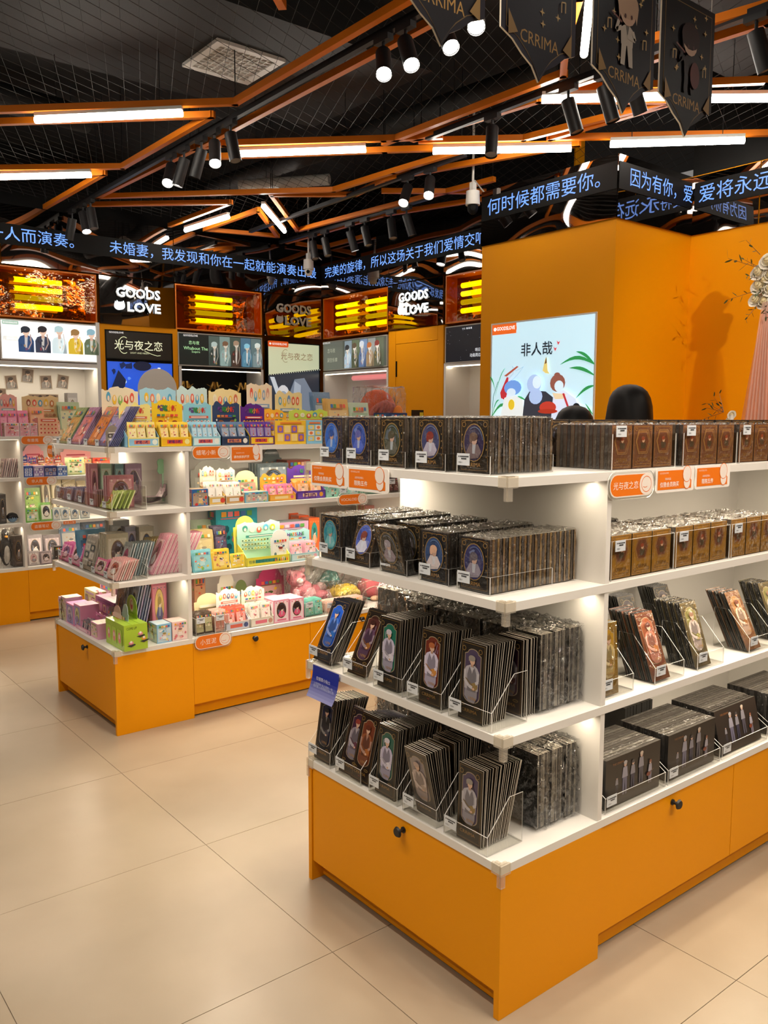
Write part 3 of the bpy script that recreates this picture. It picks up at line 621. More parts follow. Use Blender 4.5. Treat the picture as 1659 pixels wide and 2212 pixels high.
MB(['screen_dim']).cyl((.35,1.98,-.2),(1.2,1.98,-.2),.03,n=10,col='#e88a8a').build('pink_tube', t)
t = thing('door_yellow_panel', 'flush yellow door in the right wall with a slim pull', 'door', None, mat=frame((XQ, 6.02, 0), (0,-1,0), (0,0,1)))
t['kind'] = 'structure'; t.name = 'door_1'; del t['label']; del t['category']
def pb(nm, x0,y0,x1,y1,z0,z1,mt='yellow'): return MB(mt).prism([(x0,y0),(x1,y0),(x1,y1),(x0,y1)], Matrix.Translation((0,0,z0)), z1-z0).build(nm, t)
pb('door_surround', 0,0,.118,2.45,-.1,0); pb('door_surround', .802,0,.89,2.45,-.1,0); pb('door_surround', .122,2.306,.798,2.45,-.1,0); pb('door_leaf', .122,.01,.798,2.302,-.06,-.003); pb('door_gap', .118,0,.802,2.306,-.1,-.07,'black')
pb('door_handle', .135,1.95,.145,2.12,-.003,.012,'black')
w_, h_ = 1.0, .37
a = Art(.0006); a.rect(0.0,.0,w_,h_,'#0c0f16')
for _ in range(26): a.ell(R.uniform(.03,.95), R.uniform(.02,.35), .002, .002, '#cfd8e6', 6)
a.text('明日方舟:冬隐归路', .60, .115, .035, '#e8eef4'); a.text('动画周边', .45, .065, .035, '#e8eef4'); a.rect(.55,.05,.85,.082,'#2ba3d8'); a.text('W.B  ■ ■ ■', .33, .33, .018, '#cfd6de')
light_poster('dark_screen', 'black screen with small white lettering beside the column', WR(5.10, 2.055), w_, h_, a, rim='grey_plastic')
t = niche(0, 1.02, 0, (XQ, 5.12, 0), (0,-1,0), 'white', 'white wall niche under the black screen beside the column')
MB('black').prism([(.42,.8),(.99,.8),(.99,2.0),(.42,2.0)], Matrix.Translation((0,0,-.335)), .01).build('black_panel', t); area(t, (.4, 2.0, -.06), .7, .02, 1.2, rot=(math.pi/2,0,0))
t = niche(0, .6, 0, (XQ, 4.08, 0), (0,-1,0), 'white', 'narrow white niche hidden behind the column') if False else None
# --- column poster
w_, h_ = 1.075, 1.2
a = Art(.0006); a.rect(0,0,w_,h_,'#bfe0ee')
a.poly([(0,.0),(w_,0),(w_,.5),(.6,.62),(0,.5)], '#d3ecf6')
a.rrect(-.0, 1.105, .28, 1.20, .0001, '#d9601f'); a.ell(.25,1.145,.035,.04,'#d9601f'); a.text('GOODSLOVE', .165, 1.152, .030, '#fff', w=.2, bold=.02); a.ell(.045,1.15,.016,.015,'#ffffff')
a.text('非人哉', .50, .965, .105, '#1c2028', bold=.012)
for x, y in ((.69,.955),(.72,1.0)): a.poly([(x,y-.02),(x+.018,y+.01),(x,y+.002),(x-.018,y+.02)], '#c8323a')
def leafy(x0, y0, x1, y1, bend, w, c='#2f8a4a'):
    n = 7; L, Rr = [], []
    for i in range(n+1):
        t_ = i/n; x = x0+(x1-x0)*t_; y = y0+(y1-y0)*t_+bend*math.sin(math.pi*t_); ww = w*math.sin(math.pi*min(1, t_*.85+.12)); L.append((x, y+ww)); Rr.append((x, y-ww))
    for i in range(n): a.L.append(([Rr[i],Rr[i+1],L[i+1],L[i]], c, a.z, None))
    a.z += 1
for s in ((0,.76,.06,.65,.02,.012),(.06,.6,.17,.83,.04,.008),(.02,.4,.11,.57,.05,.01),(.02,.42,.26,.46,.09,.013),(.2,.5,.42,.55,.06,.012),(.2,.5,.33,.69,.03,.008),(0,.2,.13,.25,.05,.014),(.05,.2,.2,.16,.05,.012),
          (1.07,.82,.9,.92,.02,.014),(1.07,.82,.75,.83,.05,.014),(1.07,.74,.84,.80,.02,.014),(1.07,.66,.91,.57,.02,.013),(1.07,.4,.93,.5,.03,.010),(1.07,.45,1.0,.53,.0,.01),(1.07,.3,.9,.28,.05,.013),(1.0,.1,.9,.33,.0,.010),(1.02,.12,1.06,.3,.0,.01)): leafy(*s)
a.line([(.02,.2),(.05,.6),(.1,.72)], .006, '#3b6b55'); a.line([(.0,.1),(.16,.4),(.22,.52)], .006, '#3b6b55')
a.poly([(.58,.79),(.60,.87),(.615,.90),(.625,.84),(.63,.79),(.65,.765),(.61,.77)][::-1][::-1], '#d8c476'); a.poly([(.60,.84),(.615,.9),(.62,.85)], '#5a3a30')
a.line([(.2,.72),(.27,.78),(.26,.84),(.30,.80),(.38,.83),(.32,.77),(.28,.74),(.2,.70)], .003, '#8ea4c2')
_n0 = len(a.L)
# plain stand-ins for the painted figures: coats, hats, hair in the same colours
a.poly([(.13,.4),(.20,.6),(.22,.6),(.21,.4),(.19,.3),(.14,.33)], '#b72a34'); a.poly([(.17,.62),(.31,.74),(.33,.73),(.2,.61)], '#a4503c')
a.poly([(.12,.0),(.42,.0),(.38,.3),(.28,.38),(.18,.33)], '#dfe6e6'); a.ell(.27,.46,.095,.10,'#6d9ae0'); a.ell(.255,.40,.05,.055,'#cfe4f4'); a.ell(.26,.24,.035,.07,'#d9b92a')
a.poly([(.38,.0),(.74,.0),(.72,.3),(.62,.40),(.46,.42),(.40,.3)], '#30343f'); a.ell(.50,.50,.075,.12,'#a8c0ea'); a.ell(.53,.52,.045,.08,'#d5ebf7'); a.ell(.52,.34,.07,.1,'#a8c0ea')
a.poly([(.68,.0),(.98,.0),(.92,.3),(.80,.41),(.70,.36)], '#cfdcf2'); a.ell(.74,.50,.075,.11,'#8a5346'); a.ell(.755,.46,.045,.07,'#cfe6f3'); a.ell(.735,.60,.03,.03,'#8a5346'); a.poly([(.69,.38),(.83,.36),(.80,.3),(.72,.3)][::-1], '#dfc9a4'); a.line([(.80,.37),(.88,.1)], .02, '#b4343a')
a.ell(.65,.20,.085,.075,'#b83a2c'); a.ell(.65,.15,.10,.03,'#a8321f'); a.ell(.93,.2,.035,.05,'#1a1c20'); a.poly([(.86,.16),(1.0,.16),(.98,.08),(.88,.08)][::-1], '#c98a3a')
for c in range(_n0, len(a.L)):
    p, cc, z, f = a.L[c]; a.L[c] = ([(x, .38+.62*y) for x, y in p], cc, z, f)
light_poster('column_poster', 'large pale blue lit poster with black brush lettering on the yellow column', frame((XK-.004, 3.705, 1.085), (0,-1,0), (0,0,1)), w_, h_, a, 'poster', rim='plain_white')
# ================================================================ island shelf units
Z1, Z2, Z3, Z4, TH = 1.362, 1.064, .730, .406, .022
UL, UW = 2.2, .852
def knob(parent, Mx):
    m = MB('lamp_black'); m.cyl(Mx @ Vector((0,0,0)), Mx @ Vector((0,0,.004)), .009, n=14); m.cyl(Mx @ Vector((0,0,.004)), Mx @ Vector((0,0,.018)), .005, n=12)
    m.cyl(Mx @ Vector((0,0,.018)), Mx @ Vector((0,0,.022)), .010, .0155, n=20); m.cyl(Mx @ Vector((0,0,.022)), Mx @ Vector((0,0,.028)), .0155, .012, n=20)
    return smooth_angle(m.build('knob', parent))
def guard(parent, z, sx, sy, x, y):
    # clear soft corner guard: two arms along the edges and a foot down the corner
    m = MB('guard'); e = .004
    def B(x0, x1, y0, y1, z0, z1): m.box(x+sx*min(x0,x1) if sx > 0 else x-max(x0,x1), y+sy*min(y0,y1) if sy > 0 else y-max(y0,y1), z0, x+max(x0,x1) if sx > 0 else x-min(x0,x1), y+max(y0,y1) if sy > 0 else y-min(y0,y1), z1)
    B(-e, .030, -e, .003, z-.024, z+e); B(-e, .003, .003, .030, z-.024, z+e); B(.003, .026, .003, .012, z+.001, z+e); B(.003,.012,.012,.026,z+.001,z+e)
    B(-e, .011, -e, .003, z-.055, z-.024); B(-e, .003, .003, .011, z-.055, z-.024)
    return m.build('corner_guard', parent)
def shelf_unit(x, y, label, back=True):
    t = thing('shelf_unit', label, 'shelf unit', 'island shelf units', (x, y, 0))
    yb = 'yellow'
    bot = Z4-TH
    P = lambda n, *b, mt='white': MB(mt).box(*b).build(n, t)
    # base
    for y0 in (0, UW-.018):
        P('end_panel', 0, y0, 0, .398, y0+.018, bot, mt=yb); P('end_panel', UL-.398, y0, 0, UL, y0+.018, bot, mt=yb)
    for xx, s in ((.0, 1), (UL, -1)):
        dx0, dx1 = sorted((xx+s*.004, xx+s*.022))
        d = P('door', dx0, .021, .068, dx1, UW-.021, bot-.002, mt=yb)
        knob(d, frame((xx+s*.004, .376, .353), (0,-s,0), (0,0,1)))
        k0, k1 = sorted((xx+s*.045, xx+s*.06)); P('toe_kick', k0, .018, .006, k1, UW-.018, .07, mt=yb)
    for yy, s in ((.0, 1), (UW, -1)):
        for k in range(2):
            x0 = .401+k*.7; y0, y1 = sorted((yy+s*.004, yy+s*.022))
            d = P('door', x0, y0, .068, x0+.697, y1, bot-.002, mt=yb)
            knob(d, frame((x0+.345, yy+s*.004, .355), (s,0,0), (0,0,1)))
        y0, y1 = sorted((yy+s*.03, yy+s*.045)); P('toe_kick', .398, y0, .006, UL-.398, y1, .07, mt=yb)
    P('cabinet_core', .07, .07, .01, UL-.07, UW-.07, bot-.004, mt='yellow_dark')
    # shelves
    for z in (Z4, Z3, Z2, Z1): P('shelf_board', 0, 0, z-TH, UL, UW, z)
    zz = [Z4, Z3, Z2, Z1]
    for a, b in zip(zz, zz[1:]):
        P('divider', .380, .002, a, .398, UW-.002, b-TH); P('divider', UL-.398, .002, a, UL-.380, UW-.002, b-TH)
        P('back_panel', .398, UW/2-.008, a, UL-.398, UW/2+.008, b-TH)
        z = b-TH
        MB('led_strip').box(.20, .035, z-.0016, .378, .043, z-.0002).build('light_strip', t)
        area(t, (.27, .05, z-.008), .2, .012, STRIP_W*.08)
        MB('led_strip').box(.42, .035, z-.0016, UL-.42, .043, z-.0002).build('light_strip', t)
        area(t, (1.0, .05, z-.008), 1.15, .012, STRIP_W)
        MB('led_strip').box(.02, UW-.043, z-.0016, .378, UW-.035, z-.0002).build('light_strip', t)
        area(t, (.2, UW-.05, z-.008), .3, .012, STRIP_W*.45)
    for z in (Z4, Z3, Z2, Z1):
        for sx, sy, xx, y2 in ((1,1,0,0),(1,-1,0,UW)): guard(t, z, sx, sy, xx, y2)
    return t
FRONT = (0, 0); MID = (-.02, 2.452); FAR = (-.055, 5.072)
shelf_unit(*FRONT, 'white and yellow island shelf unit stocked with dark card packs, standing in front')
shelf_unit(*MID, 'white and yellow island shelf unit stocked with colourful boxes, in the middle of the shop')
shelf_unit(*FAR, 'white and yellow island shelf unit under the white wall niche, farthest of the three')

# ================================================================ people behind the front shelf
def skin_body(name, parent, verts, edges, radii, mat, sub=2):
    me = bpy.data.meshes.new(name); me.from_pydata(verts, edges, []); o = bpy.data.objects.new(name, me); COL.objects.link(o); o.parent = parent
    sk = o.modifiers.new('skin', 'SKIN'); sk.use_smooth_shade = True
    for i, r in enumerate(radii):
        me.skin_vertices[0].data[i].radius = (r, r) if not isinstance(r, tuple) else r
    me.skin_vertices[0].data[0].use_root = True
    s = o.modifiers.new('sub', 'SUBSURF'); s.levels = sub; s.render_levels = sub
    me.materials.append(M[mat]); 
    dg = bpy.context.evaluated_depsgraph_get(); m2 = bpy.data.meshes.new_from_object(o.evaluated_get(dg)); o.modifiers.clear(); o.data = m2
    for p in m2.polygons: p.use_smooth = True
    return o
def person(label, loc, h, coat, yaw, tilt=0):
    t = thing('person', label, 'person', 'shoppers behind the front shelf', mat=Matrix.Translation(loc) @ Matrix.Rotation(yaw, 4, 'Z'))
    k = h/1.65
    V_ = [(0,0,.92),(0,.0,1.1),(0,0,1.28),(0,0,1.38),(0,.005,1.46),
          (.09,0,.88),(.10,0,.48),(.10,.01,.07),(.10,-.13,.035), (-.09,0,.88),(-.10,0,.48),(-.10,.01,.07),(-.10,-.13,.035),
          (.17,0,1.34),(.22,.01,1.08),(.20,-.14,.90),(.19,-.20,.86), (-.17,0,1.34),(-.22,.01,1.08),(-.20,-.14,.90),(-.19,-.20,.86)]
    E_ = [(0,1),(1,2),(2,3),(3,4),(0,5),(5,6),(6,7),(7,8),(0,9),(9,10),(10,11),(11,12),(3,13),(13,14),(14,15),(15,16),(3,17),(17,18),(18,19),(19,20)]
    rad = [(.15,.11),(.125,.09),(.15,.10),(.09,.07),.045,.095,.062,.042,.035,.095,.062,.042,.035,.055,.045,.034,.028,.055,.045,.034,.028]
    skin_body('body', t, [(x*k,y*k,z*k) for x,y,z in V_], E_, rad, 'coat_'+coat)
    hd = Matrix.Translation((0, -.01, 1.535*k)) @ Matrix.Rotation(tilt, 4, 'X')
    m = MB('skin'); m.ell((0,0,0), (.072,.088,.11), nu=20, nv=14); m.ell((0,-.09,-.012),(.012,.016,.02),nu=8,nv=6)
    for s in (-1,1): m.ell((s*.074,.0,-.01),(.01,.02,.03),nu=8,nv=6)
    m.cyl((0,.01,-.16),(0,.005,-.06),.05,.045,n=14)
    o = m.build('head', t, smooth=True, mat=hd)
    m = MB(['print'])
    for s in (-1,1): m.ell((s*.028,-.082,.008),(.011,.006,.007),'#241a18',nu=8,nv=6); m.ell((s*.03,-.084,.03),(.016,.004,.003),'#1a1210',nu=8,nv=5)
    m.ell((0,-.083,-.05),(.022,.006,.006),'#a85a52',nu=8,nv=5); m.build('face_features', t, mat=hd)
    m = MB('hair'); seg = 36; rows = 12; vs = []
    prof = [(.0,.128),(.03,.124),(.058,.112),(.08,.092),(.096,.062),(.106,.022),(.112,-.03),(.116,-.08),(.119,-.14),(.121,-.20),(.119,-.26),(.110,-.32),(.09,-.34)]
    for j, (r, z) in enumerate(prof):
        for i in range(seg):
            th = 2*math.pi*i/seg; front = max(0, math.cos(th+math.pi/2)); 
            rr = r*(1+.02*math.sin(i*5.0+j))
            x = math.cos(th)*rr; y = math.sin(th)*rr*1.08+.015
            if y < -.045 and z < .04: y = -.045+ (y+.045)*.15; x = x*1.02
            vs.append((x, y, z))
    m.add(vs, [(j*seg+i,(j*seg)+(i+1)%seg,(j+1)*seg+(i+1)%seg,(j+1)*seg+i) for j in range(len(prof)-1) for i in range(seg)])
    m.build('hair', t, smooth=True, mat=hd)
    # hands with five fingers resting towards the shelf
    for s in (-1, 1):
        w = Vector((s*.19*k,-.20*k,.86*k)); vs = [tuple(w), tuple(w+Vector((0,-.05,-.02)))]; es = [(0,1)]; rd = [.024,.026]
        for i in range(4):
            b = w+Vector((s*(-.027+.018*i),-.085,-.03)); l = (.062,.07,.066,.05)[i]; n0 = len(vs)
            vs += [tuple(b), tuple(b+Vector((0,-l*.5,-.012))), tuple(b+Vector((0,-l*.85,-.035)))]; es += [(1,n0),(n0,n0+1),(n0+1,n0+2)]; rd += [.009,.0085,.007]
        n0 = len(vs); b = w+Vector((-s*.03,-.04,-.02)); vs += [tuple(b), tuple(b+Vector((-s*.022,-.035,-.01)))]; es += [(0,n0),(n0,n0+1)]; rd += [.011,.009]
        skin_body('hand', t, vs, es, rd, 'skin', 1)
    m = MB('print'); 
    for s in (-1, 1): m.ell((s*.10*k,-.07*k,.03),(.045,.12,.032),'#2a2624',nu=12,nv=8)
    m.build('shoes', t, smooth=True)
    return t
pbr('coat_dark', '#1d1b1e', .8); pbr('coat_grey', '#4b4744', .8)
person('black-haired woman seen from behind the card packs, head showing beside the lit poster', (2.07, 1.14, 0), 1.655, 'dark', 2.4)
person('second dark-haired person, only the crown of the head showing left of the woman', (2.14, 1.53, 0), 1.55, 'grey', 2.7, .1)

# ================================================================ flower arrangement by the column
def rose(parent, c, r, d):
    q = Vector(d).to_track_quat('Z', 'Y').to_matrix(); m = MB('print')
    for ring, (n, rr, ht, op) in enumerate(((3,.25,.55,.1),(4,.45,.5,.3),(5,.7,.42,.55),(6,.95,.28,.9))):
        for i in range(n):
            t0 = 2*math.pi*(i+ring*.4)/n; vs = []
            for a in (-.75, -.38, 0, .38, .75):
                th = t0+a*2*math.pi/n*.85
                for hh, kk in ((-.25,.35),(.15,.9),(1,1.0+op*.25)):
                    edge = 1-.25*(abs(a)/.75)**2
                    rad = r*rr*kk*(1 if hh < .9 else (1+.08*math.sin(a*9)))
                    vs.append(q @ Vector((math.cos(th)*rad, math.sin(th)*rad, r*(ht*hh*edge-ring*.1)))+Vector(c))
            m.add(vs, [(a*3+b, a*3+b+1, a*3+b+4, a*3+b+3) for a in range(4) for b in range(2)], ['#d8c9a0','#e6dcc0','#efe8d6','#f3eee2'][ring])
    m.ell(c, (r*.5,r*.5,r*.5), '#d8c9a0', nu=8, nv=6)
    return m.build('rose', parent, smooth=True)
def sprig(parent, p, d, n, l, c='#3c4a26'):
    m = MB('print'); p = Vector(p); d = Vector(d).normalized(); m.cyl(p, p+d*l, .002, .001, 5, '#5a3a2a')
    s = d.orthogonal().normalized()
    for k in range(n):
        b = p+d*l*(k+1)/n; ax = Matrix.Rotation(k*2.4, 3, d) @ s; dd = (ax+d*.6).normalized(); ll = l*.34; w = dd.cross(d).normalized()*ll*.13
        m.add([b, b+dd*ll*.35+w, b+dd*ll*.75+w*.8, b+dd*ll, b+dd*ll*.75-w*.8, b+dd*ll*.35-w], [(0,1,2,3,4,5)], c)
    return m.build('leaf_sprig', parent)
fx, fy = 4.2, 1.60
t = thing('flower_arrangement', 'white rose cluster with green sprigs tied above pink tulle, right of the column', 'flowers', None, (fx, fy, 0))
for i, (dv, z, r) in enumerate(((-.02,2.555,.058),(.045,2.49,.055),(-.045,2.46,.055),(-.09,2.53,.05),(.035,2.40,.058),(-.05,2.37,.055),(.055,2.31,.05),(-.01,2.29,.055),(-.09,2.30,.05),(.0,2.43,.05),(-.12,2.42,.05),(-.10,2.37,.05))):
    rose(t, (-.02*abs(dv)*5-.01, dv, z), r*.98, (-.8, .2*dv*10, .35))
for p, d, n, l in (((-.03,.03,2.6),(-.2,.5,.6),4,.14),((-.03,.05,2.52),(-.3,.8,.35),6,.2),((-.03,.07,2.36),(-.3,.9,-.25),5,.16),((-.05,.02,2.27),(-.3,.4,-.7),6,.12),((-.05,-.03,2.26),(-.4,-.3,-.6),6,.12),((-.06,.02,2.44),(-.9,.2,.1),6,.1),((-.06,-.02,2.35),(-.9,0,-.2),6,.1),((-.05,-.06,2.62),(-.2,-.2,.9),6,.14),((-.06,.03,2.52),(-.7,.5,.4),5,.1)):
    sprig(t, p, d, n, l)
MB('plain_white').cyl((.03,0,0),(.03,0,2.5),.018,n=12).build('stand_pole', t); MB('plain_white').cyl((.03,0,0),(.03,0,.02),.2,n=30).build('stand_base', t)
t = thing('tulle_drape', 'sheer pink tulle drape falling from the white roses', 'drape', None, (fx, fy, 0))
for lay, (off, wd, top) in enumerate(((0,.17,.035),(-.035,.13,.03),(.03,.21,.04))):
    vs = []; nu, nz = 40, 14
    for j in range(nz+1):
        f = j/nz; z = 2.28-f*1.35; ww = top+(wd-top)*f**.8
        for i in range(nu+1):
            s = i/nu*2-1
            vs.append((off-.03+.022*f**.5*math.sin(i*1.15+lay), s*ww+.03*f-.05, z))
    m = MB('tulle'); m.add(vs, [(j*(nu+1)+i, j*(nu+1)+i+1, (j+1)*(nu+1)+i+1, (j+1)*(nu+1)+i) for j in range(nz) for i in range(nu)]); m.build('tulle_layer', t, smooth=True)
t = thing('flower_arrangement', 'small green sprigs with white bloom low at the left of the tulle', 'flowers', None, (4.1, 1.80, -.07))
rose(t, (0,-.06,1.60), .028, (-1,0,.3)); rose(t, (0,-.04,1.56), .028, (-1,.3,.3))
for d in ((0,.6,.8),(0,.9,.2),(-.2,.8,-.3),(0,.3,1),(-.3,.9,.5)): sprig(t, (0,.0,1.62), d, 5, .13)
MB('plain_white').cyl((0,-.06,0),(0,-.06,1.6),.014,n=10).build('stand_pole', t); MB('plain_white').cyl((0,-.06,0),(0,-.06,.02),.14,n=24).build('stand_base', t)
t = thing('globe_lamp', 'white globe lamp glowing behind the tulle at the right edge', 'lamp', None, (4.35, 1.5, 0))
MB(['screen'],).ell((0,0,1.56),.07,'#ffe9cf',nu=20,nv=14).build('glass_globe', t, smooth=True); MB('gold').cyl((0,0,0),(0,0,1.49),.012,n=10).build('lamp_pole', t); MB('gold').cyl((0,0,0),(0,0,.02),.15,n=24).build('lamp_base', t)
# ================================================================ goods on the front shelf
I4 = Matrix.Identity(4)
def RX(deg): return Matrix.Rotation(math.radians(deg), 4, 'X')
def TR(x, y, z): return Matrix.Translation((x, y, z))
def slab(w, h, t, face, side, top, art=None, mat='filmed', back=None):
    # local frame: x right, y up, z towards the shopper; front face at z=0, body behind it
    m = MB(mat); x0, x1 = -w/2, w/2
    vs = [(x0,0,0),(x1,0,0),(x1,h,0),(x0,h,0),(x0,0,-t),(x1,0,-t),(x1,h,-t),(x0,h,-t)]
    m.add(vs, [(0,1,2,3)], face); m.add(vs, [(5,4,7,6)], back or side); m.add(vs, [(1,5,6,2),(4,0,3,7)], side); m.add(vs, [(3,2,6,7),(4,5,1,0)], top)
    if art: m.art(art, I4)
    return m
L_SEEN = []
def bust(a, cx, cy, rx, ry, bgc, coat, hair, skin='#b99a8c', rot=0):
    a.ell(cx, cy, rx*1.08, ry*1.06, '#8a7040', 20); a.ell(cx, cy, rx, ry, bgc, 20)
    rr = random.Random(int(rx*1e5)+len(L_SEEN)); L_SEEN.append(1)
    for k in range(7):
        t = rr.uniform(0, 6.28); r0 = rr.uniform(.3, .9); a.poly([(cx+rx*r0*math.cos(t+q), cy+ry*r0*math.sin(t+q)) for q in (0, .25, .9)]+[(cx+rx*.2*math.cos(t+1), cy+ry*.2*math.sin(t+1))], mixc(bgc, rr.choice(['#101018', '#a0b4e0', coat]), rr.uniform(.15, .4)))
    a.poly([(cx-rx*.78,cy-ry*.55),(cx-rx*.3,cy-ry*.9),(cx+rx*.5,cy-ry*.82),(cx+rx*.8,cy-ry*.5),(cx+rx*.45,cy-ry*.08),(cx-rx*.35,cy-ry*.05)], coat)
    a.poly([(cx-rx*.12,cy-ry*.6),(cx+rx*.15,cy-ry*.6),(cx+rx*.25,cy-ry*.05),(cx-rx*.1,cy-ry*.02)], mixc(coat, '#c8d4e2', .5))
    a.ell(cx+rx*.08, cy+ry*.15, rx*.3, ry*.27, skin, 10); a.ell(cx+rx*.02, cy+ry*.33, rx*.42, ry*.25, hair, 10); a.ell(cx-rx*.25, cy+ry*.2, rx*.16, ry*.25, hair, 8)
    a.ring(cx+rx*.1, cy, rx*.85, ry*.86, rx*.05, mixc(bgc, '#8fb0e0', .4), 10, 10, 120)
def art_pack(w, h, bg, inner, coat, hair):
    a = Art(.00016); g = '#85693a'
    a.line([(-w*.44,h*.05),(w*.44,h*.05),(w*.44,h*.95),(-w*.44,h*.95),(-w*.44,h*.05)], w*.012, g)
    for sx in (-1, 1):
        a.ring(sx*w*.36, h*.88, w*.06, h*.045, w*.018, g, 8); a.ring(sx*w*.2, h*.93, w*.12, h*.03, w*.016, g, 8, 0, 180)
        for k in range(4): a.ell(sx*w*.41, h*(.3+.13*k), w*.018, h*.02, g, 6)
    bust(a, 0, h*.55, w*.33, h*.33, inner, coat, hair)
    a.text('CRRIMA', .0, h*.15, h*.075, '#94703a', w=w*.5); a.line([(-w*.35,h*.09),(w*.35,h*.09)], w*.008, '#5d5144')
    return a
def art_ticket(w, h, bg, inner, coat, hair, prop='#a8703a', small=None):
    a = Art(.00016); g = '#7d6437'
    a.line([(-w*.45,h*.03),(w*.45,h*.03),(w*.45,h*.975),(-w*.45,h*.975),(-w*.45,h*.03)], w*.012, g)
    arch = [(-w*.31,h*.33)]+[(w*.31*math.cos(math.pi+math.pi*i/10), h*.33-h*.09*math.sin(math.pi*i/10)) for i in range(1, 10)]+[(w*.31,h*.33),(w*.31,h*.84)]+[(w*.2*math.cos(math.pi*i/8)+0, h*.86+h*.05*math.sin(math.pi*i/8)) for i in range(9)]+[(-w*.31,h*.84)]
    a.poly([(x*1.07, h*.58+(y-h*.58)*1.03) for x, y in arch], '#9a8a70'); a.poly(arch, inner)
    rr = random.Random(hash(hair) % 1000 if False else len(hair)+int(hair[1:3], 16)+int(coat[1:3], 16))
    for k in range(9):
        x = rr.uniform(-w*.27, w*.2); y = rr.uniform(h*.32, h*.8); l = rr.uniform(.05, .16)*h; q = rr.uniform(-.1, .12)*w
        a.poly([(x, y), (x+w*.05, y), (max(-w*.3, min(w*.3, x+w*.03+q)), min(h*.86, y+l)), (max(-w*.3, min(w*.3, x+q)), min(h*.86, y+l))], mixc(inner, rr.choice(['#0e0d14', '#8a86a8', coat, prop]), rr.uniform(.2, .5)))
    i0 = len(a.L)
    lt = mixc(coat, '#e6e2de', .22); dk = mixc(coat, '#1d1a22', .62)
    a.poly([(-w*.22,h*.34),(-w*.08,h*.275),(w*.12,h*.275),(w*.2,h*.34),(w*.2,h*.5),(-w*.2,h*.5)], mixc(coat, '#2a2630', .4))
    a.poly([(-w*.22,h*.42),(w*.22,h*.42),(w*.25,h*.62),(w*.17,h*.675),(w*.05,h*.70),(-w*.05,h*.70),(-w*.19,h*.67),(-w*.26,h*.62)], coat)
    a.poly([(-w*.13,h*.40),(w*.15,h*.40),(w*.15,h*.60),(w*.09,h*.675),(w*.0,h*.62),(-w*.09,h*.675),(-w*.15,h*.58)], dk)
    a.poly([(-w*.04,h*.69),(w*.06,h*.69),(w*.01,h*.60)], lt)
    a.ell(w*.09, h*.46, w*.13, h*.045, prop, 12, .5); a.line([(w*.05,h*.465),(-w*.2,h*.54)], w*.03, mixc(prop, '#3a2a20', .4))
    a.line([(-w*.22,h*.63),(-w*.24,h*.52),(-w*.08,h*.46),(w*.04,h*.445)], w*.085, lt); a.line([(w*.22,h*.62),(w*.25,h*.53),(w*.14,h*.50)], w*.08, lt); a.ell(w*.08, h*.435, w*.04, h*.014, '#c9a58f', 8)
    a.rect(-w*.03, h*.68, w*.05, h*.72, '#b08c78'); a.ell(.015*w, h*.745, w*.085, h*.044, '#c9a58f', 12); a.ell(0, h*.775, w*.115, h*.034, hair, 12); a.poly([(-w*.11,h*.78),(-w*.1,h*.735),(-w*.06,h*.75),(-w*.04,h*.78)], hair); a.poly([(w*.04,h*.785),(w*.08,h*.755),(w*.11,h*.77),(w*.1,h*.785)], hair)
    for c in range(i0, len(a.L)):
        p, cc, z_, f_ = a.L[c]; a.L[c] = ([(max(-w*.31, min(w*.31, x*1.22)), h*.5+(y-h*.5)*1.12-h*.005) for x, y in p], cc, z_, f_)
    a.text('1096', .08*w, h*.30, h*.04, '#a07a48', w=w*.3)
    for sx in (-1,1): a.ring(sx*w*.33, h*.91, w*.07, h*.03, w*.02, g, 8); a.ring(sx*w*.3, h*.2, w*.1, h*.015, w*.02, g, 8)
    a.text('CRRIMA', 0, h*.135, h*.042, '#9a7436', w=w*.62)
    if small: a.text(small, 0, h*.09, h*.018, '#a33a30')
    a.line([(-w*.3,h*.06),(w*.3,h*.06)], w*.008, '#5d5144')
    return a
def art_gold(w, h, tone='#7a5232'):
    a = Art(.00016); g = '#a5793c' if tone != '#a5762a' else '#5e3d14'
    a.line([(-w*.44,h*.04),(w*.44,h*.04),(w*.44,h*.96),(-w*.44,h*.96),(-w*.44,h*.04)], w*.016, g)
    a.poly([(-w*.2,h*.36),(w*.2,h*.36),(w*.35,h*.62),(w*.22,h*.86),(-w*.22,h*.86),(-w*.35,h*.62)], '#96683a'); a.poly([(-w*.17,h*.39),(w*.17,h*.39),(w*.3,h*.62),(w*.18,h*.82),(-w*.18,h*.82),(-w*.3,h*.62)], '#6c3f2a')
    a.poly([(-w*.1,h*.45),(w*.12,h*.45),(w*.16,h*.58),(-w*.12,h*.6)], '#4a4030'); a.ell(.02*w,h*.65,w*.07,h*.06,'#d8b090',8); a.ell(0,h*.69,w*.09,h*.05,'#a04a30',8)
    a.text('CRRIMA', 0, h*.20, h*.09, g, w=w*.55); a.line([(-w*.3,h*.10),(w*.3,h*.10)], w*.014, g); a.line([(-w*.22,h*.34),(w*.22,h*.34),(w*.37,h*.62),(w*.24,h*.88),(-w*.24,h*.88),(-w*.37,h*.62),(-w*.22,h*.34)], w*.014, mixc(g,'#e0b070',.4))
    for sx in (-1,1): a.ring(sx*w*.34,h*.12,w*.05,h*.04,w*.014,g,8); a.ring(sx*w*.36,h*.9,w*.05,h*.035,w*.014,g,8)
    return a
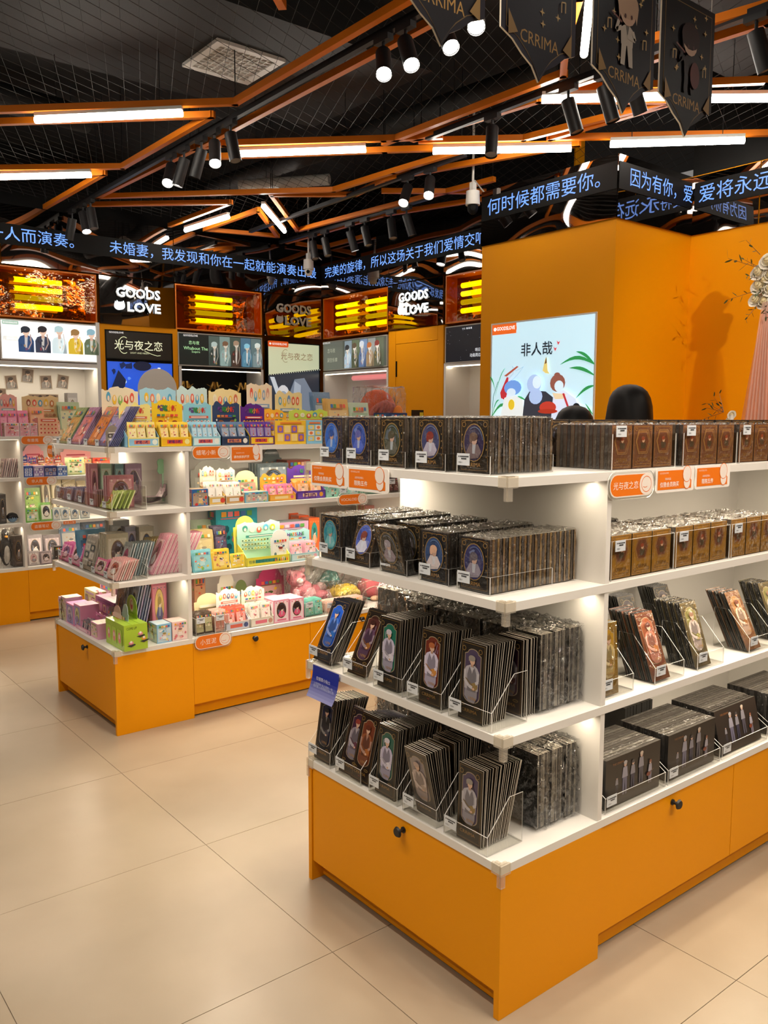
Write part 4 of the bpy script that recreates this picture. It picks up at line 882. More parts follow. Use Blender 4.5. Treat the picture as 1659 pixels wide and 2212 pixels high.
def art_wide(w, h):
    a = Art(.00016)
    for i, (x, y, s, c, hr) in enumerate(((-.30,.24,.5,'#3c3a42','#2a2a30'),(-.16,.16,1.0,'#66647a','#a8a4a6'),(-.02,.22,.85,'#38374a','#4a4648'),(.13,.26,.95,'#4e4c58','#c4b4a4'),(.30,.18,.7,'#7c7788','#8a5a48'))):
        X = x*w; Y = y*h; H = h*.72*s
        a.poly([(X-H*.1,Y),(X-H*.02,Y),(X,Y+H*.45),(X+H*.03,Y),(X+H*.1,Y),(X+H*.1,Y+H*.6),(X-H*.1,Y+H*.6)], c); a.poly([(X-H*.14,Y+H*.5),(X+H*.13,Y+H*.5),(X+H*.09,Y+H*.8),(X-H*.09,Y+H*.8)], mixc(c, '#c9c6d0', .35))
        a.ell(X, Y+H*.88, H*.07, H*.08, '#c0a090', 8); a.ell(X, Y+H*.93, H*.085, H*.06, hr, 8)
    a.ell(.27*w, .38*h, .04*w, .045*h, '#7a3c2a', 10); a.line([(.27*w,.38*h),(.37*w,.46*h)], w*.008, '#6a4a34'); a.text('THE CRRIMA', -.3*w, .88*h, h*.045, '#8a5a34')
    return a
def tag_art(w=.045, h=.030):
    a = Art(.0003); a.rect(0,0,w,h,'#d6dce2')
    a.text('■ ■■■■■■■', w*.52, h*.74, col='#23262a', w=w*.8); a.text('■■■■', w*.55, h*.56, col='#23262a', w=w*.4); a.text('价格 ¥', w*.28, h*.25, col='#23262a', w=w*.3)
    return a
TAG = MB('print').art(tag_art(), I4)
TAGM = TAG.box(0,0,-.0008,.045,.030,0,'#d6dce2').mesh('price_tag')
def acrylic_tray(Mx, w, h, d, label, hs=None, back=None, group='clear acrylic trays', tagx=0.004, top=None, tag_=True):
    # clear tray: floor, front wall, side walls (sloping up when hs is given), back wall
    t = thing('acrylic_tray', label, 'tray', group, mat=Mx @ TR(0, .0008, 0)); k = .0025
    def plate_(nm, poly, mat4):
        return MB(['acrylic','acrylic_edge']).prism(poly, mat4, k, emi=1).build(nm, t)
    plate_('tray_floor', [(-w/2,-d),(w/2,-d),(w/2,0),(-w/2,0)][::-1], Matrix(((1,0,0,0),(0,0,1,0),(0,1,0,0),(0,0,0,1))) )
    plate_('front_wall', [(-w/2,0),(w/2,0),(w/2,h),(-w/2,h)], TR(0,0,-k))
    hb = back or (hs or h)
    plate_('back_wall', [(-w/2,0),(w/2,0),(w/2,hb),(-w/2,hb)], TR(0,0,-d))
    hs = hs or h
    poly = [(-d,0),(-k,0),(-k,h),(-d*.62,hs),(-d,hs)] if hs != h else [(-d,0),(-k,0),(-k,h),(-d,h)]
    for x in (-w/2, w/2-k):
        plate_('side_wall', poly, Matrix(((0,0,1,x),(0,1,0,0),(1,0,0,0),(0,0,0,1))))
    if tag_: link('price_tag', TAGM, t, mat=TR(-w/2+tagx, (top if top is not None else h)-.0255, .0012))
    return t
def row(Mb, name, meshes, n, pitch, tilt, lab1, lab2, cat, grp, fan=0.0, jit=.0006, start=.004, h=None, parts=None):
    for i in range(n):
        th = tilt+fan*i+(R.uniform(-.7, .7) if name == 'ticket_card' and i else 0)
        z = -start-pitch*i
        o = link(name, meshes[i % len(meshes)] if i else meshes[0], None, mat=Mb @ TR(R.uniform(-jit, jit)*2, .0038+max(0, -math.sin(math.radians(th)))*.009+R.uniform(0, jit*.5), z) @ RX(th), label=lab1 if i == 0 else lab2, cat=cat, group=grp)
        if i == 0 and parts: parts(o)
# crumpled bag tops
def film_flap(w, h, t, name='film_flap'):
    m = MB('film'); n = 9; vs = []
    for i in range(n):
        x = -w/2+w*i/(n-1); vs += [(x, h-.002, .0006), (x+R.uniform(-.003,.003), h+R.uniform(.0,.006), R.uniform(-.004,.003)), (x, h-.001, -t-.0004)]
    m.add(vs, [(3*i+k, 3*i+k+1, 3*i+k+4, 3*i+k+3) for i in range(n-1) for k in range(2)]); return m.mesh(name)
def add_film(m, w, h, t, seed):
    rr = random.Random(seed); m.mats = m.mats+['film']; n = 8
    for side in range(2):
        vs = []
        for i in range(n):
            f = i/(n-1)
            if side == 0: x = -w/2+w*f; vs += [(x, h-.001, .0006), (x+rr.uniform(-.003,.003), h+rr.uniform(.001,.006), rr.uniform(-t*.7,.001)), (x, h-.001, -t-.0004)]
            else: y = h*f; vs += [(w/2, y, .0004), (w/2+rr.uniform(.0008,.0035), y+rr.uniform(-.003,.003) if 0 < f < 1 else y, rr.uniform(-t*.8,0)), (w/2, y, -t)]
        m.add(vs, [(3*i+k, 3*i+k+1, 3*i+k+4, 3*i+k+3) for i in range(n-1) for k in range(2)], (1,1,1), 1)
    return m
FLAP = [film_flap(.112, .135, .009) for _ in range(3)]
def packs(Mb, w, h, t, bg, inner, coat, hair, n, tilt, lab, where, side='#3a3026', fan=0, pitch=.0098, vary=('#4a3c28','#2c2622','#6a5230'), topc='#938d82'):  # topc is bag film grey, raised to include the film's highlights
    art = art_pack(w, h, bg, inner, coat, hair)
    ms = [slab(w, h, t, bg, side, topc, art).mesh('card_pack')]+[add_film(slab(w, h, t, bg, c, mixc(topc, '#b5b0a4', R.uniform(0,.5))), w, h, t, k).mesh('card_pack') for k, c in enumerate(vary+(side,)+vary)]
    def parts(o): link('film_flap', FLAP[0], o)
    row(Mb, 'card_pack', ms, n, pitch, tilt, lab, 'filmed dark card pack behind the front one, '+where, 'card pack', 'card packs, '+where, fan, parts=parts)
# --- top shelf, end bay
top = [(.757,'#16233f','#2c63c0','#3f78cf','#2a4f9c',8,0,'filmed card pack with a bright blue oval, topmost shelf, at the far end'),
       (.62,'#171c30','#3350a6','#4b62c0','#5a5fa8',9,0,'filmed card pack with a blue-violet figure, second on the top shelf'),
       (.467,'#1c1b16','#3d4538','#585a52','#4c4a3c',10,0,'filmed card pack with a grey-green oval, middle of the top shelf'),
       (.307,'#1a1714','#39406a','#a7a3b8','#7c2f28',22,0,'filmed card pack with a red-haired figure in white, top shelf'),
       (.147,'#1d1712','#2a2348','#6d5f63','#5e4840',24,0,'filmed card pack with a brown-haired figure, top shelf by the corner')]
wh = ['top shelf, first holder','top shelf, second holder','top shelf, middle holder','top shelf, fourth holder','top shelf, corner holder']
for i, (v, bg, inn, co, hr, n, tl, lb) in enumerate(top):
    Mb = FE(.028, v, Z1)
    acrylic_tray(Mb, .118, .046, .235 if i == 4 else .20, 'clear acrylic tray with a blue-white price tag, '+wh[i])
    packs(Mb, .104, .136, .0085, bg, inn, co, hr, n, tl, lb, wh[i])
    if i in (2,): packs(FE(.035, v, Z1) @ TR(0,0,-.10), .104, .132, .0085, bg, inn, co, hr, 8, -11, 'leaning filmed card pack behind the middle holder of the top shelf', 'top shelf, leaning in the middle holder')
mid = [(.765,'#14202b','#2a8ba2','#6fb8c0','#4aa0a8',0,0,'filmed card pack with a teal oval, second shelf, far end'),
       (.625,'#2a2320','#4a5fb8','#c9cbe0','#7c4038',-17,4,'leaning filmed card pack with a blue oval and red-haired figure, second shelf'),
       (.458,'#211e18','#3c3a34','#8a7f8c','#a09aa8',13,4,'forward-leaning filmed card pack with a pale-haired figure, second shelf middle'),
       (.290,'#151a22','#2f4a78','#c9c0c4','#d0a890',0,0,'filmed card pack with a fair-haired figure in white, second shelf'),
       (.141,'#1a1a1e','#2c2f60','#8a8494','#5a5460',0,0,'filmed card pack with a dark-haired figure, second shelf by the corner')]
wh = ['second shelf, first holder','second shelf, second holder','second shelf, middle holder','second shelf, fourth holder','second shelf, corner holder']
for i, (v, bg, inn, co, hr, tl, nl, lb) in enumerate(mid):
    Mb = FE(.028, v, Z2)
    acrylic_tray(Mb, .118, .046, .235, 'clear acrylic tray with a blue-white price tag, '+wh[i])
    g = ('#7a5a26','#3a3026','#8a6a30') if i == 4 else ('#2c2622','#1e1b1a','#3a332a')
    if tl:
        packs(Mb, .104, .136, .0085, bg, inn, co, hr, nl, tl, lb, wh[i], vary=g)
        off = .055 if tl > 0 else .062
        packs(Mb @ TR(0,0,-off), .104, .136, .0085, bg, inn, co, hr, 27, 0, 'filmed dark card pack upright behind the leaning ones, '+wh[i], wh[i]+', upright ones', vary=g)
    else: packs(Mb, .104, .136, .0085, bg, inn, co, hr, 34, 0, lb, wh[i], vary=g)
# --- tall ticket cards on the two lower shelves
def ticket_mesh(w, h, bg, inner, coat, hair, prop, small=None, edge='#b9b2a4'):
    return slab(w, h, .0022, bg, edge, '#c9c2b2', art_ticket(w, h, bg, inner, coat, hair, prop, small), mat='gloss', back='#141312').mesh('ticket_card')
def back_ticket(w, h, c): return slab(w, h, .0022, '#1a1715', c, '#c9c2b2', mat='gloss', back='#141312').mesh('ticket_card')
TB = [back_ticket(.088, .203, c) for c in ('#cfc8ba','#a8a294','#ded7c8','#7a756a')]
TK = dict(blue=('#10192c','#2050b8','#3d6cc4','#27509c','#2a62b0'), brown=('#20150f','#4a2420','#5c3f5a','#3a1c16','#8a5a2a'), green=('#16181a','#1f6a58','#b9b4cc','#c4c0cc','#d0ccd8'), guitar=('#1d1712','#6a2c20','#c4bcd4','#a8623c','#c08440'),
          sax=('#221e1a','#4a3f58','#a7a3ac','#8f8880','#8a7448'), dark=('#14161e','#1c2340','#22242c','#151823','#3a3a48'), brown2=('#1f1512','#6a3420','#8a5030','#5a2a1c','#a06030'), green2=('#1a1c1c','#2f5a4c','#b4aec8','#c9c4cc','#d0ccd8'), pale=('#3a3430','#8a8080','#b8a8a4','#b49a90','#a8988c'), maroon=('#1c1418','#3c2038','#8f8794','#8a3a30','#5a3040'))
def tickets(Mb, key, n, tilt, fan, lab, where, pitch=.006, start=.006, small=None):
    m0 = ticket_mesh(.088, .203, *TK[key], small)
    row(Mb, 'ticket_card', [m0]+TB[1:]+TB[:1], n, pitch, tilt, lab, 'dark ticket card with pale edges behind the front one, '+where, 'ticket card', 'ticket cards, '+where, fan, start=start)
def tray_at(z, v, w, lab, d=.13): acrylic_tray(FE(.006, v, z), w, .05, d, lab, hs=.135, back=.006, group='clear sloped ticket holders')
for v, w, lb in ((.79,.125,'first at the far end'),(.61,.118,'second'),(.455,.13,'third'),(.30,.14,'fourth'),(.125,.155,'fifth, at the corner')):
    tray_at(Z3, v, w, 'clear sloped ticket holder with price tag on the third shelf, '+lb)
tickets(FE(.012,.80,Z3),'blue',10,-24,-.3,'tall blue ticket card leaning back at the far end of the third shelf','third shelf, far end', .0052)
tickets(FE(.012,.62,Z3),'brown',3,-25,0,'tall brown ticket card with red date, leaning far back on the third shelf','third shelf, second holder',small='1212')
tickets(FE(.012,.470,Z3),'green',18,-4,-.25,'upright ticket card with a pale-haired flutist on green, third shelf','third shelf, flutist holder',.0062)
tickets(FE(.012,.290,Z3),'guitar',12,-4,-.6,'ticket card with a guitarist in lilac, third shelf','third shelf, guitarist holder',.0065,small='1027')
tickets(FE(.012,.133,Z3),'sax',12,-3,-.7,'ticket card with a saxophone player in a dark vest, third shelf by the corner','third shelf, corner holder',.007)
tickets(FE(.135,.115,Z3),'maroon',7,-1,0,'ticket card with a figure on maroon, second line of the third shelf','third shelf, second line',.008)
for v, w, lb in ((.80,.12,'first at the far end'),(.645,.13,'second'),(.475,.13,'third'),(.315,.14,'fourth'),(.135,.16,'fifth, at the corner')):
    tray_at(Z4, v, w, 'clear sloped ticket holder with price tag on the lowest shelf, '+lb)
tickets(FE(.012,.80,Z4),'dark',14,-9,-.9,'dark navy ticket card at the far end of the lowest shelf','lowest shelf, far end',.0062)
tickets(FE(.012,.665,Z4),'maroon',2,-17,0,'ticket card on maroon, half hidden behind the brown one, lowest shelf','lowest shelf, maroon pair')
tickets(FE(.010,.60,Z4),'brown2',12,-14,-1.6,'ticket card with an orange-brown violinist, lowest shelf','lowest shelf, violinist holder',.0055,small='1212')
tickets(FE(.012,.482,Z4),'green2',20,-5,-.6,'ticket card with a pale-haired flutist in lilac, lowest shelf','lowest shelf, flutist holder',.006)
tickets(FE(.030,.312,Z4),'pale',11,14,-.9,'washed-out grey ticket card tipping forward, lowest shelf','lowest shelf, tipping forward',.005)
tickets(FE(.095,.315,Z4),'guitar',13,2,-.8,'ticket card behind the forward-tipping ones, lowest shelf','lowest shelf, behind the tipping ones',.006)
tickets(FE(.012,.133,Z4),'sax',18,-2,-.8,'ticket card with a saxophone player, lowest shelf by the corner','lowest shelf, corner holder',.0056)
def crumple(w, h, t, seed, amp=.0065, nx=9, ny=16, nz=6):
    rr = random.Random(seed); m = MB('film'); x0, x1, z0, z1 = -w/2-.004, w/2+.004, -t-.004, .004; y0, y1 = -.0, h+.012
    def grid(f, a, b):
        vs = []
        for i in range(a+1):
            for j in range(b+1):
                p = f(i/a, j/b); vs.append((p[0]+rr.uniform(-amp,amp), max(.0005, p[1]+rr.uniform(-amp,amp)), p[2]+rr.uniform(-amp,amp)))
        m.add(vs, [(i*(b+1)+j, i*(b+1)+j+1, (i+1)*(b+1)+j+1, (i+1)*(b+1)+j) for i in range(a) for j in range(b)])
    grid(lambda s,u: (x0+(x1-x0)*s, y0+(y1-y0)*u, z1), nx, ny); grid(lambda s,u: (x0+(x1-x0)*s, y0+(y1-y0)*u, z0), nx, ny)
    grid(lambda s,u: (x0, y0+(y1-y0)*u, z0+(z1-z0)*s), nz, ny); grid(lambda s,u: (x1, y0+(y1-y0)*u, z0+(z1-z0)*s), nz, ny); grid(lambda s,u: (x0+(x1-x0)*s, y1, z0+(z1-z0)*u), nx, nz)
    return m.mesh('film_wrap')
CR = [crumple(.09, .205, .05, s) for s in range(4)]
BC = [slab(.088, .203, .0042, '#1b1816', c, '#9a9386', mat='gloss', back='#141312').mesh('bundled_card') for c in ('#171412','#8f887a','#1f1b18','#5a554c')]
def bundle(Mb, n, lab, grp, k):
    t = thing('card_bundle', lab, 'card bundle', grp, mat=Mb)
    for i in range(n): link('card', BC[(i//3+k) % 4 if i % 4 else 1], t, mat=TR(0, .006, -.0045*i-.001) @ RX(R.uniform(-.6,.6)))
    link('film_wrap', CR[k % 4], t, mat=Matrix.Diagonal((1,1,(n*.0045+.006)/.055,1)))
for zi, z in ((0, Z3), (1, Z4)):
    sh = ['third','lowest'][zi]; k = 0
    for v in (.110, .222, .334, .446, .558, .670, .782):
        for j, u in enumerate((.205, .262, .319)):
            if v > .6 and j == 0: continue
            ln_ = ['outermost line','second line','third line','middle line','fifth line','sixth line','last line'][int(round((v-.11)/.112))]; ps_ = ['front','middle','rear'][j]
            bundle(FE(u+R.uniform(-.001,.001), v, z) @ TR(0,.003,0) @ RX(R.uniform(-1,1)), 10, '%s film-wrapped bundle of dark cards in the %s of the %s shelf' % (ps_, ln_, sh), 'wrapped card bundles on the %s shelf' % sh, k); k += 1
# --- right bay: fronts facing the right
GM = {}
def gold_ms(tone, w=.090, h=.118):
    if tone not in GM:
        GM[tone] = [slab(w, h, .011, tone, '#3c332a', '#67615a', art_gold(w, h, tone)).mesh('gold_pack')]+[add_film(slab(w, h, .011, tone, c, mixc('#77716a','#a8a298',R.uniform(0,.5))), w, h, .011, k).mesh('gold_pack') for k, c in enumerate(('#2e2924','#4a3d2e','#24211f'))]
    return GM[tone]
def gold_cols(u0, z, n, tone, lab, where, glass=False, v0=.02):
    w = .090
    acrylic_tray(FS(u0+.147, v0-.006, z), .296, .108 if glass else .0975, .215, 'clear tall box of packs, '+where, group='clear tall boxes', top=.105 if glass else .115, tagx=.012)
    for c in range(3):
        row(FS(u0+.052+.0955*c, v0, z), 'gold_pack', gold_ms(tone), n, .0125, 0, lab+', '+['left row','middle row','right row'][c], 'brown and gold filmed pack behind the front ones, '+where, 'card pack', 'gold packs, '+where)
gold_cols(.413, Z1, 15, '#6e4630', 'brown filmed pack with a coffin-shaped picture, top shelf right bay first box', 'top shelf right bay, first box')
gold_cols(.748, Z1, 15, '#6e4630', 'brown filmed pack with a coffin-shaped picture, top shelf second box', 'top shelf right bay, second box')
gold_cols(1.062, Z1, 15, '#6e4630', 'brown filmed pack with a coffin-shaped picture, top shelf third box', 'top shelf right bay, third box')
gold_cols(.425, Z2, 15, '#a5762a', 'golden filmed pack behind glass, second shelf first box', 'second shelf right bay, first box', True)
gold_cols(.732, Z2, 15, '#a5762a', 'golden filmed pack behind glass, second shelf second box', 'second shelf right bay, second box', True)
gold_cols(1.040, Z2, 15, '#a5762a', 'golden filmed pack behind glass, second shelf third box', 'second shelf right bay, third box', True)
packs(FE(.46, .30, Z2), .092, .118, .0095, '#1c1620', '#2a2348', '#6d5f63', '#5e4840', 30, 0, 'dark pack edge-on at the back of the second shelf, right bay', 'second shelf right bay, back row', side='#2d2824', vary=('#35302a','#24201e','#3c3630'), pitch=.0106)
bk = slab(.104, .136, .009, '#2a211b', '#2a2622', '#8a847a', art_pack(.104,.136,'#2a211b','#38302c','#5a4a40','#3a2e28')).mesh('card_pack')
for c in range(14):
    for r_ in range(3): link('card_pack', bk, None, mat=FS(.33+.112*c+R.uniform(-.003,.003), .232+.011*r_, Z1) , label='filmed card pack standing in the long back row on the top shelf', cat='card pack', group='card packs, top shelf long back row')
for c in range(3):
    for r_ in range(13): link('card_pack', bk, None, mat=FE(.04+.0, .0, 0) if False else FS(.33+.112*c+R.uniform(-.003,.003), .27+.0115*r_, Z1), label='filmed card pack standing in the deep back rows on the top shelf', cat='card pack', group='card packs, top shelf deep back rows')
# slanted ticket cards, third shelf right bay
TK.update(gold=('#7a5c14','#a8801c','#c8b070','#8a6a30','#8a6a30'), copper=('#5c2f1e','#8a4a2c','#b0705a','#5a2c20','#a86a3c'), olive=('#4e4630','#7a7444','#b8a8a0','#8a6a58','#8a8440'), rust=('#6e462a','#9a6a3a','#c8a890','#6a3a28','#8a5a30'), grey=('#1c1a1a','#4a4248','#8a8090','#b09a88','#5a5058'))
for u, v, key, n, tl, lb, wr_ in ((.462,.03,'gold',9,-4,'golden-yellow filmed ticket card next to the divider, third shelf right bay','third shelf right bay, golden holder'),
      (.700,.018,'copper',13,-21,'copper-brown filmed ticket card leaning back, third shelf right bay','third shelf right bay, copper holder'),
      (.925,.018,'olive',13,-19,'shiny olive ticket card leaning back, third shelf right bay','third shelf right bay, olive holder'),
      (1.235,.018,'rust',10,-27,'rust-brown filmed ticket card leaning far back, third shelf right bay','third shelf right bay, rust holder'),
      (.56,.20,'gold',8,-8,'golden ticket card in the second line, third shelf right bay','third shelf right bay, second line gold'),
      (.86,.20,'grey',7,-20,'grey ticket card leaning in the second line, third shelf right bay','third shelf right bay, second line grey'),
      (1.10,.22,'grey',9,-22,'dark grey ticket card in the second line further right, third shelf right bay','third shelf right bay, second line dark'),
      (1.45,.03,'olive',10,-22,'ticket card in the holder beyond the rust one','third shelf right bay, last holder')):
    m0 = slab(.088,.203,.0024,TK[key][0],'#24201c','#c9c2b2',art_ticket(.088,.203,*TK[key]),mat='filmed',back='#141312').mesh('ticket_card')
    mb = [slab(.088,.203,.0024,'#1a1715',c,'#b5ae9e',mat='filmed',back='#141312').mesh('ticket_card') for c in ('#1a1816','#0f0e0d')]
    row(FS(u, v+.004, Z3), 'ticket_card', [m0]+mb, n, .0075, tl, lb, 'dark filmed ticket card behind the front one, '+wr_, 'ticket card', 'ticket cards, '+wr_)
    acrylic_tray(FS(u+.03, v, Z3), .15, .05, .13, 'clear sloped ticket holder, '+wr_, hs=.135, back=.006, group='clear sloped ticket holders', tagx=.004)
# wide boxed sets, lowest shelf right bay
wm = slab(.262,.142,.011,'#2e2926','#191716','#3a3632',art_wide(.262,.142),mat='gloss').mesh('wide_card_set')
wm2 = [slab(.262,.142,.011,'#2a2623',c,d,mat='filmed').mesh('wide_card_set') for c, d in (('#191716','#3e3a36'),('#111010','#4a4640'),('#1d1b19','#34302d'))]
for u, n, tl, lb in ((.575,13,0,'nearest the divider'),(.880,14,0,'second from the divider'),(1.185,3,-13,'third from the divider, leaning'),(1.50,13,0,'fourth from the divider')):
    Mb = FS(u, .022, Z4)
    row(Mb, 'wide_card_set', [wm]+wm2, n, .0125, tl, 'wide dark card set with a small band of musicians, '+lb, 'wide dark card set behind the front one, '+lb, 'card set', 'wide card sets, '+lb)
    if n == 3: row(Mb @ TR(0,0,-.062), 'wide_card_set', wm2, 10, .0125, 0, 'wide dark card set upright behind the leaning ones', 'wide dark card set upright behind the leaning ones', 'card set', 'wide card sets, upright behind the leaning ones')
    acrylic_tray(FS(u, .012, Z4), .292, .045, .11, 'clear sloped tray under the wide card sets, '+lb, hs=.085, back=.006, group='clear sloped wide trays')
for c in range(10):
    for q in (0, 1): row(FE(.55+.30*q+.0155*c, .33, Z4), 'wide_card_set', [slab(.15,.142,.013,'#26231f','#1c1a18','#3a3632',mat='matte').mesh('dark_card_box')] , 1, .01, 0, 'dark card box edge-on at the back of the lowest shelf', '', 'card box', 'dark card boxes at the back')
# --- signs and notices
def rabbitless(a, x, y, r):      # plain white rounded patch with an orange outline
    a.ell(x, y, r*1.12, r*1.0, '#e0701e', 16); a.ell(x, y, r, r*.88, '#efe3d8', 16)
def pill_sign(Mx, txt, label, w=.21, h=.066, fs=None):
    t = thing('shelf_sign', label, 'sign', 'orange shelf signs', mat=Mx)
    a = Art(); a.rrect(0,0,w,h,h*.45,'#f0e6dc'); m = MB(['acrylic','acrylic_edge'])
    pts = Art(); pts.rrect(-.006,-.006,w+.006,h+.006,h*.5,(1,1,1)); m.prism(pts.L[0][0], I4, .003, emi=1).build('clear_holder', t)
    a.rrect(.003,.003,w-.003,h-.003,h*.43,'#ea781c'); a.text(txt, w*.36, h*.5, col='#f6ece2', w=min(w*.56, len(txt)*h*.42)); 
    a.rrect(w*.67,.003,w-.003,h-.003,h*.42,'#efe4da'); a.ring(w*.83, h*.5, h*.36, h*.34, h*.03, '#e0701e'); a.ring(w*.80, h*.42, h*.16, h*.06, h*.03, '#e0701e', 8, 200, 340)
    MB('print').art(a, TR(0,0,.0035)).build('sign_print', t); return t
def notice(Mx, lines, label, w=.19, h=.068, big=None):
    t = thing('notice_card', label, 'sign', 'orange purchase notices', mat=Mx)
    a = Art(); a.rrect(0,0,w,h,h*.14,'#f2ebe4'); MB('print').prism(a.L[0][0], TR(0,0,.0005), .002, '#f2ebe4').build('card_board', t)
    a = Art(); a.poly([(w*.04,h*.12),(w*.92,h*.12),(w*.92,h*.45),(w*.68,h*.9),(w*.04,h*.9)], '#ea781c'); a.text('GOODSLOVE', w*.2, h*.8, col='#f6dccb', w=w*.22)
    a.text(lines[0], w*.30, h*.56, col='#f6ece2', w=w*.030*len(lines[0])*1.2); a.text(lines[1], w*.34, h*.33, col='#fbf3ea', w=min(w*.5, w*.062*len(lines[1])*1.3), bold=.01)
    a.ell(w*.80, h*.38, w*.095, h*.30, '#ea781c'); a.ell(w*.80, h*.38, w*.085, h*.27, '#efe3da'); a.ell(w*.79, h*.72, w*.115, h*.36, '#ea781c'); a.ell(w*.79, h*.72, w*.105, h*.33, '#efe3da')
    MB('print').art(a, TR(0,0,.003)).build('card_print', t); return t
zs = Z1-.064
notice(FE(-.006, .812, zs-.002), ('限购商品','仅限会员购买'), 'orange and white notice on the front shelf end, farther of two')
notice(FE(-.006, .622, zs-.004), ('此款商品每人','限购五件'), 'orange and white purchase-limit notice on the front shelf end, nearer of two')
pill_sign(FS(.372, -.006, zs-.004), '光与夜之恋', 'orange rounded shelf sign at the corner of the right bay', w=.195, h=.062)
notice(FS(.580, -.006, zs-.002), ('限购商品','仅限会员购买'), 'orange and white notice in the right bay, next to the rounded sign')
notice(FS(.776, -.006, zs-.001), ('此款商品每人','限购五件'), 'orange and white purchase-limit notice in the right bay, rightmost')
t = thing('blue_notice', 'blue paper notice with white lettering hanging off the third shelf end', 'notice', None, mat=FE(-.005, .811, Z3-.104))
vs = []; n = 10
for j in range(n+1):
    for i in range(2): vs.append((i*.14-.022*(1-j/n)**2+.0, .104*j/n-.0, .012*(1-j/n)**2+.001))
m = MB('print')
for j in range(n): m.add(vs, [(2*j,2*j+1,2*j+3,2*j+2)], mixc('#a9aeea', '#0f2a9c', min(1, (j+.5)/n*1.7)))
m.build('paper', t, smooth=True)
a = Art(); a.text('应援票小贴士', .07, .068, col='#e8ecfa', w=.075); a.text('入场须知 每人限购一份', .07, .050, col='#ccd6f6', w=.10); a.text('请凭票入场领取应援礼物', .07, .041, col='#ccd6f6', w=.11); a.text('光与夜 GOODSLOVE', .065, .018, col='#f2f4fd', w=.06); a.rect(.085,.012,.105,.024,'#f2f4fd')
MB('print').art(a, TR(-.006,0,.0065)).build('lettering', t)
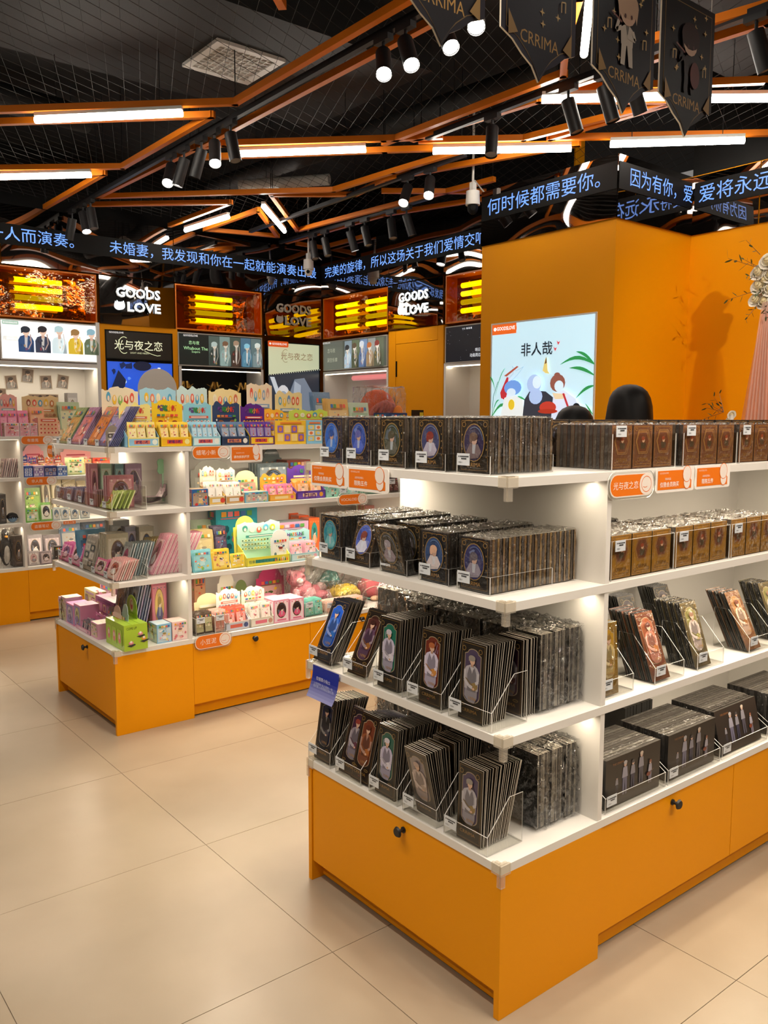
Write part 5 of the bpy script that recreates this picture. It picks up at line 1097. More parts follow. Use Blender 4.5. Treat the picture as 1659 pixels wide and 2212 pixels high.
# ================================================================ goods on the middle and far shelves: kind, facing, position, shelf height, width, height, depth
GOODS = [
('dbox','S',0.162,2.475,1.362,0.161,0.212,0.1,dict(pal=('#f2e38a', '#8fc4e0', '#e8f0e4', '#e07a5a'),l='yellow and sky-blue display box of packets, first in front on the middle top shelf',pk='#f0dc7a',npk=3,ht='蜡笔小新')),
('dbox','S',0.327,2.475,1.362,0.164,0.228,0.1,dict(pal=('#f4cf2e', '#f0b81c', '#f7ec9c', '#d8443a'),l='bright yellow display box of packets with a yellow header, middle top shelf',pk='#f7d53c',npk=3,ht='蜡笔小新')),
('dbox','S',0.489,2.475,1.362,0.156,0.217,0.1,dict(pal=('#8fd0e0', '#d8eef0', '#f2f6f0', '#e0604a'),l='pale teal display box with blue-striped packets, middle top shelf',pk='#9fd6ee',npk=5,ht='蜡笔小新')),
('dbox','S',0.649,2.475,1.362,0.16,0.223,0.1,dict(pal=('#33476a', '#24344f', '#e8e4dc', '#d88a5a'),l='navy blue display box of packets, middle top shelf',pk='#5f7fa8',npk=3,ht='蜡笔小新')),
('dbox','S',0.804,2.475,1.362,0.147,0.215,0.1,dict(pal=('#5a2a86', '#f2c42c', '#f4e070', '#e0523a'),l='purple display box with a yellow lip, middle top shelf',pk='#5a2a9a',npk=3,ht='蜡笔小新')),
('box','S',0.978,2.475,1.362,0.197,0.125,0.1,dict(pal=('#f4c83c', '#f9e08a', '#8a6ac0', '#e88a3a'),st='grid',l='yellow carton with a grid of little pictures, middle top shelf')),
('box','S',1.131,2.475,1.362,0.107,0.126,0.1,dict(pal=('#8cc8e6', '#f6dc70', '#f2f0e4', '#e8824a'),st='grid',l='blue and yellow carton, last before the dark card packs, middle top shelf')),
('dbox','S',0.189,2.72,1.362,0.194,0.293,0.1,dict(pal=('#f0e2c4', '#f6ead2', '#c8463a', '#8ab85a'),l='cream display header with food pictures, second line of the middle top shelf',npk=2,pk='#e8d8b0')),
('dbox','S',0.39,2.72,1.362,0.204,0.295,0.1,dict(pal=('#a8d6ea', '#8ec6e4', '#f2e9c8', '#e88a6a'),l='light blue display header, second line of the middle top shelf',npk=2,pk='#bfe2f0')),
('dbox','S',0.581,2.72,1.362,0.18,0.305,0.1,dict(pal=('#cfe6e4', '#a8d0e2', '#f0c8a0', '#d8604a'),l='pale many-coloured display header with a figure on top, second line',npk=2,pk='#e8e0c0')),
('dbox','S',0.776,2.72,1.362,0.202,0.298,0.1,dict(pal=('#f4e0a4', '#f0c860', '#f8eecc', '#d87a5a'),l='yellow-cream display header, second line of the middle top shelf',npk=2,pk='#f2dc90')),
('dbox','S',0.991,2.72,1.362,0.167,0.334,0.1,dict(pal=('#f2e0c4', '#f6ead6', '#d89a8a', '#8aa8c8'),l='tall cream header with rows of round badges, second line',npk=2,pk='#e8c8c0',st='dots')),
('dbox','S',1.183,2.72,1.362,0.187,0.294,0.1,dict(pal=('#f0dca4', '#f4e8c0', '#d8604a', '#7a9ac8'),l='cream header with coloured badges, second line, right end',npk=2,pk='#f0e0b0',st='dots')),
('dbox','S',0.998,2.6,1.362,0.191,0.19,0.1,dict(pal=('#f4b83c', '#f6cc6a', '#f8e8b4', '#e8763a'),l='low orange-yellow picture box behind the yellow carton',npk=2,pk='#f2c060')),
('dbox','S',1.239,2.6,1.362,0.27,0.192,0.1,dict(pal=('#cfe060', '#f6e07a', '#f0f4d0', '#e87a5a'),l='low green and yellow picture box with a round yellow top',npk=2,pk='#d8e880')),
('pouch','S',1.461,2.84,1.362,0.131,0.295,0.07,dict(pal=('#6f8fb4', '#c8d4e0', '#9ab0c8', '#e8d8b0'),l='blue and white bags stacked at the back of the middle top shelf',film=1)),
('pouch','S',1.47,2.7,1.362,0.165,0.253,0.07,dict(pal=('#d8b068', '#e8d0a0', '#8a6a3c', '#b8583a'),l='film bag of brown and yellow cards behind the green box',film=1)),
('pouch','S',1.628,2.7,1.362,0.151,0.232,0.06,dict(pal=('#c8d8c0', '#8ab08a', '#e0e8d0', '#e0806a'),l='film bag of pale green cards beside the plush',film=1)),
('plush','S',1.906,2.8,1.362,0.271,0.32,0.2,dict(pal=('#e8602c', '#d8786a', '#f0a08a', '#3a2a2a'),l='big orange-haired plush head in a clear bag on the middle top shelf',film=1)),
('box','S',1.821,2.6,1.362,0.147,0.17,0.15,dict(pal=('#26467a', '#3a5a94', '#1a2a4a', '#88a0c8'),l='dark blue carton right of the plush, middle top shelf')),
('plush','S',1.964,2.72,1.362,0.065,0.22,0.1,dict(pal=('#f08a3a', '#e8702c', '#f4a860', '#3a2a2a'),l='small orange plush beside the dark blue carton')),
('box','S',0.446,2.475,1.064,0.089,0.084,0.1,dict(pal=('#2f6ab0', '#e8c060', '#c83a3a', '#f0e8d8'),l='blue and red picture carton, second shelf of the middle unit, first')),
('dbox','S',0.538,2.475,1.064,0.091,0.193,0.1,dict(pal=('#efe2cc', '#e8c060', '#d84a3c', '#f0f0ec'),l='white tray with a kraft striped upright, second shelf, beside the blue carton',npk=2,pk='#f0ece4')),
('dbox','S',0.64,2.475,1.064,0.109,0.183,0.1,dict(pal=('#efe6d4', '#c89a58', '#d84a3c', '#f0f0ec'),l='second white tray with kraft upright, middle unit second shelf',npk=2,pk='#f4f0e8')),
('box','S',0.766,2.475,1.064,0.143,0.054,0.08,dict(pal=('#6ab8d8', '#f0d0a0', '#e06a6a', '#f8f0e0'),l='light blue low carton with a pink figure, middle unit second shelf')),
('board','S',0.634,2.7,1.064,0.246,0.215,0.01,dict(pal=('#8a8a84', '#a8a8a0', '#e0c8a0', '#c86a50'),l='grey scalloped display card behind the trays')),
('board','S',0.777,2.6,1.064,0.142,0.158,0.01,dict(pal=('#d8e8b0', '#e05a8a', '#58b8a0', '#f0e0c0'),l='pink and green picture card leaning behind the light blue carton')),
('dbox','S',0.925,2.475,1.064,0.168,0.141,0.1,dict(pal=('#f0a83a', '#f4b850', '#e86a8a', '#f8e0a0'),l='orange open display box, middle unit second shelf',npk=3,pk='#e87aa0')),
('dbox','S',1.106,2.475,1.064,0.19,0.182,0.1,dict(pal=('#5a3a96', '#6a4aa8', '#e8a83c', '#f0d0a0'),l='purple display box with orange treats, middle unit second shelf',npk=2,pk='#e8a040',ht='Fun')),
('box','S',1.244,2.475,1.064,0.082,0.066,0.08,dict(pal=('#8ad0b8', '#b8e4d4', '#2a3a3c', '#f0f0e8'),l='mint green small carton, middle unit second shelf')),
('cbox','S',1.368,2.475,1.064,0.159,0.053,0.1,dict(pal=('#a8d8d0', '#e0f0f0', '#4a6a8a', '#e8c0c8'),l='clear box of pale blue cards under the notices, middle unit second shelf')),
('cbox','S',1.545,2.475,1.064,0.186,0.06,0.1,dict(pal=('#8ac8b0', '#e8b8c0', '#c8e8dc', '#7a9ac0'),l='clear box of mint and pink cards, middle unit second shelf')),
('cbox','S',1.692,2.475,1.064,0.097,0.092,0.1,dict(pal=('#3a3238', '#8a4a50', '#c8b8b0', '#2a2a3a'),l='dark round-badge pack by the front shelf edge, middle unit second shelf')),
('board','S',1.065,2.8,1.064,0.129,0.271,0.02,dict(pal=('#3c4a4a', '#506060', '#78888a', '#20282a'),l='dark grey cut-out standing at the back of the second shelf')),
('cards','S',0.98,2.66,1.064,0.209,0.185,0.1,dict(pal=('#4a5a60', '#8a9aa4', '#303a40', '#c8d0d0'),l='dark grey card pack, back of the second shelf',n=10)),
('board','S',1.241,2.8,1.064,0.24,0.268,0.02,dict(pal=('#cfe4e0', '#8ac0c0', '#3a5a5c', '#f0f4f0'),l='pale teal picture board at the back of the second shelf',tilt=-25)),
('box','S',1.174,2.7,1.064,0.162,0.2,0.15,dict(pal=('#7a3a30', '#a86a58', '#3c2420', '#d8a890'),l='dark red flat carton behind the purple display box')),
('pouch','S',0.457,2.475,0.73,0.112,0.111,0.04,dict(pal=('#7ac8d4', '#a8e0e4', '#e8c050', '#f0f4f0'),l='sky-blue filmed pouch, first in the front of the middle unit third shelf',film=1,st='blob')),
('pouch','S',0.56,2.475,0.73,0.107,0.105,0.04,dict(pal=('#f2d03c', '#f6e07a', '#c87a50', '#3a2a20'),l='yellow filmed pouch with a round picture, third shelf',film=1,st='blob')),
('pouch','S',0.654,2.475,0.73,0.085,0.076,0.03,dict(pal=('#f4dc4c', '#e8c43c', '#f0f0e0', '#6aa050'),l='small yellow pouch beside the green display, third shelf',film=1,st='blob')),
('pouch','S',0.539,2.62,0.73,0.132,0.189,0.08,dict(pal=('#b8a468', '#d8cc9c', '#8a7848', '#e8e0c0'),l='khaki filmed pouches behind the sky-blue one',film=1)),
('pouch','S',0.643,2.62,0.73,0.075,0.201,0.08,dict(pal=('#3c3450', '#5a4a70', '#c8a860', '#201c2c'),l='dark violet pouch behind the yellow one',film=1)),
('pouch','S',0.66,2.78,0.73,0.214,0.22,0.06,dict(pal=('#a8b89c', '#d0d8c0', '#889878', '#e8ecd8'),l='grey-green filmed pouches at the back of the third shelf',film=1)),
('box','S',0.805,2.76,0.73,0.264,0.278,0.09,dict(pal=('#2a98ac', '#38b0c0', '#1c5a68', '#e87a8a'),l='large teal carton at the back of the third shelf')),
('dbox','S',0.832,2.475,0.73,0.27,0.226,0.1,dict(pal=('#a8d8c8', '#e8e04a', '#f0f0c8', '#3a8a80'),l='mint display box with yellow lettered lip, third shelf',npk=0,pk='#d8e8d8',ht='怪兽的初音未来')),
('board','S',0.761,2.58,0.73,0.141,0.252,0.01,dict(pal=('#e8e060', '#38a8a8', '#1a3a3c', '#f0f4e0'),l='teal and yellow cut-out standing on the mint display')),
('board','S',0.924,2.5,0.73,0.117,0.174,0.03,dict(pal=('#e6ece8', '#f4f4f0', '#587888', '#c84a4a'),l='white pouch hanging card inside the mint display')),
('dbox','S',1.065,2.475,0.73,0.188,0.165,0.1,dict(pal=('#a8dce0', '#d0eef0', '#f0b8c8', '#f0e8c0'),l='pale blue frilly display box with pink and cream pouches, third shelf',npk=2,pk='#f0b0c0',ht='HATSUNE')),
('box','S',1.099,2.66,0.73,0.227,0.188,0.12,dict(pal=('#c8a0c0', '#8ad0c8', '#3a4a60', '#e8c8d8'),l='pink and teal carton behind the pale blue display, third shelf')),
('box','S',1.24,2.86,0.73,0.066,0.21,0.09,dict(pal=('#e8602c', '#e86a34', '#2a8a84', '#f0a070'),l='orange-red carton with a teal oval, back of three',st='oval')),
('box','S',1.243,2.76,0.73,0.07,0.205,0.09,dict(pal=('#e8602c', '#e86a34', '#2a8a84', '#f0a070'),l='orange-red carton with a teal oval, middle of three',st='oval')),
('box','S',1.249,2.66,0.73,0.074,0.2,0.09,dict(pal=('#e8602c', '#e86a34', '#2a8a84', '#f0a070'),l='orange-red carton with a teal oval, front of three',st='oval')),
('cards','S',1.508,2.8,0.73,0.318,0.234,0.15,dict(pal=('#4a443c', '#6a6458', '#2c2824', '#8a8478'),l='dark card pack behind the front shelf edge, middle unit',n=14)),
('cards','S',1.847,2.78,0.73,0.276,0.227,0.12,dict(pal=('#b87870', '#d09890', '#8a5048', '#a8b060'),l='pinkish card pack far right on the middle unit',n=12)),
('cbox','S',0.461,2.475,0.406,0.112,0.125,0.12,dict(pal=('#5a4a3c', '#e8e4b0', '#7ab04a', '#d8c8b0'),l='clear box of green and brown pouches, bottom of the middle unit, first')),
('cbox','S',0.554,2.475,0.406,0.081,0.119,0.12,dict(pal=('#e0b8a8', '#c85a4a', '#f0e0d0', '#8a6a60'),l='clear box of pink pouches behind the rounded sign')),
('board','S',0.552,2.62,0.406,0.154,0.179,0.02,dict(pal=('#e8d8a8', '#c82a2c', '#a81c20', '#f0e8c8'),l='cream card with red apples, bottom of the middle unit',st='dots')),
('box','S',0.594,2.8,0.406,0.068,0.24,0.08,dict(pal=('#c88a68', '#d8a880', '#e07a8a', '#7a4a3a'),l='brown picture carton standing at the back by the divider')),
('dbox','S',0.642,2.475,0.406,0.145,0.205,0.1,dict(pal=('#e8e0dc', '#c8d0e0', '#4a5a8a', '#d86a5a'),l='white and blue display box with round badges, bottom of the middle unit',npk=2,pk='#d8604a',st='dots')),
('board','S',0.73,2.74,0.406,0.111,0.252,0.01,dict(pal=('#efe8da', '#f8f4ea', '#3a3430', '#a8c060'),l='white rounded cut-out with dark glasses shape, back of the bottom shelf')),
('board','S',0.798,2.7,0.406,0.087,0.209,0.01,dict(pal=('#5a6a3c', '#c0c890', '#e8e8d0', '#d87a6a'),l='olive green lettered card at the back of the bottom shelf',ht='小豆泥')),
('dbox','S',0.79,2.475,0.406,0.144,0.201,0.1,dict(pal=('#e8e2d0', '#f0ece0', '#c89a8a', '#e87a90'),l='cream display box with a pale pouch and pink lip, bottom of the middle unit',npk=2,pk='#e4d8cc')),
('box','S',0.909,2.475,0.406,0.099,0.124,0.14,dict(pal=('#f0a8c0', '#f6e4ec', '#3a2a2c', '#e0608a'),l='pink carton with a cream window picture, left one of two',st='oval')),
('box','S',1.007,2.475,0.406,0.094,0.119,0.14,dict(pal=('#f0a8c0', '#f6e4ec', '#3a2a2c', '#e0608a'),l='pink carton with a cream window picture, right one of two',st='oval')),
('box','S',0.946,2.64,0.406,0.095,0.11,0.1,dict(pal=('#d06a90', '#e8a0b8', '#8a2a50', '#f0c8d8'),l='magenta carton behind the pink window cartons')),
('board','S',1.03,2.78,0.406,0.183,0.239,0.02,dict(pal=('#b83a6a', '#f0d8c8', '#f4ece0', '#5a8a3c'),l='magenta framed blank display card at the back, bottom shelf')),
('cbox','S',1.128,2.475,0.406,0.138,0.095,0.12,dict(pal=('#7ac8b8', '#a8e0d4', '#e8b8b8', '#4a9a90'),l='clear box holding a teal toy, bottom of the middle unit')),
('bear','S',1.239,2.6,0.406,0.338,0.246,0.2,dict(pal=('#e88a98', '#f4b4bc', '#f8d8d8', '#c84a5c'),l='pink bear plush lying in a clear bag on the bottom shelf',film=1)),
('plush','S',1.47,2.76,0.406,0.129,0.178,0.12,dict(pal=('#38b0a8', '#6ad0c8', '#e8d060', '#1a3a3c'),l='teal plush with a yellow patch behind the pink bear')),
('plush','S',1.437,2.56,0.406,0.209,0.123,0.14,dict(pal=('#f0cc48', '#f6e07a', '#e8e0d0', '#6a3a2a'),l='yellow plush in film beside the pink bear',film=1)),
('cbox','S',1.347,2.475,0.406,0.299,0.07,0.14,dict(pal=('#f0c8b8', '#e8dcc8', '#f0a8a8', '#e8d090'),l='long clear box under the bear plush, bottom of the middle unit')),
('melon','S',1.694,2.58,0.406,0.276,0.154,0.16,dict(pal=('#e07880', '#f0a8a8', '#f4c8c0', '#8ac8b8'),l='big pink veined round cushion at the right of the bottom shelf')),
('folders','E',0,3.19,1.362,0.252,0.19,0.2,dict(pal=('#8aa070', '#e8963c', '#5a6a50', '#c8d0b0'),n=5,l='filmed picture folders leaning on the middle top shelf end, green and orange, first')),
('folders','E',0,3.01,1.362,0.237,0.189,0.2,dict(pal=('#a87aa0', '#e8785a', '#8a6a8c', '#c8a8d0'),n=12,l='filmed picture folders leaning on the middle top shelf end, violet, second')),
('folders','E',0,2.777,1.362,0.217,0.187,0.2,dict(pal=('#b86a48', '#e88a2c', '#8a5a50', '#7a5a70'),n=8,l='filmed picture folders leaning on the middle top shelf end, orange-brown, third')),
('folders','E',0,2.623,1.362,0.205,0.186,0.2,dict(pal=('#7a7ab0', '#a898c8', '#5a5a8a', '#c8c0d8'),n=6,l='filmed picture folders leaning on the middle top shelf end, blue-violet, fourth')),
('board','S',0.037,2.53,1.362,0.067,0.1,0.02,dict(pal=('#8a7f70', '#4a4640', '#a8a090', '#e8e0d0'),l='grey photo strip album beside the leaning folders, middle top shelf',st='grid')),
('cards','E',0.02,3.3,1.064,0.125,0.057,0.05,dict(pal=('#6a6488', '#a8a0b8', '#c88a90', '#4a4a68'),n=5,l='slim violet card pack in the clear box on the end, first',tilt=-12)),
('cards','E',0.02,3.157,1.064,0.112,0.067,0.05,dict(pal=('#6a6488', '#a8a0b8', '#c88a90', '#4a4a68'),n=5,l='slim violet card pack in the clear box on the end, second',tilt=-12)),
('cards','E',0.02,3.013,1.064,0.113,0.076,0.05,dict(pal=('#6a6488', '#a8a0b8', '#c88a90', '#4a4a68'),n=5,l='slim violet card pack in the clear box on the end, third',tilt=-12)),
('cards','E',0.02,2.819,1.064,0.177,0.079,0.08,dict(pal=('#b0848c', '#c8a0a4', '#8a5a60', '#d8c0c0'),n=8,l='rosy card stack lying beside the violet packs')),
('cards','E',0.02,2.628,1.064,0.157,0.092,0.1,dict(pal=('#b8cc70', '#dce4a0', '#e8a050', '#8aa040'),n=5,l='yellow-green card pack fanned out at the corner, middle unit end',tilt=-25)),
('tray','E',0,2.941,1.064,0.887,0.115,0.17,dict(pal=(),l='long clear box along the end of the middle second shelf')),
('cards','S',0.032,2.78,1.064,0.04,0.207,0.07,dict(pal=('#b87888', '#d098a4', '#8a5060', '#e0b8c0'),n=7,l='filmed fan pack standing upright in the back of the middle unit end, rose')),
('cards','S',0.093,2.78,1.064,0.058,0.205,0.07,dict(pal=('#a0c0a8', '#c8dccc', '#688a70', '#e0a8a0'),n=7,l='filmed fan pack standing upright in the back of the middle unit end, pale green')),
('cards','S',0.161,2.78,1.064,0.046,0.202,0.07,dict(pal=('#5a8a94', '#88b4bc', '#3c5a64', '#c8dce0'),n=7,l='filmed fan pack standing upright in the back of the middle unit end, teal')),
('cards','S',0.234,2.78,1.064,0.09,0.2,0.07,dict(pal=('#a888a8', '#c8a8c8', '#6a5a78', '#d8c8d8'),n=7,l='filmed fan pack standing upright in the back of the middle unit end, mauve')),
('cards','S',0.101,2.62,1.064,0.139,0.156,0.05,dict(pal=('#a0606a', '#c08890', '#6a3c44', '#e0c0c4'),n=6,l='dark rose fan pack lying before the others, middle unit end')),
('fans','S',0.297,2.66,1.064,0.254,0.221,0.1,dict(pal=('#b87aa0', '#8ab094', '#d8d0c8', '#c890b0'),l='clear box of bent pink and green fan bags by the divider',n=12)),
('cards','E',0.01,3.237,0.73,0.158,0.097,0.05,dict(pal=('#c8509a', '#e890c0', '#7a3a80', '#f0c8dc'),n=5,l='magenta card pack at the far end of the middle third shelf',tilt=-20)),
('cards','E',0.01,3.075,0.73,0.172,0.114,0.05,dict(pal=('#e86aa8', '#f4b0d0', '#3a2a3a', '#f8d8e8'),n=6,l='hot pink card pack with a dark-haired picture, middle third shelf',tilt=-20)),
('cards','E',0.01,2.891,0.73,0.169,0.172,0.12,dict(pal=('#a8a498', '#d8d4c8', '#4a5a5c', '#c0bcb0'),n=16,l='tall grey photo-strip card stack, middle third shelf end',tilt=-14,st='grid')),
('cards','E',0.01,2.729,0.73,0.145,0.079,0.05,dict(pal=('#e87aa8', '#f0e0d0', '#6a4a4a', '#f8c8d8'),n=4,l='small pink card pack before the grey stack, middle third shelf',tilt=-22)),
('cards','E',0.01,2.563,0.73,0.149,0.101,0.08,dict(pal=('#f0b8b4', '#f6d0c8', '#b8604a', '#e8e0d8'),n=7,l='salmon pink card pack at the corner of the middle third shelf',tilt=-24)),
('tray','E',-0.005,2.922,0.73,0.818,0.06,0.17,dict(pal=(),l='long clear box along the end of the middle third shelf')),
('pouch','S',0.102,3,0.73,0.163,0.186,0.06,dict(pal=('#6aa0c0', '#3a5a90', '#c0dce8', '#2a3a60'),l='blue filmed pouches at the back of the middle unit end',film=1)),
('cards','S',0.185,2.86,0.73,0.106,0.241,0.08,dict(pal=('#a8b0b4', '#c8d0d4', '#4a5a70', '#e0e4e4'),n=10,l='silver-grey photo card stack, rear of the middle unit end')),
('cards','S',0.222,2.8,0.73,0.069,0.213,0.06,dict(pal=('#9aa0b4', '#c8c4d8', '#5a5a78', '#e0dce8'),n=7,l='lilac-grey card stack, rear of the middle unit end')),
('cards','S',0.284,2.76,0.73,0.084,0.212,0.08,dict(pal=('#b0ac9c', '#d8d4c4', '#3a4a6a', '#e8e4d8'),n=9,l='cream-grey card stack, rear of the middle unit end')),
('cards','S',0.108,2.7,0.73,0.117,0.197,0.1,dict(pal=('#a8a48c', '#c8c4b0', '#5a4a48', '#d8d4c4'),n=12,l='grey-green card stack in the middle of the middle unit end')),
('cards','S',0.138,2.58,0.73,0.121,0.163,0.1,dict(pal=('#a8b8bc', '#d8e0e0', '#c85a8a', '#8aa8b4'),n=9,l='pale blue leaning cards with pink picture, middle unit end',tilt=0,lean=18)),
('cards','S',0.236,2.66,0.73,0.079,0.17,0.08,dict(pal=('#b8a468', '#d8c890', '#8a7438', '#e8e0c0'),n=6,l='khaki gold cards leaning behind the pink ones',lean=22)),
('cards','S',0.301,2.55,0.73,0.19,0.207,0.12,dict(pal=('#d890a4', '#f0c0cc', '#a85a70', '#e8dcd8'),n=26,l='rose pink card rows leaning by the divider, middle third shelf',lean=26)),
('tray','S',0.287,2.52,0.73,0.21,0.047,0.2,dict(pal=(),l='clear riser under the rose pink cards')),
('box','E',0,3.317,0.406,0.081,0.122,0.09,dict(pal=('#d8b8c4', '#c8d08a', '#8a7a50', '#f0dce4'),l='first pale carton with green pictures at the far end of the bottom shelf',st='blob')),
('box','E',0,3.231,0.406,0.086,0.131,0.09,dict(pal=('#d8b8c4', '#c8c88a', '#8a7a50', '#f0dce4'),l='second pale carton with green pictures beside the first',st='blob')),
('box','E',0,3.13,0.406,0.117,0.112,0.1,dict(pal=('#f0a0c8', '#a898d0', '#e8d8e8', '#8a7ab0'),l='pink carton with violet picture, left one of the pair',st='oval')),
('box','E',0.005,3.03,0.406,0.103,0.124,0.1,dict(pal=('#f0a0c8', '#b0a8d4', '#e8e0a8', '#8a7ab0'),l='pink carton with violet picture, right one of the pair',st='oval')),
('dbox','E',-0,2.931,0.406,0.214,0.09,0.09,dict(pal=('#e090b8', '#f0b8d0', '#6a4a60', '#f4d8e4'),npk=3,pk='#8a8890',l='pink scalloped display box with silver packets, bottom shelf end')),
('box','E',0,2.771,0.406,0.098,0.078,0.08,dict(pal=('#f0b0d0', '#e8e4a0', '#f4dce8', '#8aa050'),l='pink-topped striped carton before the green one',st='grid')),
('gbox','E',0.02,2.547,0.406,0.23,0.124,0.115,dict(pal=('#a8cc3c', '#b8dc50', '#e88a90', '#3a3a2a'),l='lime green carton with a rounded picture header at the corner of the middle unit')),
('box','E',0.16,3.465,0.406,0.185,0.142,0.06,dict(pal=('#d8cc9c', '#c8b88a', '#8a7858', '#a888b0'),l='tall cream carton with patterned top behind the pale ones',st='grid')),
('dbox','E',0.12,3.181,0.406,0.178,0.154,0.06,dict(pal=('#f0a8c8', '#e88ab8', '#f8d8e8', '#b86a9a'),npk=0,pk='#e8a0c0',l='pink display card with rounded arches, bottom shelf end')),
('box','E',0.14,2.998,0.406,0.276,0.141,0.09,dict(pal=('#a86a9a', '#c89ac0', '#e8d8b0', '#7a4a80'),l='violet checked carton behind the display box',st='grid')),
('box','E',0.26,3.321,0.406,0.237,0.163,0.05,dict(pal=('#d8b0c0', '#b888b8', '#f0d8dc', '#8a5a90'),l='tall pink and violet carton at the back of the bottom shelf end',st='blob')),
('pouch','E',0.06,2.739,0.406,0.129,0.146,0.04,dict(pal=('#7a7068', '#a8a098', '#4a4038', '#c8c0b0'),l='grey-brown pouch between the cartons',film=1)),
('board','E',0.05,2.617,0.406,0.111,0.184,0.006,dict(pal=('#f0c8c8', '#c8404c', '#f4e0dc', '#a8303a'),l='pale pink card with a red flame shape')),
('board','E',0.06,2.545,0.406,0.084,0.202,0.006,dict(pal=('#b0c8cc', '#c8dcdc', '#8aa4a8', '#e0e8e8'),l='grey-blue rounded card beside the red flame card')),
('cards','S',0.128,2.72,0.406,0.064,0.245,0.1,dict(pal=('#4a4850', '#6a6878', '#2a2830', '#8a88a0'),n=8,l='dark folders leaning in the middle of the bottom shelf end',lean=10)),
('cards','S',0.171,2.66,0.406,0.088,0.264,0.08,dict(pal=('#8a94b8', '#b8bcd8', '#4a5478', '#c8b8e0'),n=6,l='blue-violet folders leaning beside the dark ones',lean=14)),
('box','S',0.269,2.74,0.406,0.043,0.249,0.07,dict(pal=('#a05080', '#c87aa8', '#e890b0', '#5a2a50'),l='magenta tall carton with round picture, behind the green header',st='oval')),
('box','S',0.299,2.66,0.406,0.083,0.263,0.12,dict(pal=('#b8607a', '#d88a9c', '#e8c878', '#6a6a90'),l='tall rose carton with round pictures, pink side to the divider',st='oval')),
('box','S',0.239,2.475,0.406,0.077,0.092,0.1,dict(pal=('#8ac4e8', '#e8f0f4', '#f0b8c8', '#f0e08a'),l='sky carton with clouds and rainbow on the bottom shelf, left of the pink one',st='blob')),
('box','S',0.323,2.475,0.406,0.086,0.093,0.1,dict(pal=('#f6d8d4', '#f8e8e0', '#e0808c', '#e8a8a8'),l='pale pink carton with a scalloped top by the divider',st='blob')),
('dbox','S',0.353,5.35,1.362,0.14,0.315,0.1,dict(pal=('#f0b0a8', '#f4c8bc', '#d8605a', '#8ab0b8'),l='pink display header with small figures on the far top shelf',npk=0,pk='#f0c0c0')),
('dbox','S',0.577,5.3,1.362,0.278,0.308,0.1,dict(pal=('#e8cc98', '#f0dcb4', '#a05a40', '#c8783c'),l='cream header covered in round badges on the far top shelf',npk=4,pk='#f0b090',st='dots')),
('pouch','S',0.261,5.2,1.362,0.051,0.188,0.05,dict(pal=('#f08aac', '#f4b4c8', '#e8d8a0', '#d85a8a'),l='pink pouch on the far top shelf, by the picture edge',film=1,st='blob')),
('pouch','S',0.322,5.2,1.362,0.07,0.188,0.05,dict(pal=('#f08aac', '#f4b4c8', '#e8d8a0', '#d85a8a'),l='pink pouch on the far top shelf, middle one',film=1,st='blob')),
('pouch','S',0.397,5.2,1.362,0.075,0.189,0.05,dict(pal=('#f08aac', '#f4b4c8', '#e8d8a0', '#d85a8a'),l='pink pouch on the far top shelf, right one',film=1,st='blob')),
('box','S',0.282,5.095,1.362,0.104,0.097,0.07,dict(pal=('#f0d4d8', '#e07a90', '#f4ece8', '#c85a78'),l='low pink and white carton at the front of the far top shelf, first',st='blob')),
('box','S',0.371,5.095,1.362,0.073,0.097,0.07,dict(pal=('#f0d4d8', '#e07a90', '#f4ece8', '#c85a78'),l='low pink and white carton at the front of the far top shelf, second',st='blob')),
('box','S',0.434,5.095,1.362,0.053,0.097,0.07,dict(pal=('#f0d4d8', '#e07a90', '#f4ece8', '#c85a78'),l='low pink and white carton at the front of the far top shelf, third',st='blob')),
('box','S',0.537,5.095,1.362,0.149,0.135,0.08,dict(pal=('#f4c09c', '#e86a4a', '#f8e0c4', '#d85040'),l='peach carton with small orange pictures at the front of the far top shelf',st='dots')),
('pouch','S',0.502,5.22,1.362,0.113,0.214,0.05,dict(pal=('#f0a880', '#e8c89c', '#e86a50', '#a86a40'),l='orange pouches before the badge header',film=1,st='blob')),
('pouch','S',0.776,5.3,1.362,0.169,0.259,0.06,dict(pal=('#b8c8a0', '#e8d8a8', '#5a8a8c', '#e08a5a'),l='pale green picture pouches behind the leaning folders',film=1,st='blob')),
('cards','S',0.876,5.55,1.362,0.084,0.33,0.08,dict(pal=('#c8c4c0', '#e0dcd8', '#a8a4a0', '#f0ece8'),n=5,l='white film-covered cards at the back of the far top shelf')),
('box','S',0.383,5.095,1.064,0.064,0.082,0.08,dict(pal=('#2a4aa0', '#c8d4f0', '#e8ecf8', '#6a8ad0'),l='small blue carton in the front of the far second shelf, deep blue, first',st='grid')),
('box','S',0.456,5.095,1.064,0.075,0.08,0.08,dict(pal=('#a898c8', '#e8e4ec', '#8a6ab0', '#f0eef4'),l='small blue carton in the front of the far second shelf, lilac-white, second',st='grid')),
('box','S',0.541,5.095,1.064,0.092,0.077,0.08,dict(pal=('#2c3c80', '#8a94c0', '#c8b0a0', '#404a90'),l='small blue carton in the front of the far second shelf, navy, third',st='grid')),
('box','S',0.627,5.095,1.064,0.074,0.074,0.08,dict(pal=('#6a8cc8', '#e8f0f8', '#3c5aa0', '#c8d8f0'),l='small blue carton in the front of the far second shelf, blue-white, fourth',st='grid')),
('dbox','S',0.424,5.25,1.064,0.058,0.16,0.1,dict(pal=('#3a3a78', '#c84a3c', '#e8a850', '#5a4a90'),l='small dark picture box in the second line of the far second shelf, first',npk=1,pk='#a86a50')),
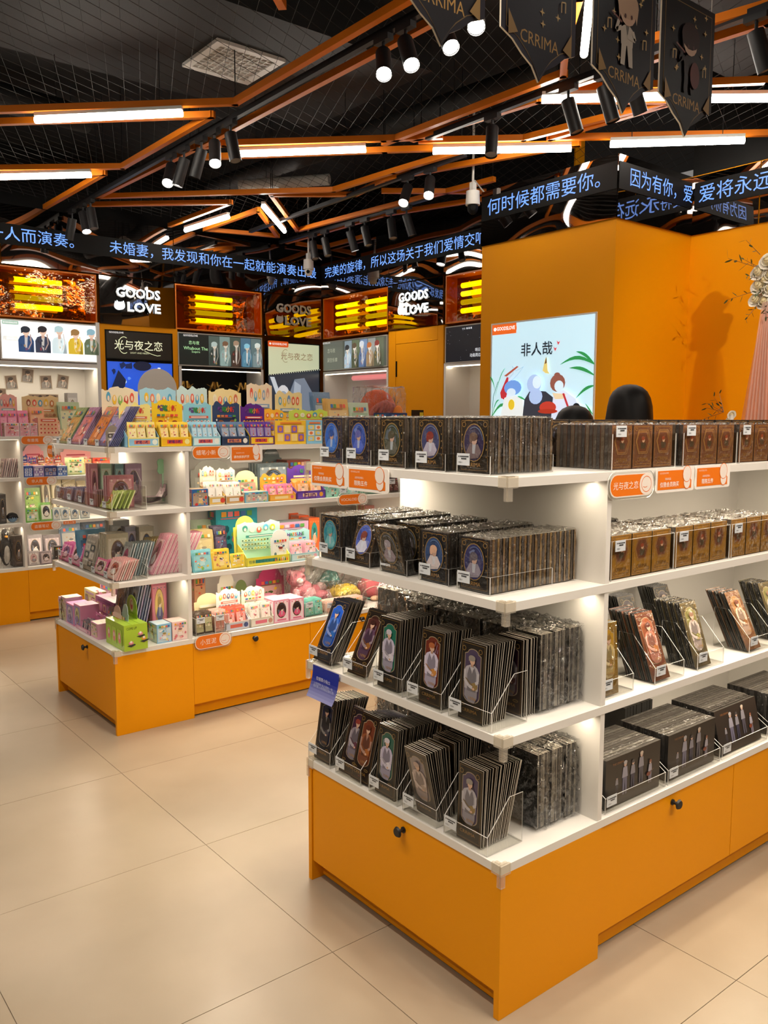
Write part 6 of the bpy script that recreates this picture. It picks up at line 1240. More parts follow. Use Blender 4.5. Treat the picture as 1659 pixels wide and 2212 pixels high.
('dbox','S',0.485,5.25,1.064,0.058,0.141,0.1,dict(pal=('#5a4a90', '#d88a50', '#e8d8b0', '#c8403a'),l='small dark picture box in the second line of the far second shelf, second',npk=1,pk='#a86a50')),
('dbox','S',0.546,5.25,1.064,0.059,0.157,0.1,dict(pal=('#8a3a34', '#e8a850', '#3a4a88', '#e8e0c8'),l='small dark picture box in the second line of the far second shelf, third',npk=1,pk='#a86a50')),
('dbox','S',0.609,5.25,1.064,0.06,0.138,0.1,dict(pal=('#c86a3c', '#e8c890', '#4a4a80', '#e8e0d0'),l='small dark picture box in the second line of the far second shelf, fourth',npk=1,pk='#a86a50')),
('dbox','S',0.672,5.25,1.064,0.061,0.154,0.1,dict(pal=('#a03a30', '#e0b070', '#4a5a90', '#f0e8d8'),l='small dark picture box in the second line of the far second shelf, fifth',npk=1,pk='#a86a50')),
('board','S',0.523,5.44,1.064,0.157,0.229,0.02,dict(pal=('#f0a0a8', '#e86a7a', '#f4d8d0', '#c84a60'),l='pink picture board at the back of the far second shelf, left',st='grid')),
('board','S',0.849,5.44,1.064,0.24,0.212,0.02,dict(pal=('#f0a8a8', '#d85a6a', '#f0e0c8', '#a83a4a'),l='pink and cream picture board at the back of the far second shelf, right',st='grid')),
('pouch','S',0.746,5.14,1.064,0.144,0.131,0.05,dict(pal=('#c8d090', '#e8e8c0', '#a86a4a', '#5a8a4c'),l='pale green pouch with scalloped top on the far second shelf',film=1,st='blob')),
('box','S',0.887,5.3,1.064,0.069,0.111,0.08,dict(pal=('#d8a070', '#e8c090', '#a04a30', '#f0e0c0'),l='tan carton behind the green pouch')),
('box','S',1,5.3,1.064,0.14,0.118,0.08,dict(pal=('#c8483a', '#e88a6a', '#f0c8a0', '#8a2a24'),l='red cartons at the right of the far second shelf')),
('pouch','S',0.458,5.26,0.73,0.127,0.24,0.05,dict(pal=('#6a8a40', '#98b858', '#2a3a24', '#d8e0b0'),l='dark green filmed pouch on the far third shelf, second line',film=1,st='blob')),
('pouch','S',0.401,5.095,0.73,0.103,0.103,0.04,dict(pal=('#6ab040', '#e8e8d8', '#3a8a2a', '#d8f0c0'),l='bright green filmed pouch at the front of the far third shelf',film=1,st='blob')),
('pouch','S',0.5,5.095,0.73,0.093,0.139,0.04,dict(pal=('#78b050', '#e8f0d8', '#1c1c1c', '#f0e8d8'),l='green badge pouch with a black-haired picture, far third shelf',film=1,st='oval')),
('pouch','S',0.574,5.095,0.73,0.061,0.1,0.03,dict(pal=('#b8c4c4', '#e0e4e0', '#5a7a94', '#d8d0b8'),l='grey-white badge pouch at the front of the far third shelf, first',film=1,st='oval')),
('pouch','S',0.638,5.095,0.73,0.068,0.096,0.03,dict(pal=('#b8c4c4', '#e0e4e0', '#5a7a94', '#d8d0b8'),l='grey-white badge pouch at the front of the far third shelf, second',film=1,st='oval')),
('pouch','S',0.71,5.095,0.73,0.07,0.091,0.03,dict(pal=('#b8c4c4', '#e0e4e0', '#5a7a94', '#d8d0b8'),l='grey-white badge pouch at the front of the far third shelf, third',film=1,st='oval')),
('pouch','S',0.787,5.095,0.73,0.078,0.086,0.03,dict(pal=('#b8c4c4', '#e0e4e0', '#5a7a94', '#d8d0b8'),l='grey-white badge pouch at the front of the far third shelf, fourth',film=1,st='oval')),
('pouch','S',0.592,5.36,0.73,0.069,0.305,0.04,dict(pal=('#c8b894', '#e8dcc0', '#6a5a4a', '#a8a8a0'),l='tan keyring pouch at the back of the far third shelf, first',film=1,st='oval')),
('pouch','S',0.675,5.36,0.73,0.085,0.294,0.04,dict(pal=('#c8b894', '#e8dcc0', '#6a5a4a', '#a8a8a0'),l='tan keyring pouch at the back of the far third shelf, second',film=1,st='oval')),
('pouch','S',0.773,5.36,0.73,0.104,0.283,0.04,dict(pal=('#c8b894', '#e8dcc0', '#6a5a4a', '#a8a8a0'),l='tan keyring pouch at the back of the far third shelf, third',film=1,st='oval')),
('pouch','S',0.869,5.36,0.73,0.073,0.271,0.04,dict(pal=('#c8b894', '#e8dcc0', '#6a5a4a', '#a8a8a0'),l='tan keyring pouch at the back of the far third shelf, fourth',film=1,st='oval')),
('pouch','S',0.454,5.24,0.406,0.121,0.21,0.05,dict(pal=('#8a8488', '#c8b8bc', '#3a3438', '#d8d4d0'),l='grey filmed badge sheet, second line of the far bottom shelf, left',film=1,st='oval')),
('pouch','S',0.583,5.24,0.406,0.136,0.199,0.05,dict(pal=('#6a6064', '#a8989c', '#2c282c', '#c8b8b8'),l='grey filmed badge sheet, second line of the far bottom shelf, right',film=1,st='oval')),
('pouch','S',0.396,5.095,0.406,0.085,0.107,0.04,dict(pal=('#a8a0a0', '#d8d0cc', '#c8a0a0', '#8a8084'),l='grey ring badge pouch at the front of the far bottom shelf, left',film=1,st='oval')),
('pouch','S',0.488,5.095,0.406,0.09,0.098,0.04,dict(pal=('#8a7c80', '#b8a8ac', '#3a2c30', '#d8c8c8'),l='grey ring badge pouch at the front of the far bottom shelf, right',film=1,st='oval')),
('pouch','S',0.748,5.3,0.406,0.171,0.265,0.05,dict(pal=('#5a7088', '#c8c0b0', '#a88a70', '#8a98a8'),l='blue-edged clear pouch on the far bottom shelf',film=1,st='blob')),
('pouch','S',0.974,5.4,0.406,0.217,0.268,0.05,dict(pal=('#3a4a60', '#6a7a90', '#1c2430', '#98a4b0'),l='dark blue filmed pouch at the right of the far bottom shelf',film=1,st='blob')),
('box','S',0.588,5.14,0.406,0.061,0.122,0.06,dict(pal=('#1c1a1a', '#3a3838', '#8a8888', '#c8c8c8'),l='small black box on the far bottom shelf')),
('cards','S',0.262,5.14,1.064,0.13,0.134,0.1,dict(pal=('#a88a8c', '#d8c0bc', '#6a5054', '#e8dcd8'),n=9,l='mauve filmed pouch row in the upper open cell of the far unit',lean=12)),
('cards','S',0.207,5.14,0.73,0.05,0.213,0.12,dict(pal=('#2a2828', '#3c3a3a', '#181616', '#5a5858'),n=10,l='dark card row in the middle open cell of the far unit')),
('plush','S',0.279,5.14,0.73,0.08,0.074,0.08,dict(pal=('#1c1a1c', '#2a282c', '#8aa8c8', '#101010'),l='small black round object in the middle open cell of the far unit')),
('penguin','S',0.221,5.12,0.406,0.091,0.309,0.12,dict(pal=('#1c1c20', '#e8e4dc', '#e89a3c', '#101010'),l='black and white plush in a clear bag in the lowest open cell',film=1)),
('cards','S',0.297,5.12,0.406,0.08,0.229,0.1,dict(pal=('#3a302c', '#4a3e38', '#241e1c', '#6a5c54'),n=8,l='dark brown card row beside the black and white plush')),
]
def deco(a, w, h, pal, st='std', seed=0, ht=None):
    # flat printed decoration on a w x h face, origin at bottom centre
    rr = random.Random(seed); x0 = -w/2; s = min(w, h)
    a.rect(x0, 0, w/2, h, pal[0])
    if st == 'grid':
        nx = max(2, round(w/s*2.4)); ny = max(2, round(h/s*2.4)); cw = w*.9/nx; ch = h*.72/ny
        for i in range(nx):
            for j in range(ny):
                x = x0+w*.05+cw*i; y = h*.1+ch*j; a.rect(x+cw*.08, y+ch*.08, x+cw*.92, y+ch*.92, pal[1+(i+j) % 2]); a.ell(x+cw*.5, y+ch*.5, cw*.25, ch*.28, pal[3] if (i*3+j) % 2 else mixc(pal[0], '#ffffff', .3), 8)
        a.rect(x0+w*.15, h*.86, w*.35, h*.93, pal[3])
    elif st == 'dots':
        nx = max(3, round(w/s*5)); ny = max(2, round(h/s*3.2)); cw = w*.9/nx; ch = h*.66/ny
        for i in range(nx):
            for j in range(ny):
                x = x0+w*.05+cw*(i+.5); y = h*.08+ch*(j+.5); r = min(cw, ch)*.42; a.ell(x, y, r, r, pal[2], 10); a.ell(x, y, r*.75, r*.75, mixc(pal[1], pal[3], rr.random()), 8); a.ell(x, y, r*.35, r*.4, mixc(pal[3], '#2a2020', .3), 6)
        a.rect(x0+w*.12, h*.80, w*.38, h*.93, pal[3]); a.rect(x0+w*.2, h*.84, w*.3, h*.89, '#f4ece0')
    elif st == 'oval':
        a.rect(x0+w*.06, h*.06, w*.44, h*.94, pal[1]); bust(a, 0, h*.54, w*.3, h*.33, pal[2], pal[3], mixc(pal[2], '#2a2020', .6), '#f0d8c8'); a.rect(x0+w*.2, h*.1, w*.3, h*.15, pal[3])
        for i in range(4): a.ell(x0+w*(.14+.24*i), h*.90, w*.04, w*.04, pal[3], 8)
    else:
        a.rect(x0+w*.04, h*.05, w*.46, h*.78, mixc(pal[0], pal[1], .55))
        for k in range(16):
            x = rr.uniform(x0+w*.1, w*.4); y = rr.uniform(h*.08, h*.76); r = s*rr.uniform(.03, .11); c = pal[rr.choice((0, 1, 2, 2, 3))]
            if k % 4 == 0: c = rr.choice(['#e8604a', '#f2c23c', '#5aa6c8', '#7ab85a', '#f4efe4', '#e88aa8'])
            if rr.random() < .5: a.ell(x, y, min(r, w/2-abs(x)), min(r*.8, y, h-y), c, 8, rr.uniform(0, 2))
            else:
                q = [(x+r*.8*math.cos(t+k), y+r*.7*math.sin(t+k)) for t in (0, 1.3, 2.4, 3.6, 5.0)]; a.poly([(max(x0, min(w/2, p)), max(0, min(h, u))) for p, u in q], c)
        nf = max(1, int(w/s*1.6))
        for k in range(nf):     # small plain round-headed people
            cx = x0+w*(k+.5)/nf+rr.uniform(-.03, .03)*w; r = min(s*.15, .02); cy = h*rr.uniform(.3, .42); c = mixc(pal[(k % 3)+1], '#ffffff', .15)
            a.poly([(cx-r, cy-r), (cx+r, cy-r), (cx+r*.8, cy+r*.6), (cx-r*.8, cy+r*.6)], c); a.line([(cx+r*.7, cy+r*.4), (cx+r*1.3, cy+r*rr.uniform(-.4, .9))], r*.3, '#f2d3b8'); a.ell(cx, cy+r*1.25, r*.85, r*.75, '#f2d3b8', 10)
            a.ell(cx, cy+r*1.65, r*.9, r*.42, mixc(pal[3], '#2a1a14', .65), 8); a.ell(cx-r*.3, cy+r*1.2, r*.09, r*.12, '#2a2020', 5); a.ell(cx+r*.3, cy+r*1.2, r*.09, r*.12, '#2a2020', 5)
        for k in range(5): a.rect(x0+w*(.12+.155*k), h*.84, x0+w*(.12+.155*k)+w*.12, h*.94, [pal[3], '#e8604a', '#3a6aa8', '#5a9a4a', '#e8a030'][(k+seed) % 5])
        a.rect(x0+w*.1, h*.795, w*.2, h*.815, mixc(pal[3], '#3a3030', .3))
    if ht: a.text(ht, 0, h*.87, col='#f4efe6', w=w*.5, bold=.02)
    return a
def carton(w, h, d, pal, st, seed):
    m = MB('gloss'); e = .0015
    m.box(-w/2, 0, -d, w/2, h, -e, pal[0] if st != 'oval' else pal[0])
    a = Art(.0002); deco(a, w-.002, h-.001, pal, st, seed); m.art(a, TR(0,0,-e))
    b = Art(.0002); deco(b, d*.96, h, (mixc(pal[0], pal[2], .35), pal[1], pal[2], pal[3]), st, seed+3); m.art(b, Matrix(((0,0,-1,-w/2),(0,1,0,0),(1,0,0,-d/2),(0,0,0,1))))
    c = Art(.0002); c.rect(-w*.46, .06*d, w*.46, d*.94, mixc(pal[0], pal[1], .6)); c.rect(-w*.2, d*.47, w*.2, d*.5, pal[3]); m.art(c, Matrix(((1,0,0,0),(0,0,1,h),(0,-1,0,0),(0,0,0,1))))
    return m
def bumpy(w, y0, y1, seed):
    n = 22; q = 1+seed % 3; am = min(.016, (y1-y0)*.1); return [(-w/2, y0), (w/2, y0)]+[(w/2-w*i/n, y1-am*(.5+.5*math.cos(2*math.pi*q*i/n))-(am*.5 if (i//3+seed) % 3 == 0 else 0)) for i in range(n+1)]
def arched(w, y0, y1, n=9, k=.13):
    top = [(w/2*math.cos(math.pi*i/n)*.8, y1-(y1-y0)*k*(1-math.sin(math.pi*i/n))) for i in range(n+1)]
    return [(-w/2, y0), (w/2, y0), (w/2, y1-(y1-y0)*k*1.05)]+top+[(-w/2, y1-(y1-y0)*k*1.05)]
seed = 100
def short(lab, pre):
    c = lab.split(','); a = c[0].split(); b = c[-1].split() if len(c) > 1 else []
    b = b[:4]; k = 16-len(pre.split())-len(b); return ' '.join([pre]+a[:k]).rstrip(',')+(', '+' '.join(b) if b else '')
HMAX = {Z1: .42, Z2: Z1-TH-Z2-.006, Z3: Z2-TH-Z3-.006, Z4: Z3-TH-Z4-.006}
PCH = {}
def pouch_mesh(w, h, pal, st, seed, name='pouch', t=.008):
    m = MB('filmed'); n = 6; rr = random.Random(seed)
    for side in (0, 1):
        vs = []
        for i in range(n+1):
            for j in range(n+1):
                s, u = i/n*2-1, j/n; z = t/2*(1-s**4)*(math.sin(math.pi*min(1, u*1.08))**.6 if 0 < u < .93 else 0); vs.append((s*w/2*(1-.02*math.sin(u*6)), u*h, -t/2+(z if not side else -z)+rr.uniform(-.0006,.0006)))
        fs = [(i*(n+1)+j, (i+1)*(n+1)+j, (i+1)*(n+1)+j+1, i*(n+1)+j+1) for i in range(n) for j in range(n)]
        m.add(vs, fs if not side else [f[::-1] for f in fs], pal[0])
    a = Art(.0002); deco(a, w*.9, h*.86, pal, st, seed); 
    m.art(a, TR(0, h*.06, .0012)); return m
for it in GOODS:
    kind, ax, p0, p1, z, w, h, d, kw = it; seed += 1
    h = max(.03, min(h, HMAX[z])); pal = kw.get('pal') or ('#888',)*4; lab = kw['l']; st = kw.get('st', 'std')
    if ax == 'S': Mb = FS(p0, p1, z)
    else: Mb = FE(p0, min(p1, 3.27 if p1 < 4 else 9), z)
    Mb = Mb @ TR(0, .0008, 0)
    if kind in ('box',):
        carton(w*.97, h, d, pal, st, seed).build('carton', label=lab, cat='box', mat=Mb)
    elif kind == 'gbox':
        t = thing('picture_carton', lab, 'box', None, mat=Mb)
        m = MB('gloss').box(-w/2, 0, -d, w/2, h, 0, pal[0]); m.build('carton_body', t)
        a = Art(.0003)
        for i in range(3): a.rrect(-w*.45+w*.3*i, h*.15, -w*.45+w*.3*i+w*.25, h*.78, h*.1, pal[1]); a.ell(-w*.325+w*.3*i, h*.45, w*.07, h*.22, pal[2], 12); a.ell(-w*.325+w*.3*i, h*.5, w*.035, h*.1, '#f4e8d8', 10)
        MB('gloss').art(a, TR(0,0,.0003)).build('end_print', t)
        a = Art(.0003); L = d+.06
        a.text('COME UP', -.02, h*.86, h*.10, '#3e4a20', w=.05)
        for x, y, c in ((.022,.62,'#e88aa0'),(-.025,.3,'#e88aa0'),(.038,.42,'#e8a040')): a.poly([(x-.02,y*h-.012),(x+.02,y*h-.006),(x+.022,y*h-.012),(x-.0,y*h-.02)], '#33363a'); a.ell(x, y*h, .012, .008, c, 12); a.ell(x, y*h+.005, .006, .006, '#f6efe4', 10)
        # long printed side faces the right
        Ms = Matrix(((0,0,1,w/2),(0,1,0,0),(-1,0,0,-.0575),(0,0,0,1)))
        MB('gloss').art(a, Ms @ TR(0,0,.0003)).build('side_print', t)
        for k in range(2): MB('gloss').box(-w/2+.0, h, -d*.34*(k+1), w/2, h+.001, -d*.34*(k+1)+.002, '#8fae34').build('lid_seam', t)
        hp = [(-.05,0),(.05,0),(.05,.05)]+[(.05*math.cos(math.pi*i/10), .05+.06*math.sin(math.pi*i/10)) for i in range(1,10)]+[(-.05,.05)]
        m = MB('gloss').prism([(x*1.25,y) for x,y in hp], TR(-.04,h,-d+.01) @ Matrix.Rotation(math.radians(0),4,'Y'), .0015, pal[0]); a = Art(.0003); a.ell(-.04,h+.06,.024,.034,'#f0e0c0'); a.ell(-.04,h+.06,.014,.024,'#d8506a'); a.ell(-.036,h+.07,.008,.01,'#f6efe4'); a.text('Rainbow Burger', -.04, h+.02, .007, '#3e4a20', w=.07)
        m.art(a, TR(0,0,-d+.0118)); m.build('picture_header', t)
    elif kind == 'dbox':
        t = thing('display_box', lab, 'display box', None, mat=Mb); npk = kw.get('npk', 2); w *= .97
        lip = min(.045, h*.24); bk = min(h*.5, .11)
        m = MB('gloss'); m.box(-w/2, 0, -d, w/2, .001, 0, pal[1]); 
        side = [(-d,0),(0,0),(0,lip),(-d*.45,bk*.75),(-d,bk)]
        for x in (-w/2, w/2-.0015): m.prism(side, Matrix(((0,0,1,x),(0,1,0,0),(1,0,0,0),(0,0,0,1))), .0015, pal[1])
        m.build('tray', t)
        m = MB('gloss').box(-w/2, 0, -.0015, w/2, lip, 0, pal[0 if npk else 1]); a = Art(.0002); a.rect(-w*.46,lip*.12,w*.46,lip*.85,pal[1]); a.rect(-w*.3,lip*.3,w*.2,lip*.7,pal[3]); a.ell(w*.35,lip*.5,lip*.3,lip*.3,pal[2],8)
        if kw.get('ht') and npk < 1: a.text('怪兽的初音未来', -w*.2, lip*.5, col='#1e6a60', w=w*.5); [a.poly([(w*(.1+.045*q), lip*.3),(w*(.14+.045*q), lip*.3),(w*(.12+.045*q), lip*.75)], ['#2a6a4c','#e8742a','#c8a02a'][q % 3]) for q in range(8)]
        elif kw.get('ht'): a.text(kw['ht'], -w*.05, lip*.5, col='#5a2a6a', w=w*.4, bold=.02)
        m.art(a, TR(0,0,.0002)); m.build('front_lip', t)
        m = MB('gloss').prism(bumpy(w, 0, h, seed), TR(0,0,-d+.001), .0015, pal[0]); a = Art(.0002)
        deco(a, w*.92, (h-bk*.6)*.62, pal, 'dots' if st == 'dots' or seed % 2 else 'std', seed); m.art(a, TR(0, bk*.55, -d+.0027))
        a = Art(.0002); y = bk*.55+(h-bk*.6)*.62; hh = h*.97-y-.012; rr = random.Random(seed+7)
        if kw.get('ht') and npk:
            for q, ch in enumerate(kw['ht'][:7]): a.text(ch, w*(-.30+.6*(q+.5)/len(kw['ht'][:7])), y+hh*.5, hh*.62, ['#6a3a8a','#3a8a4a','#e8a020','#d83a3a','#2a6ab8'][q % 5], bold=.03)
        else:
            for q in range(5): a.ell(w*(-.32+.16*q), y+hh*rr.uniform(.3,.6), w*.06, hh*.34, [pal[3], pal[2], '#e8604a', '#5aa6c8', '#f2c23c'][(q+seed) % 5], 9); a.ell(w*(-.32+.16*q), y+hh*.45, w*.03, hh*.2, '#f2dcc4', 8)
        m.art(a, TR(0,0,-d+.0047)); m.build('header_card', t)
        if npk:
            pw = w*.92/npk; ph = min(h*.58, .115); pc = kw['pk']; pm = pouch_mesh(pw*.92, ph, (pc, mixc(pc, '#ffffff', .5), mixc(pc, pal[3], .6), pal[3]), 'blob', seed)
            pm = pm.mesh('snack_packet')
            for c in range(npk):
                for q in range(3):
                    link('snack_packet', pm, None, mat=Mb @ TR(-w/2+w*.04+pw*(c+.5), .005, -.011-.20*d*q) @ RX(-11+R.uniform(-1,1)) @ Matrix.Rotation(R.uniform(-.05,.05),4,'Z'), label=short(lab, 'packet in the'), cat='packet', group='packets in the '+lab)
    elif kind in ('pouch',):
        n = max(1, int(d/.02)); me = pouch_mesh(w*.95, h, pal, st, seed).mesh('film_pouch')
        for q in range(n):
            link('film_pouch', me, None, mat=Mb @ TR(R.uniform(-.002,.002), .0015, -.006-.018*q) @ RX(-9+R.uniform(-.6,.6)), label=lab if q == 0 else short(lab, 'pouch behind the'), cat='pouch', group='pouches behind the '+lab if q else None)
    elif kind == 'board':
        t = thing('display_card', lab, 'display card', None, mat=Mb @ TR(0,.001,0) @ RX(kw.get('tilt', -4)))
        MB('gloss').prism(arched(w, 0, h, 11, .22), TR(0,0,-.003), .002, pal[0]).build('card_board', t)
        a = Art(.0002); deco(a, w*.88, h*.7, pal, st, seed)
        if kw.get('ht'): a.text(kw['ht'], 0, h*.5, h*.2, '#f4efdc', w=w*.7)
        MB('gloss').art(a, TR(0, h*.03, 0)).build('card_print', t)
        MB('plain_white').prism([(0,.003),(-.025,.003),(0,h*.5)], Matrix(((0,0,1,0),(0,1,0,0),(1,0,0,-.003),(0,0,0,1))), .001).build('stay', t)
    elif kind == 'cbox':
        w *= .96; acrylic_tray(Mb, w, min(h*.85, .09), d, lab, group='clear boxes on the middle unit')
        me = pouch_mesh(w*.43, min(h*.95, .11), pal, 'blob', seed).mesh('film_pouch')
        for c in (-1, 1):
            for q in range(4): link('film_pouch', me, None, mat=Mb @ TR(c*w*.225, .0055, -.012-.018*q) @ RX(-8), label=short(lab, 'pouch in the'), cat='pouch', group='pouches in the '+lab)
    elif kind == 'cards':
        n = kw.get('n', 6); tl = kw.get('tilt', 0); ln = kw.get('lean', 0)
        ms = []
        a = Art(.0002); deco(a, w*.9, h*.94, pal, 'grid' if st == 'grid' else 'oval', seed)
        for q in range(3):
            m = slab(w*.95, h, .006, pal[0], pal[(0,1,3)[q]], mixc(pal[1], '#d8d4cc', .3), a if q == 0 else None, 'filmed'); ms.append(m.mesh('filmed_card'))
        pitch = max(.0075, d/max(n, 1)) if not ln else .009
        for q in range(n):
            if ln: mat = FE(p0-w/2+.012+w*q/n, p1+.055, z) @ TR(0,.0035,0) @ RX(-ln)      # leaning rows seen edge-on
            else: mat = Mb @ TR(R.uniform(-.001,.001), .0032+.006*abs(math.sin(math.radians(tl))), -.004-pitch*q) @ RX(tl)
            me = ms[q % 3]
            if ln:
                if q < 3: ms2 = []
                if q == 0:
                    a2 = Art(.0002); deco(a2, .09, h*.94, pal, 'oval', seed); lm = [slab(.095, h*1.02, .004, pal[0], pal[(0,1,3)[k]], pal[1], a2 if k == 0 else None, 'filmed').mesh('filmed_card') for k in range(3)]
                me = lm[q % 3]
            link('filmed_card', me, None, mat=mat, label=lab if q == 0 else short(lab, 'one behind the'), cat='card', group='cards of the '+lab if q else None)
    elif kind == 'folders':
        n = kw['n']; a = Art(.0002); deco(a, .14, .20, pal, 'std', seed)
        m0 = slab(.15, .215, .004, pal[0], pal[2], pal[3], a, 'filmed').mesh('picture_folder'); m1 = slab(.15, .215, .004, pal[2], pal[2], pal[3], None, 'filmed').mesh('picture_folder')
        for q in range(n): link('picture_folder', m0 if q == 0 else m1, None, mat=FE(.01+.0085*q, p1-.03, z) @ TR(0,.0065,0) @ RX(-31), label=lab if q == 0 else 'folder behind the first one, '+lab.split(', ')[-1]+' bundle', cat='folder', group='folders, '+lab.split(', ')[-1] if q else None)
        acrylic_tray(FE(.003, p1-.03, z), .165, .03, .17, 'clear folder holder on the middle top shelf, '+lab.split(', ')[-2].split(' middle')[0][-30:].strip()+' '+lab.split(', ')[-1], hs=.05, back=.006, group='clear folder holders')
    elif kind == 'tray':
        if ax == 'E': p1c = 2.452+.426; Mb = FE(p0+.002, p1c, z); w = .80
        acrylic_tray(Mb, w*.98, min(h, .07), d, lab, hs=min(h, .07)*1.6, group='long clear boxes', tag_=ax == 'E')
        if ax == 'E':
            tr = [o for o in COL.objects if o.name.startswith('acrylic_tray')][-1]
            for q in range(4): link('price_tag', TAGM, tr, mat=TR(-.22+.165*q, .012, .0012))
    elif kind == 'fans':
        acrylic_tray(Mb, w*.6, .12, d, lab, hs=.17, group='long clear boxes', tag_=False)
        for q in range(kw['n']):
            m = MB('filmed'); c = pal[q % 4]; r = .10+.004*q; pts = []
            for k in range(9):
                th = math.radians(-95+11*k); pts.append((r*math.cos(th)*.9-.03, .11+r*math.sin(th)))
            vs = []
            for x, y in pts: vs += [(x, max(.004, y), 0), (x, max(.004, y), -.07)]
            m.add(vs, [(2*k,2*k+1,2*k+3,2*k+2) for k in range(8)], c)
            vs = [(x, y+.0012, zz) for (x, y, zz) in [(v[0], v[1], v[2]) for v in vs]]; m.add(vs, [(2*k,2*k+2,2*k+3,2*k+1) for k in range(8)], mixc(c, '#ffffff', .2))
            m.build('bent_fan_bag', label='bent filmed fan bag in the clear box by the divider', cat='bag', group='bent fan bags by the divider', mat=Mb @ TR(0,.003*q+.002,-.008))
        m = MB('print'); m.prism([(.035*math.cos(t)*(1+.25*math.cos(3*t)), .035*math.sin(t)*(1+.25*math.cos(3*t))) for t in [math.pi*2*k/18 for k in range(18)]], TR(.06,.19,-.05), .006, '#8ab894'); m.prism([(-.006,-.16),(.006,-.16),(.006,0),(-.006,0)], TR(.06,.17,-.05), .004, '#a8c8b0')
        m.build('green_fan', label='green clover-shaped fan standing in the clear box by the divider', cat='fan', mat=Mb)
    elif kind in ('plush', 'bear', 'melon', 'penguin'):
        t = thing({'plush':'plush_toy','bear':'bear_plush','melon':'round_cushion','penguin':'penguin_plush'}[kind], lab, 'plush', None, mat=Mb)
        h2 = h/2; w2 = w/2
        if kind == 'plush':
            m = MB('fuzzy'); m.ell((0,h2*.95,-d*.5),(w2*.85,h2*.9,d*.42),pal[2],nu=18,nv=12); m.build('head', t, smooth=True)
            m = MB('fuzzy'); m.ell((0,h2*1.15,-d*.55),(w2*.98,h2*.85,d*.45),pal[0],nu=18,nv=12,jit=.03)
            for k in range(5): m.ell((w2*(-.6+.3*k),h2*1.2,-d*.15),(w2*.16,h2*.4,d*.12),pal[1],nu=8,nv=6,rot=Matrix.Rotation(.4*(k-2),3,'Z'))
            m.build('hair_tuft', t, smooth=True)
            m = MB('print')
            for s in (-1,1): m.box(s*w2*.3-w2*.1,h2*.75,-d*.09,s*w2*.3+w2*.1,h2*.80,-d*.065,pal[3])
            m.build('eyes', t)
        elif kind == 'penguin':
            m = MB('fuzzy'); m.ell((0,h2*.8,-d*.5),(w2*.8,h2*.75,d*.42),pal[0],nu=16,nv=10); m.build('body', t, smooth=True)
            m = MB('fuzzy'); m.ell((.0,h2*.7,-d*.32),(w2*.55,h2*.55,d*.3),pal[1],nu=16,nv=10); m.build('belly', t, smooth=True)
            m = MB('fuzzy'); m.ell((0,h2*1.6,-d*.5),(w2*.5,h2*.32,d*.36),pal[0],nu=16,nv=10); m.build('head', t, smooth=True)
            MB('fuzzy').cyl((0,h2*1.55,-d*.2),(0,h2*1.5,.0),.012,.002,8,pal[2]).build('beak', t)
            for s in (-1,1): m = MB('fuzzy'); m.ell((s*w2*.75,h2*.9,-d*.5),(w2*.16,h2*.5,d*.2),pal[0],nu=10,nv=8); m.build('wing', t, smooth=True)
        elif kind == 'melon':
            m = MB('fuzzy'); m.ell((0,h2*.98,-d*.5),(w2*.95,h2*.95,d*.45),pal[0],nu=26,nv=16); m.build('cushion_body', t, smooth=True)
            m = MB('fuzzy'); rr = random.Random(4)
            for k in range(9):
                a0 = rr.uniform(0,6.28); p = None
                for q in range(7):
                    th = a0+q*.22; ph = .25+q*.2; x = math.sin(ph)*math.cos(th); y = math.sin(ph)*math.sin(th); zz = math.cos(ph)
                    pt = (x*w2*.96, h2*.98+y*h2*.96, -d*.5+zz*d*.46)
                    if p: m.cyl(p, pt, .003, .003, 5, pal[2])
                    p = pt
            m.build('vein', t, smooth=True)
            for s in (-1,1): m = MB('fuzzy'); m.ell((s*w2*.4,h2*.22,-d*.08),(w2*.24,h2*.2,d*.14),'#f0c8a8',nu=14,nv=8); m.build('foot', t, smooth=True)
            m = MB('fuzzy'); m.ell((0,h2*.12,-d*.4),(w2*.6,h2*.11,d*.4),pal[3],nu=16,nv=8); m.build('base_cloth', t, smooth=True)
        else:
            b = lambda nm, c, r, cc: (lambda m: (m.ell(c, r, cc, nu=18, nv=12, jit=.02), m.build(nm, t, smooth=True)))(MB('fuzzy'))
            b('body', (-w2*.3,h2*.85,-d*.5), (w2*.38,h2*.5,d*.4), pal[0]); b('head', (-w2*.55,h2*1.45,-d*.5), (w2*.3,h2*.4,d*.34), pal[0]); b('belly', (-w2*.25,h2*.75,-d*.28), (w2*.28,h2*.38,d*.25), pal[1])
            b('ear', (-w2*.8,h2*1.75,-d*.5), (w2*.1,h2*.16,d*.1), pal[1]); b('ear', (-w2*.3,h2*1.82,-d*.5), (w2*.1,h2*.14,d*.1), pal[1]); b('muzzle', (-w2*.62,h2*1.42,-d*.2), (w2*.12,h2*.14,d*.1), pal[2]); b('mouth', (-w2*.5,h2*1.6,-d*.2), (w2*.08,h2*.06,d*.05), pal[3])
            b('leg', (w2*.3,h2*.55,-d*.35), (w2*.42,h2*.24,d*.2), pal[0]); b('leg', (w2*.25,h2*.75,-d*.7), (w2*.42,h2*.22,d*.18), pal[0]); b('foot', (w2*.68,h2*.5,-d*.3), (w2*.22,h2*.28,d*.22), pal[2]); b('foot', (w2*.62,h2*.8,-d*.7), (w2*.2,h2*.24,d*.2), pal[2]); b('arm', (-w2*.35,h2*.45,-d*.15), (w2*.16,h2*.34,d*.16), pal[2]); b('arm', (-w2*.7,h2*.75,-d*.3), (w2*.12,h2*.3,d*.14), pal[1])
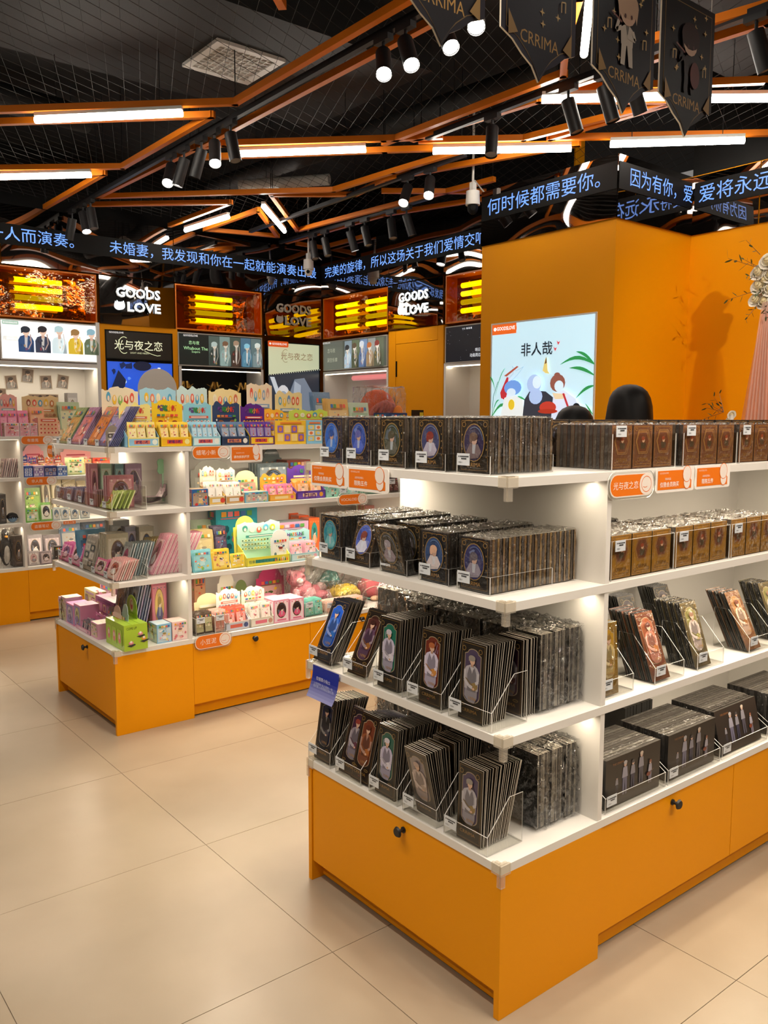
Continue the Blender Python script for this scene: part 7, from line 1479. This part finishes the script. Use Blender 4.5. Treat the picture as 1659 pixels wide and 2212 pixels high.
    if kw.get('film') and kind in ('plush','bear','penguin'):
        me = crumple(w*1.02, h*1.0, d*.9, seed, .008, 12, 10, 6); link('film_bag', me, t, mat=TR(0,.0,-.005))
# signs on the middle and far units
mz = lambda z, hh: z-hh
pill_sign(FS(.392, 2.446, Z1-.062), '蜡笔小新', 'orange rounded shelf sign at the divider of the middle top shelf', w=.205, h=.062)
notice(FS(.600, 2.446, Z1-.085), ('盲盒顺序已打乱','请勿拆拆摇晃'), 'orange and white notice with two lines on the middle top shelf', w=.185, h=.085)
pill_sign(FS(1.265, 2.446, Z2-.045), 'VOCALOID', 'orange rounded sign with Latin letters on the middle second shelf', w=.20, h=.06)
pill_sign(FS(.385, 2.446, Z4-.058), '小豆泥', 'orange rounded sign at the edge of the middle bottom shelf', w=.20, h=.07)
pill_sign(FE(-.026, 3.30, Z1-.075), '周边', 'dark rounded sign at the far end of the middle top shelf', w=.12, h=.07)
pill_sign(FS(.330, 5.066, Z1-.058), '有兽焉', 'orange rounded sign on the far top shelf', w=.23, h=.062)
pill_sign(FS(.352, 5.066, Z2-.058), '非人哉', 'orange rounded sign on the far second shelf', w=.22, h=.062)
pill_sign(FS(.372, 5.066, Z3-.058), '盗墓笔记', 'orange rounded sign on the far third shelf', w=.22, h=.062)
t = thing('small_label', 'small orange strip label beside the far third shelf sign', 'sign', None, mat=FS(.61, 5.066, Z3-.028)); a = Art(); a.rect(0,0,.09,.024,'#ea781c'); a.text('新品上架', .045, .012, col='#f6ece2', w=.075); MB('print').art(a, I4).build('label_print', t)
# small figure cut-out and tray beside the plush, odds and ends on shelves behind
t = thing('standee', 'small cut-out of a brown-haired figure on black, right end of the middle top shelf', 'cut-out', None, mat=FS(2.08, 2.72, Z1+.001))
m = MB('print').prism([(-.05,0),(.05,0),(.05,.19),(-.05,.19)], TR(0,0,-.003), .003, '#1c1a18'); a = Art(.0004); a.ell(-.01,.05,.038,.04,'#3a3048'); a.ell(-.01,.11,.03,.032,'#d09a70'); a.ell(-.01,.135,.036,.026,'#4a2a1c'); a.rect(.015,.13,.045,.175,'#d8c03a'); m.art(a, TR(0,0,.0006)); m.build('card_print', t)
t = thing('long_tray', 'grey lettered tray on the top shelves beyond the first packs', 'tray', None, mat=FS(1.95, 2.58, Z1+.001)); MB(['print']).box(-.17,0,-.16,.17,.045,0,'#7a7672').build('tray_body', t)
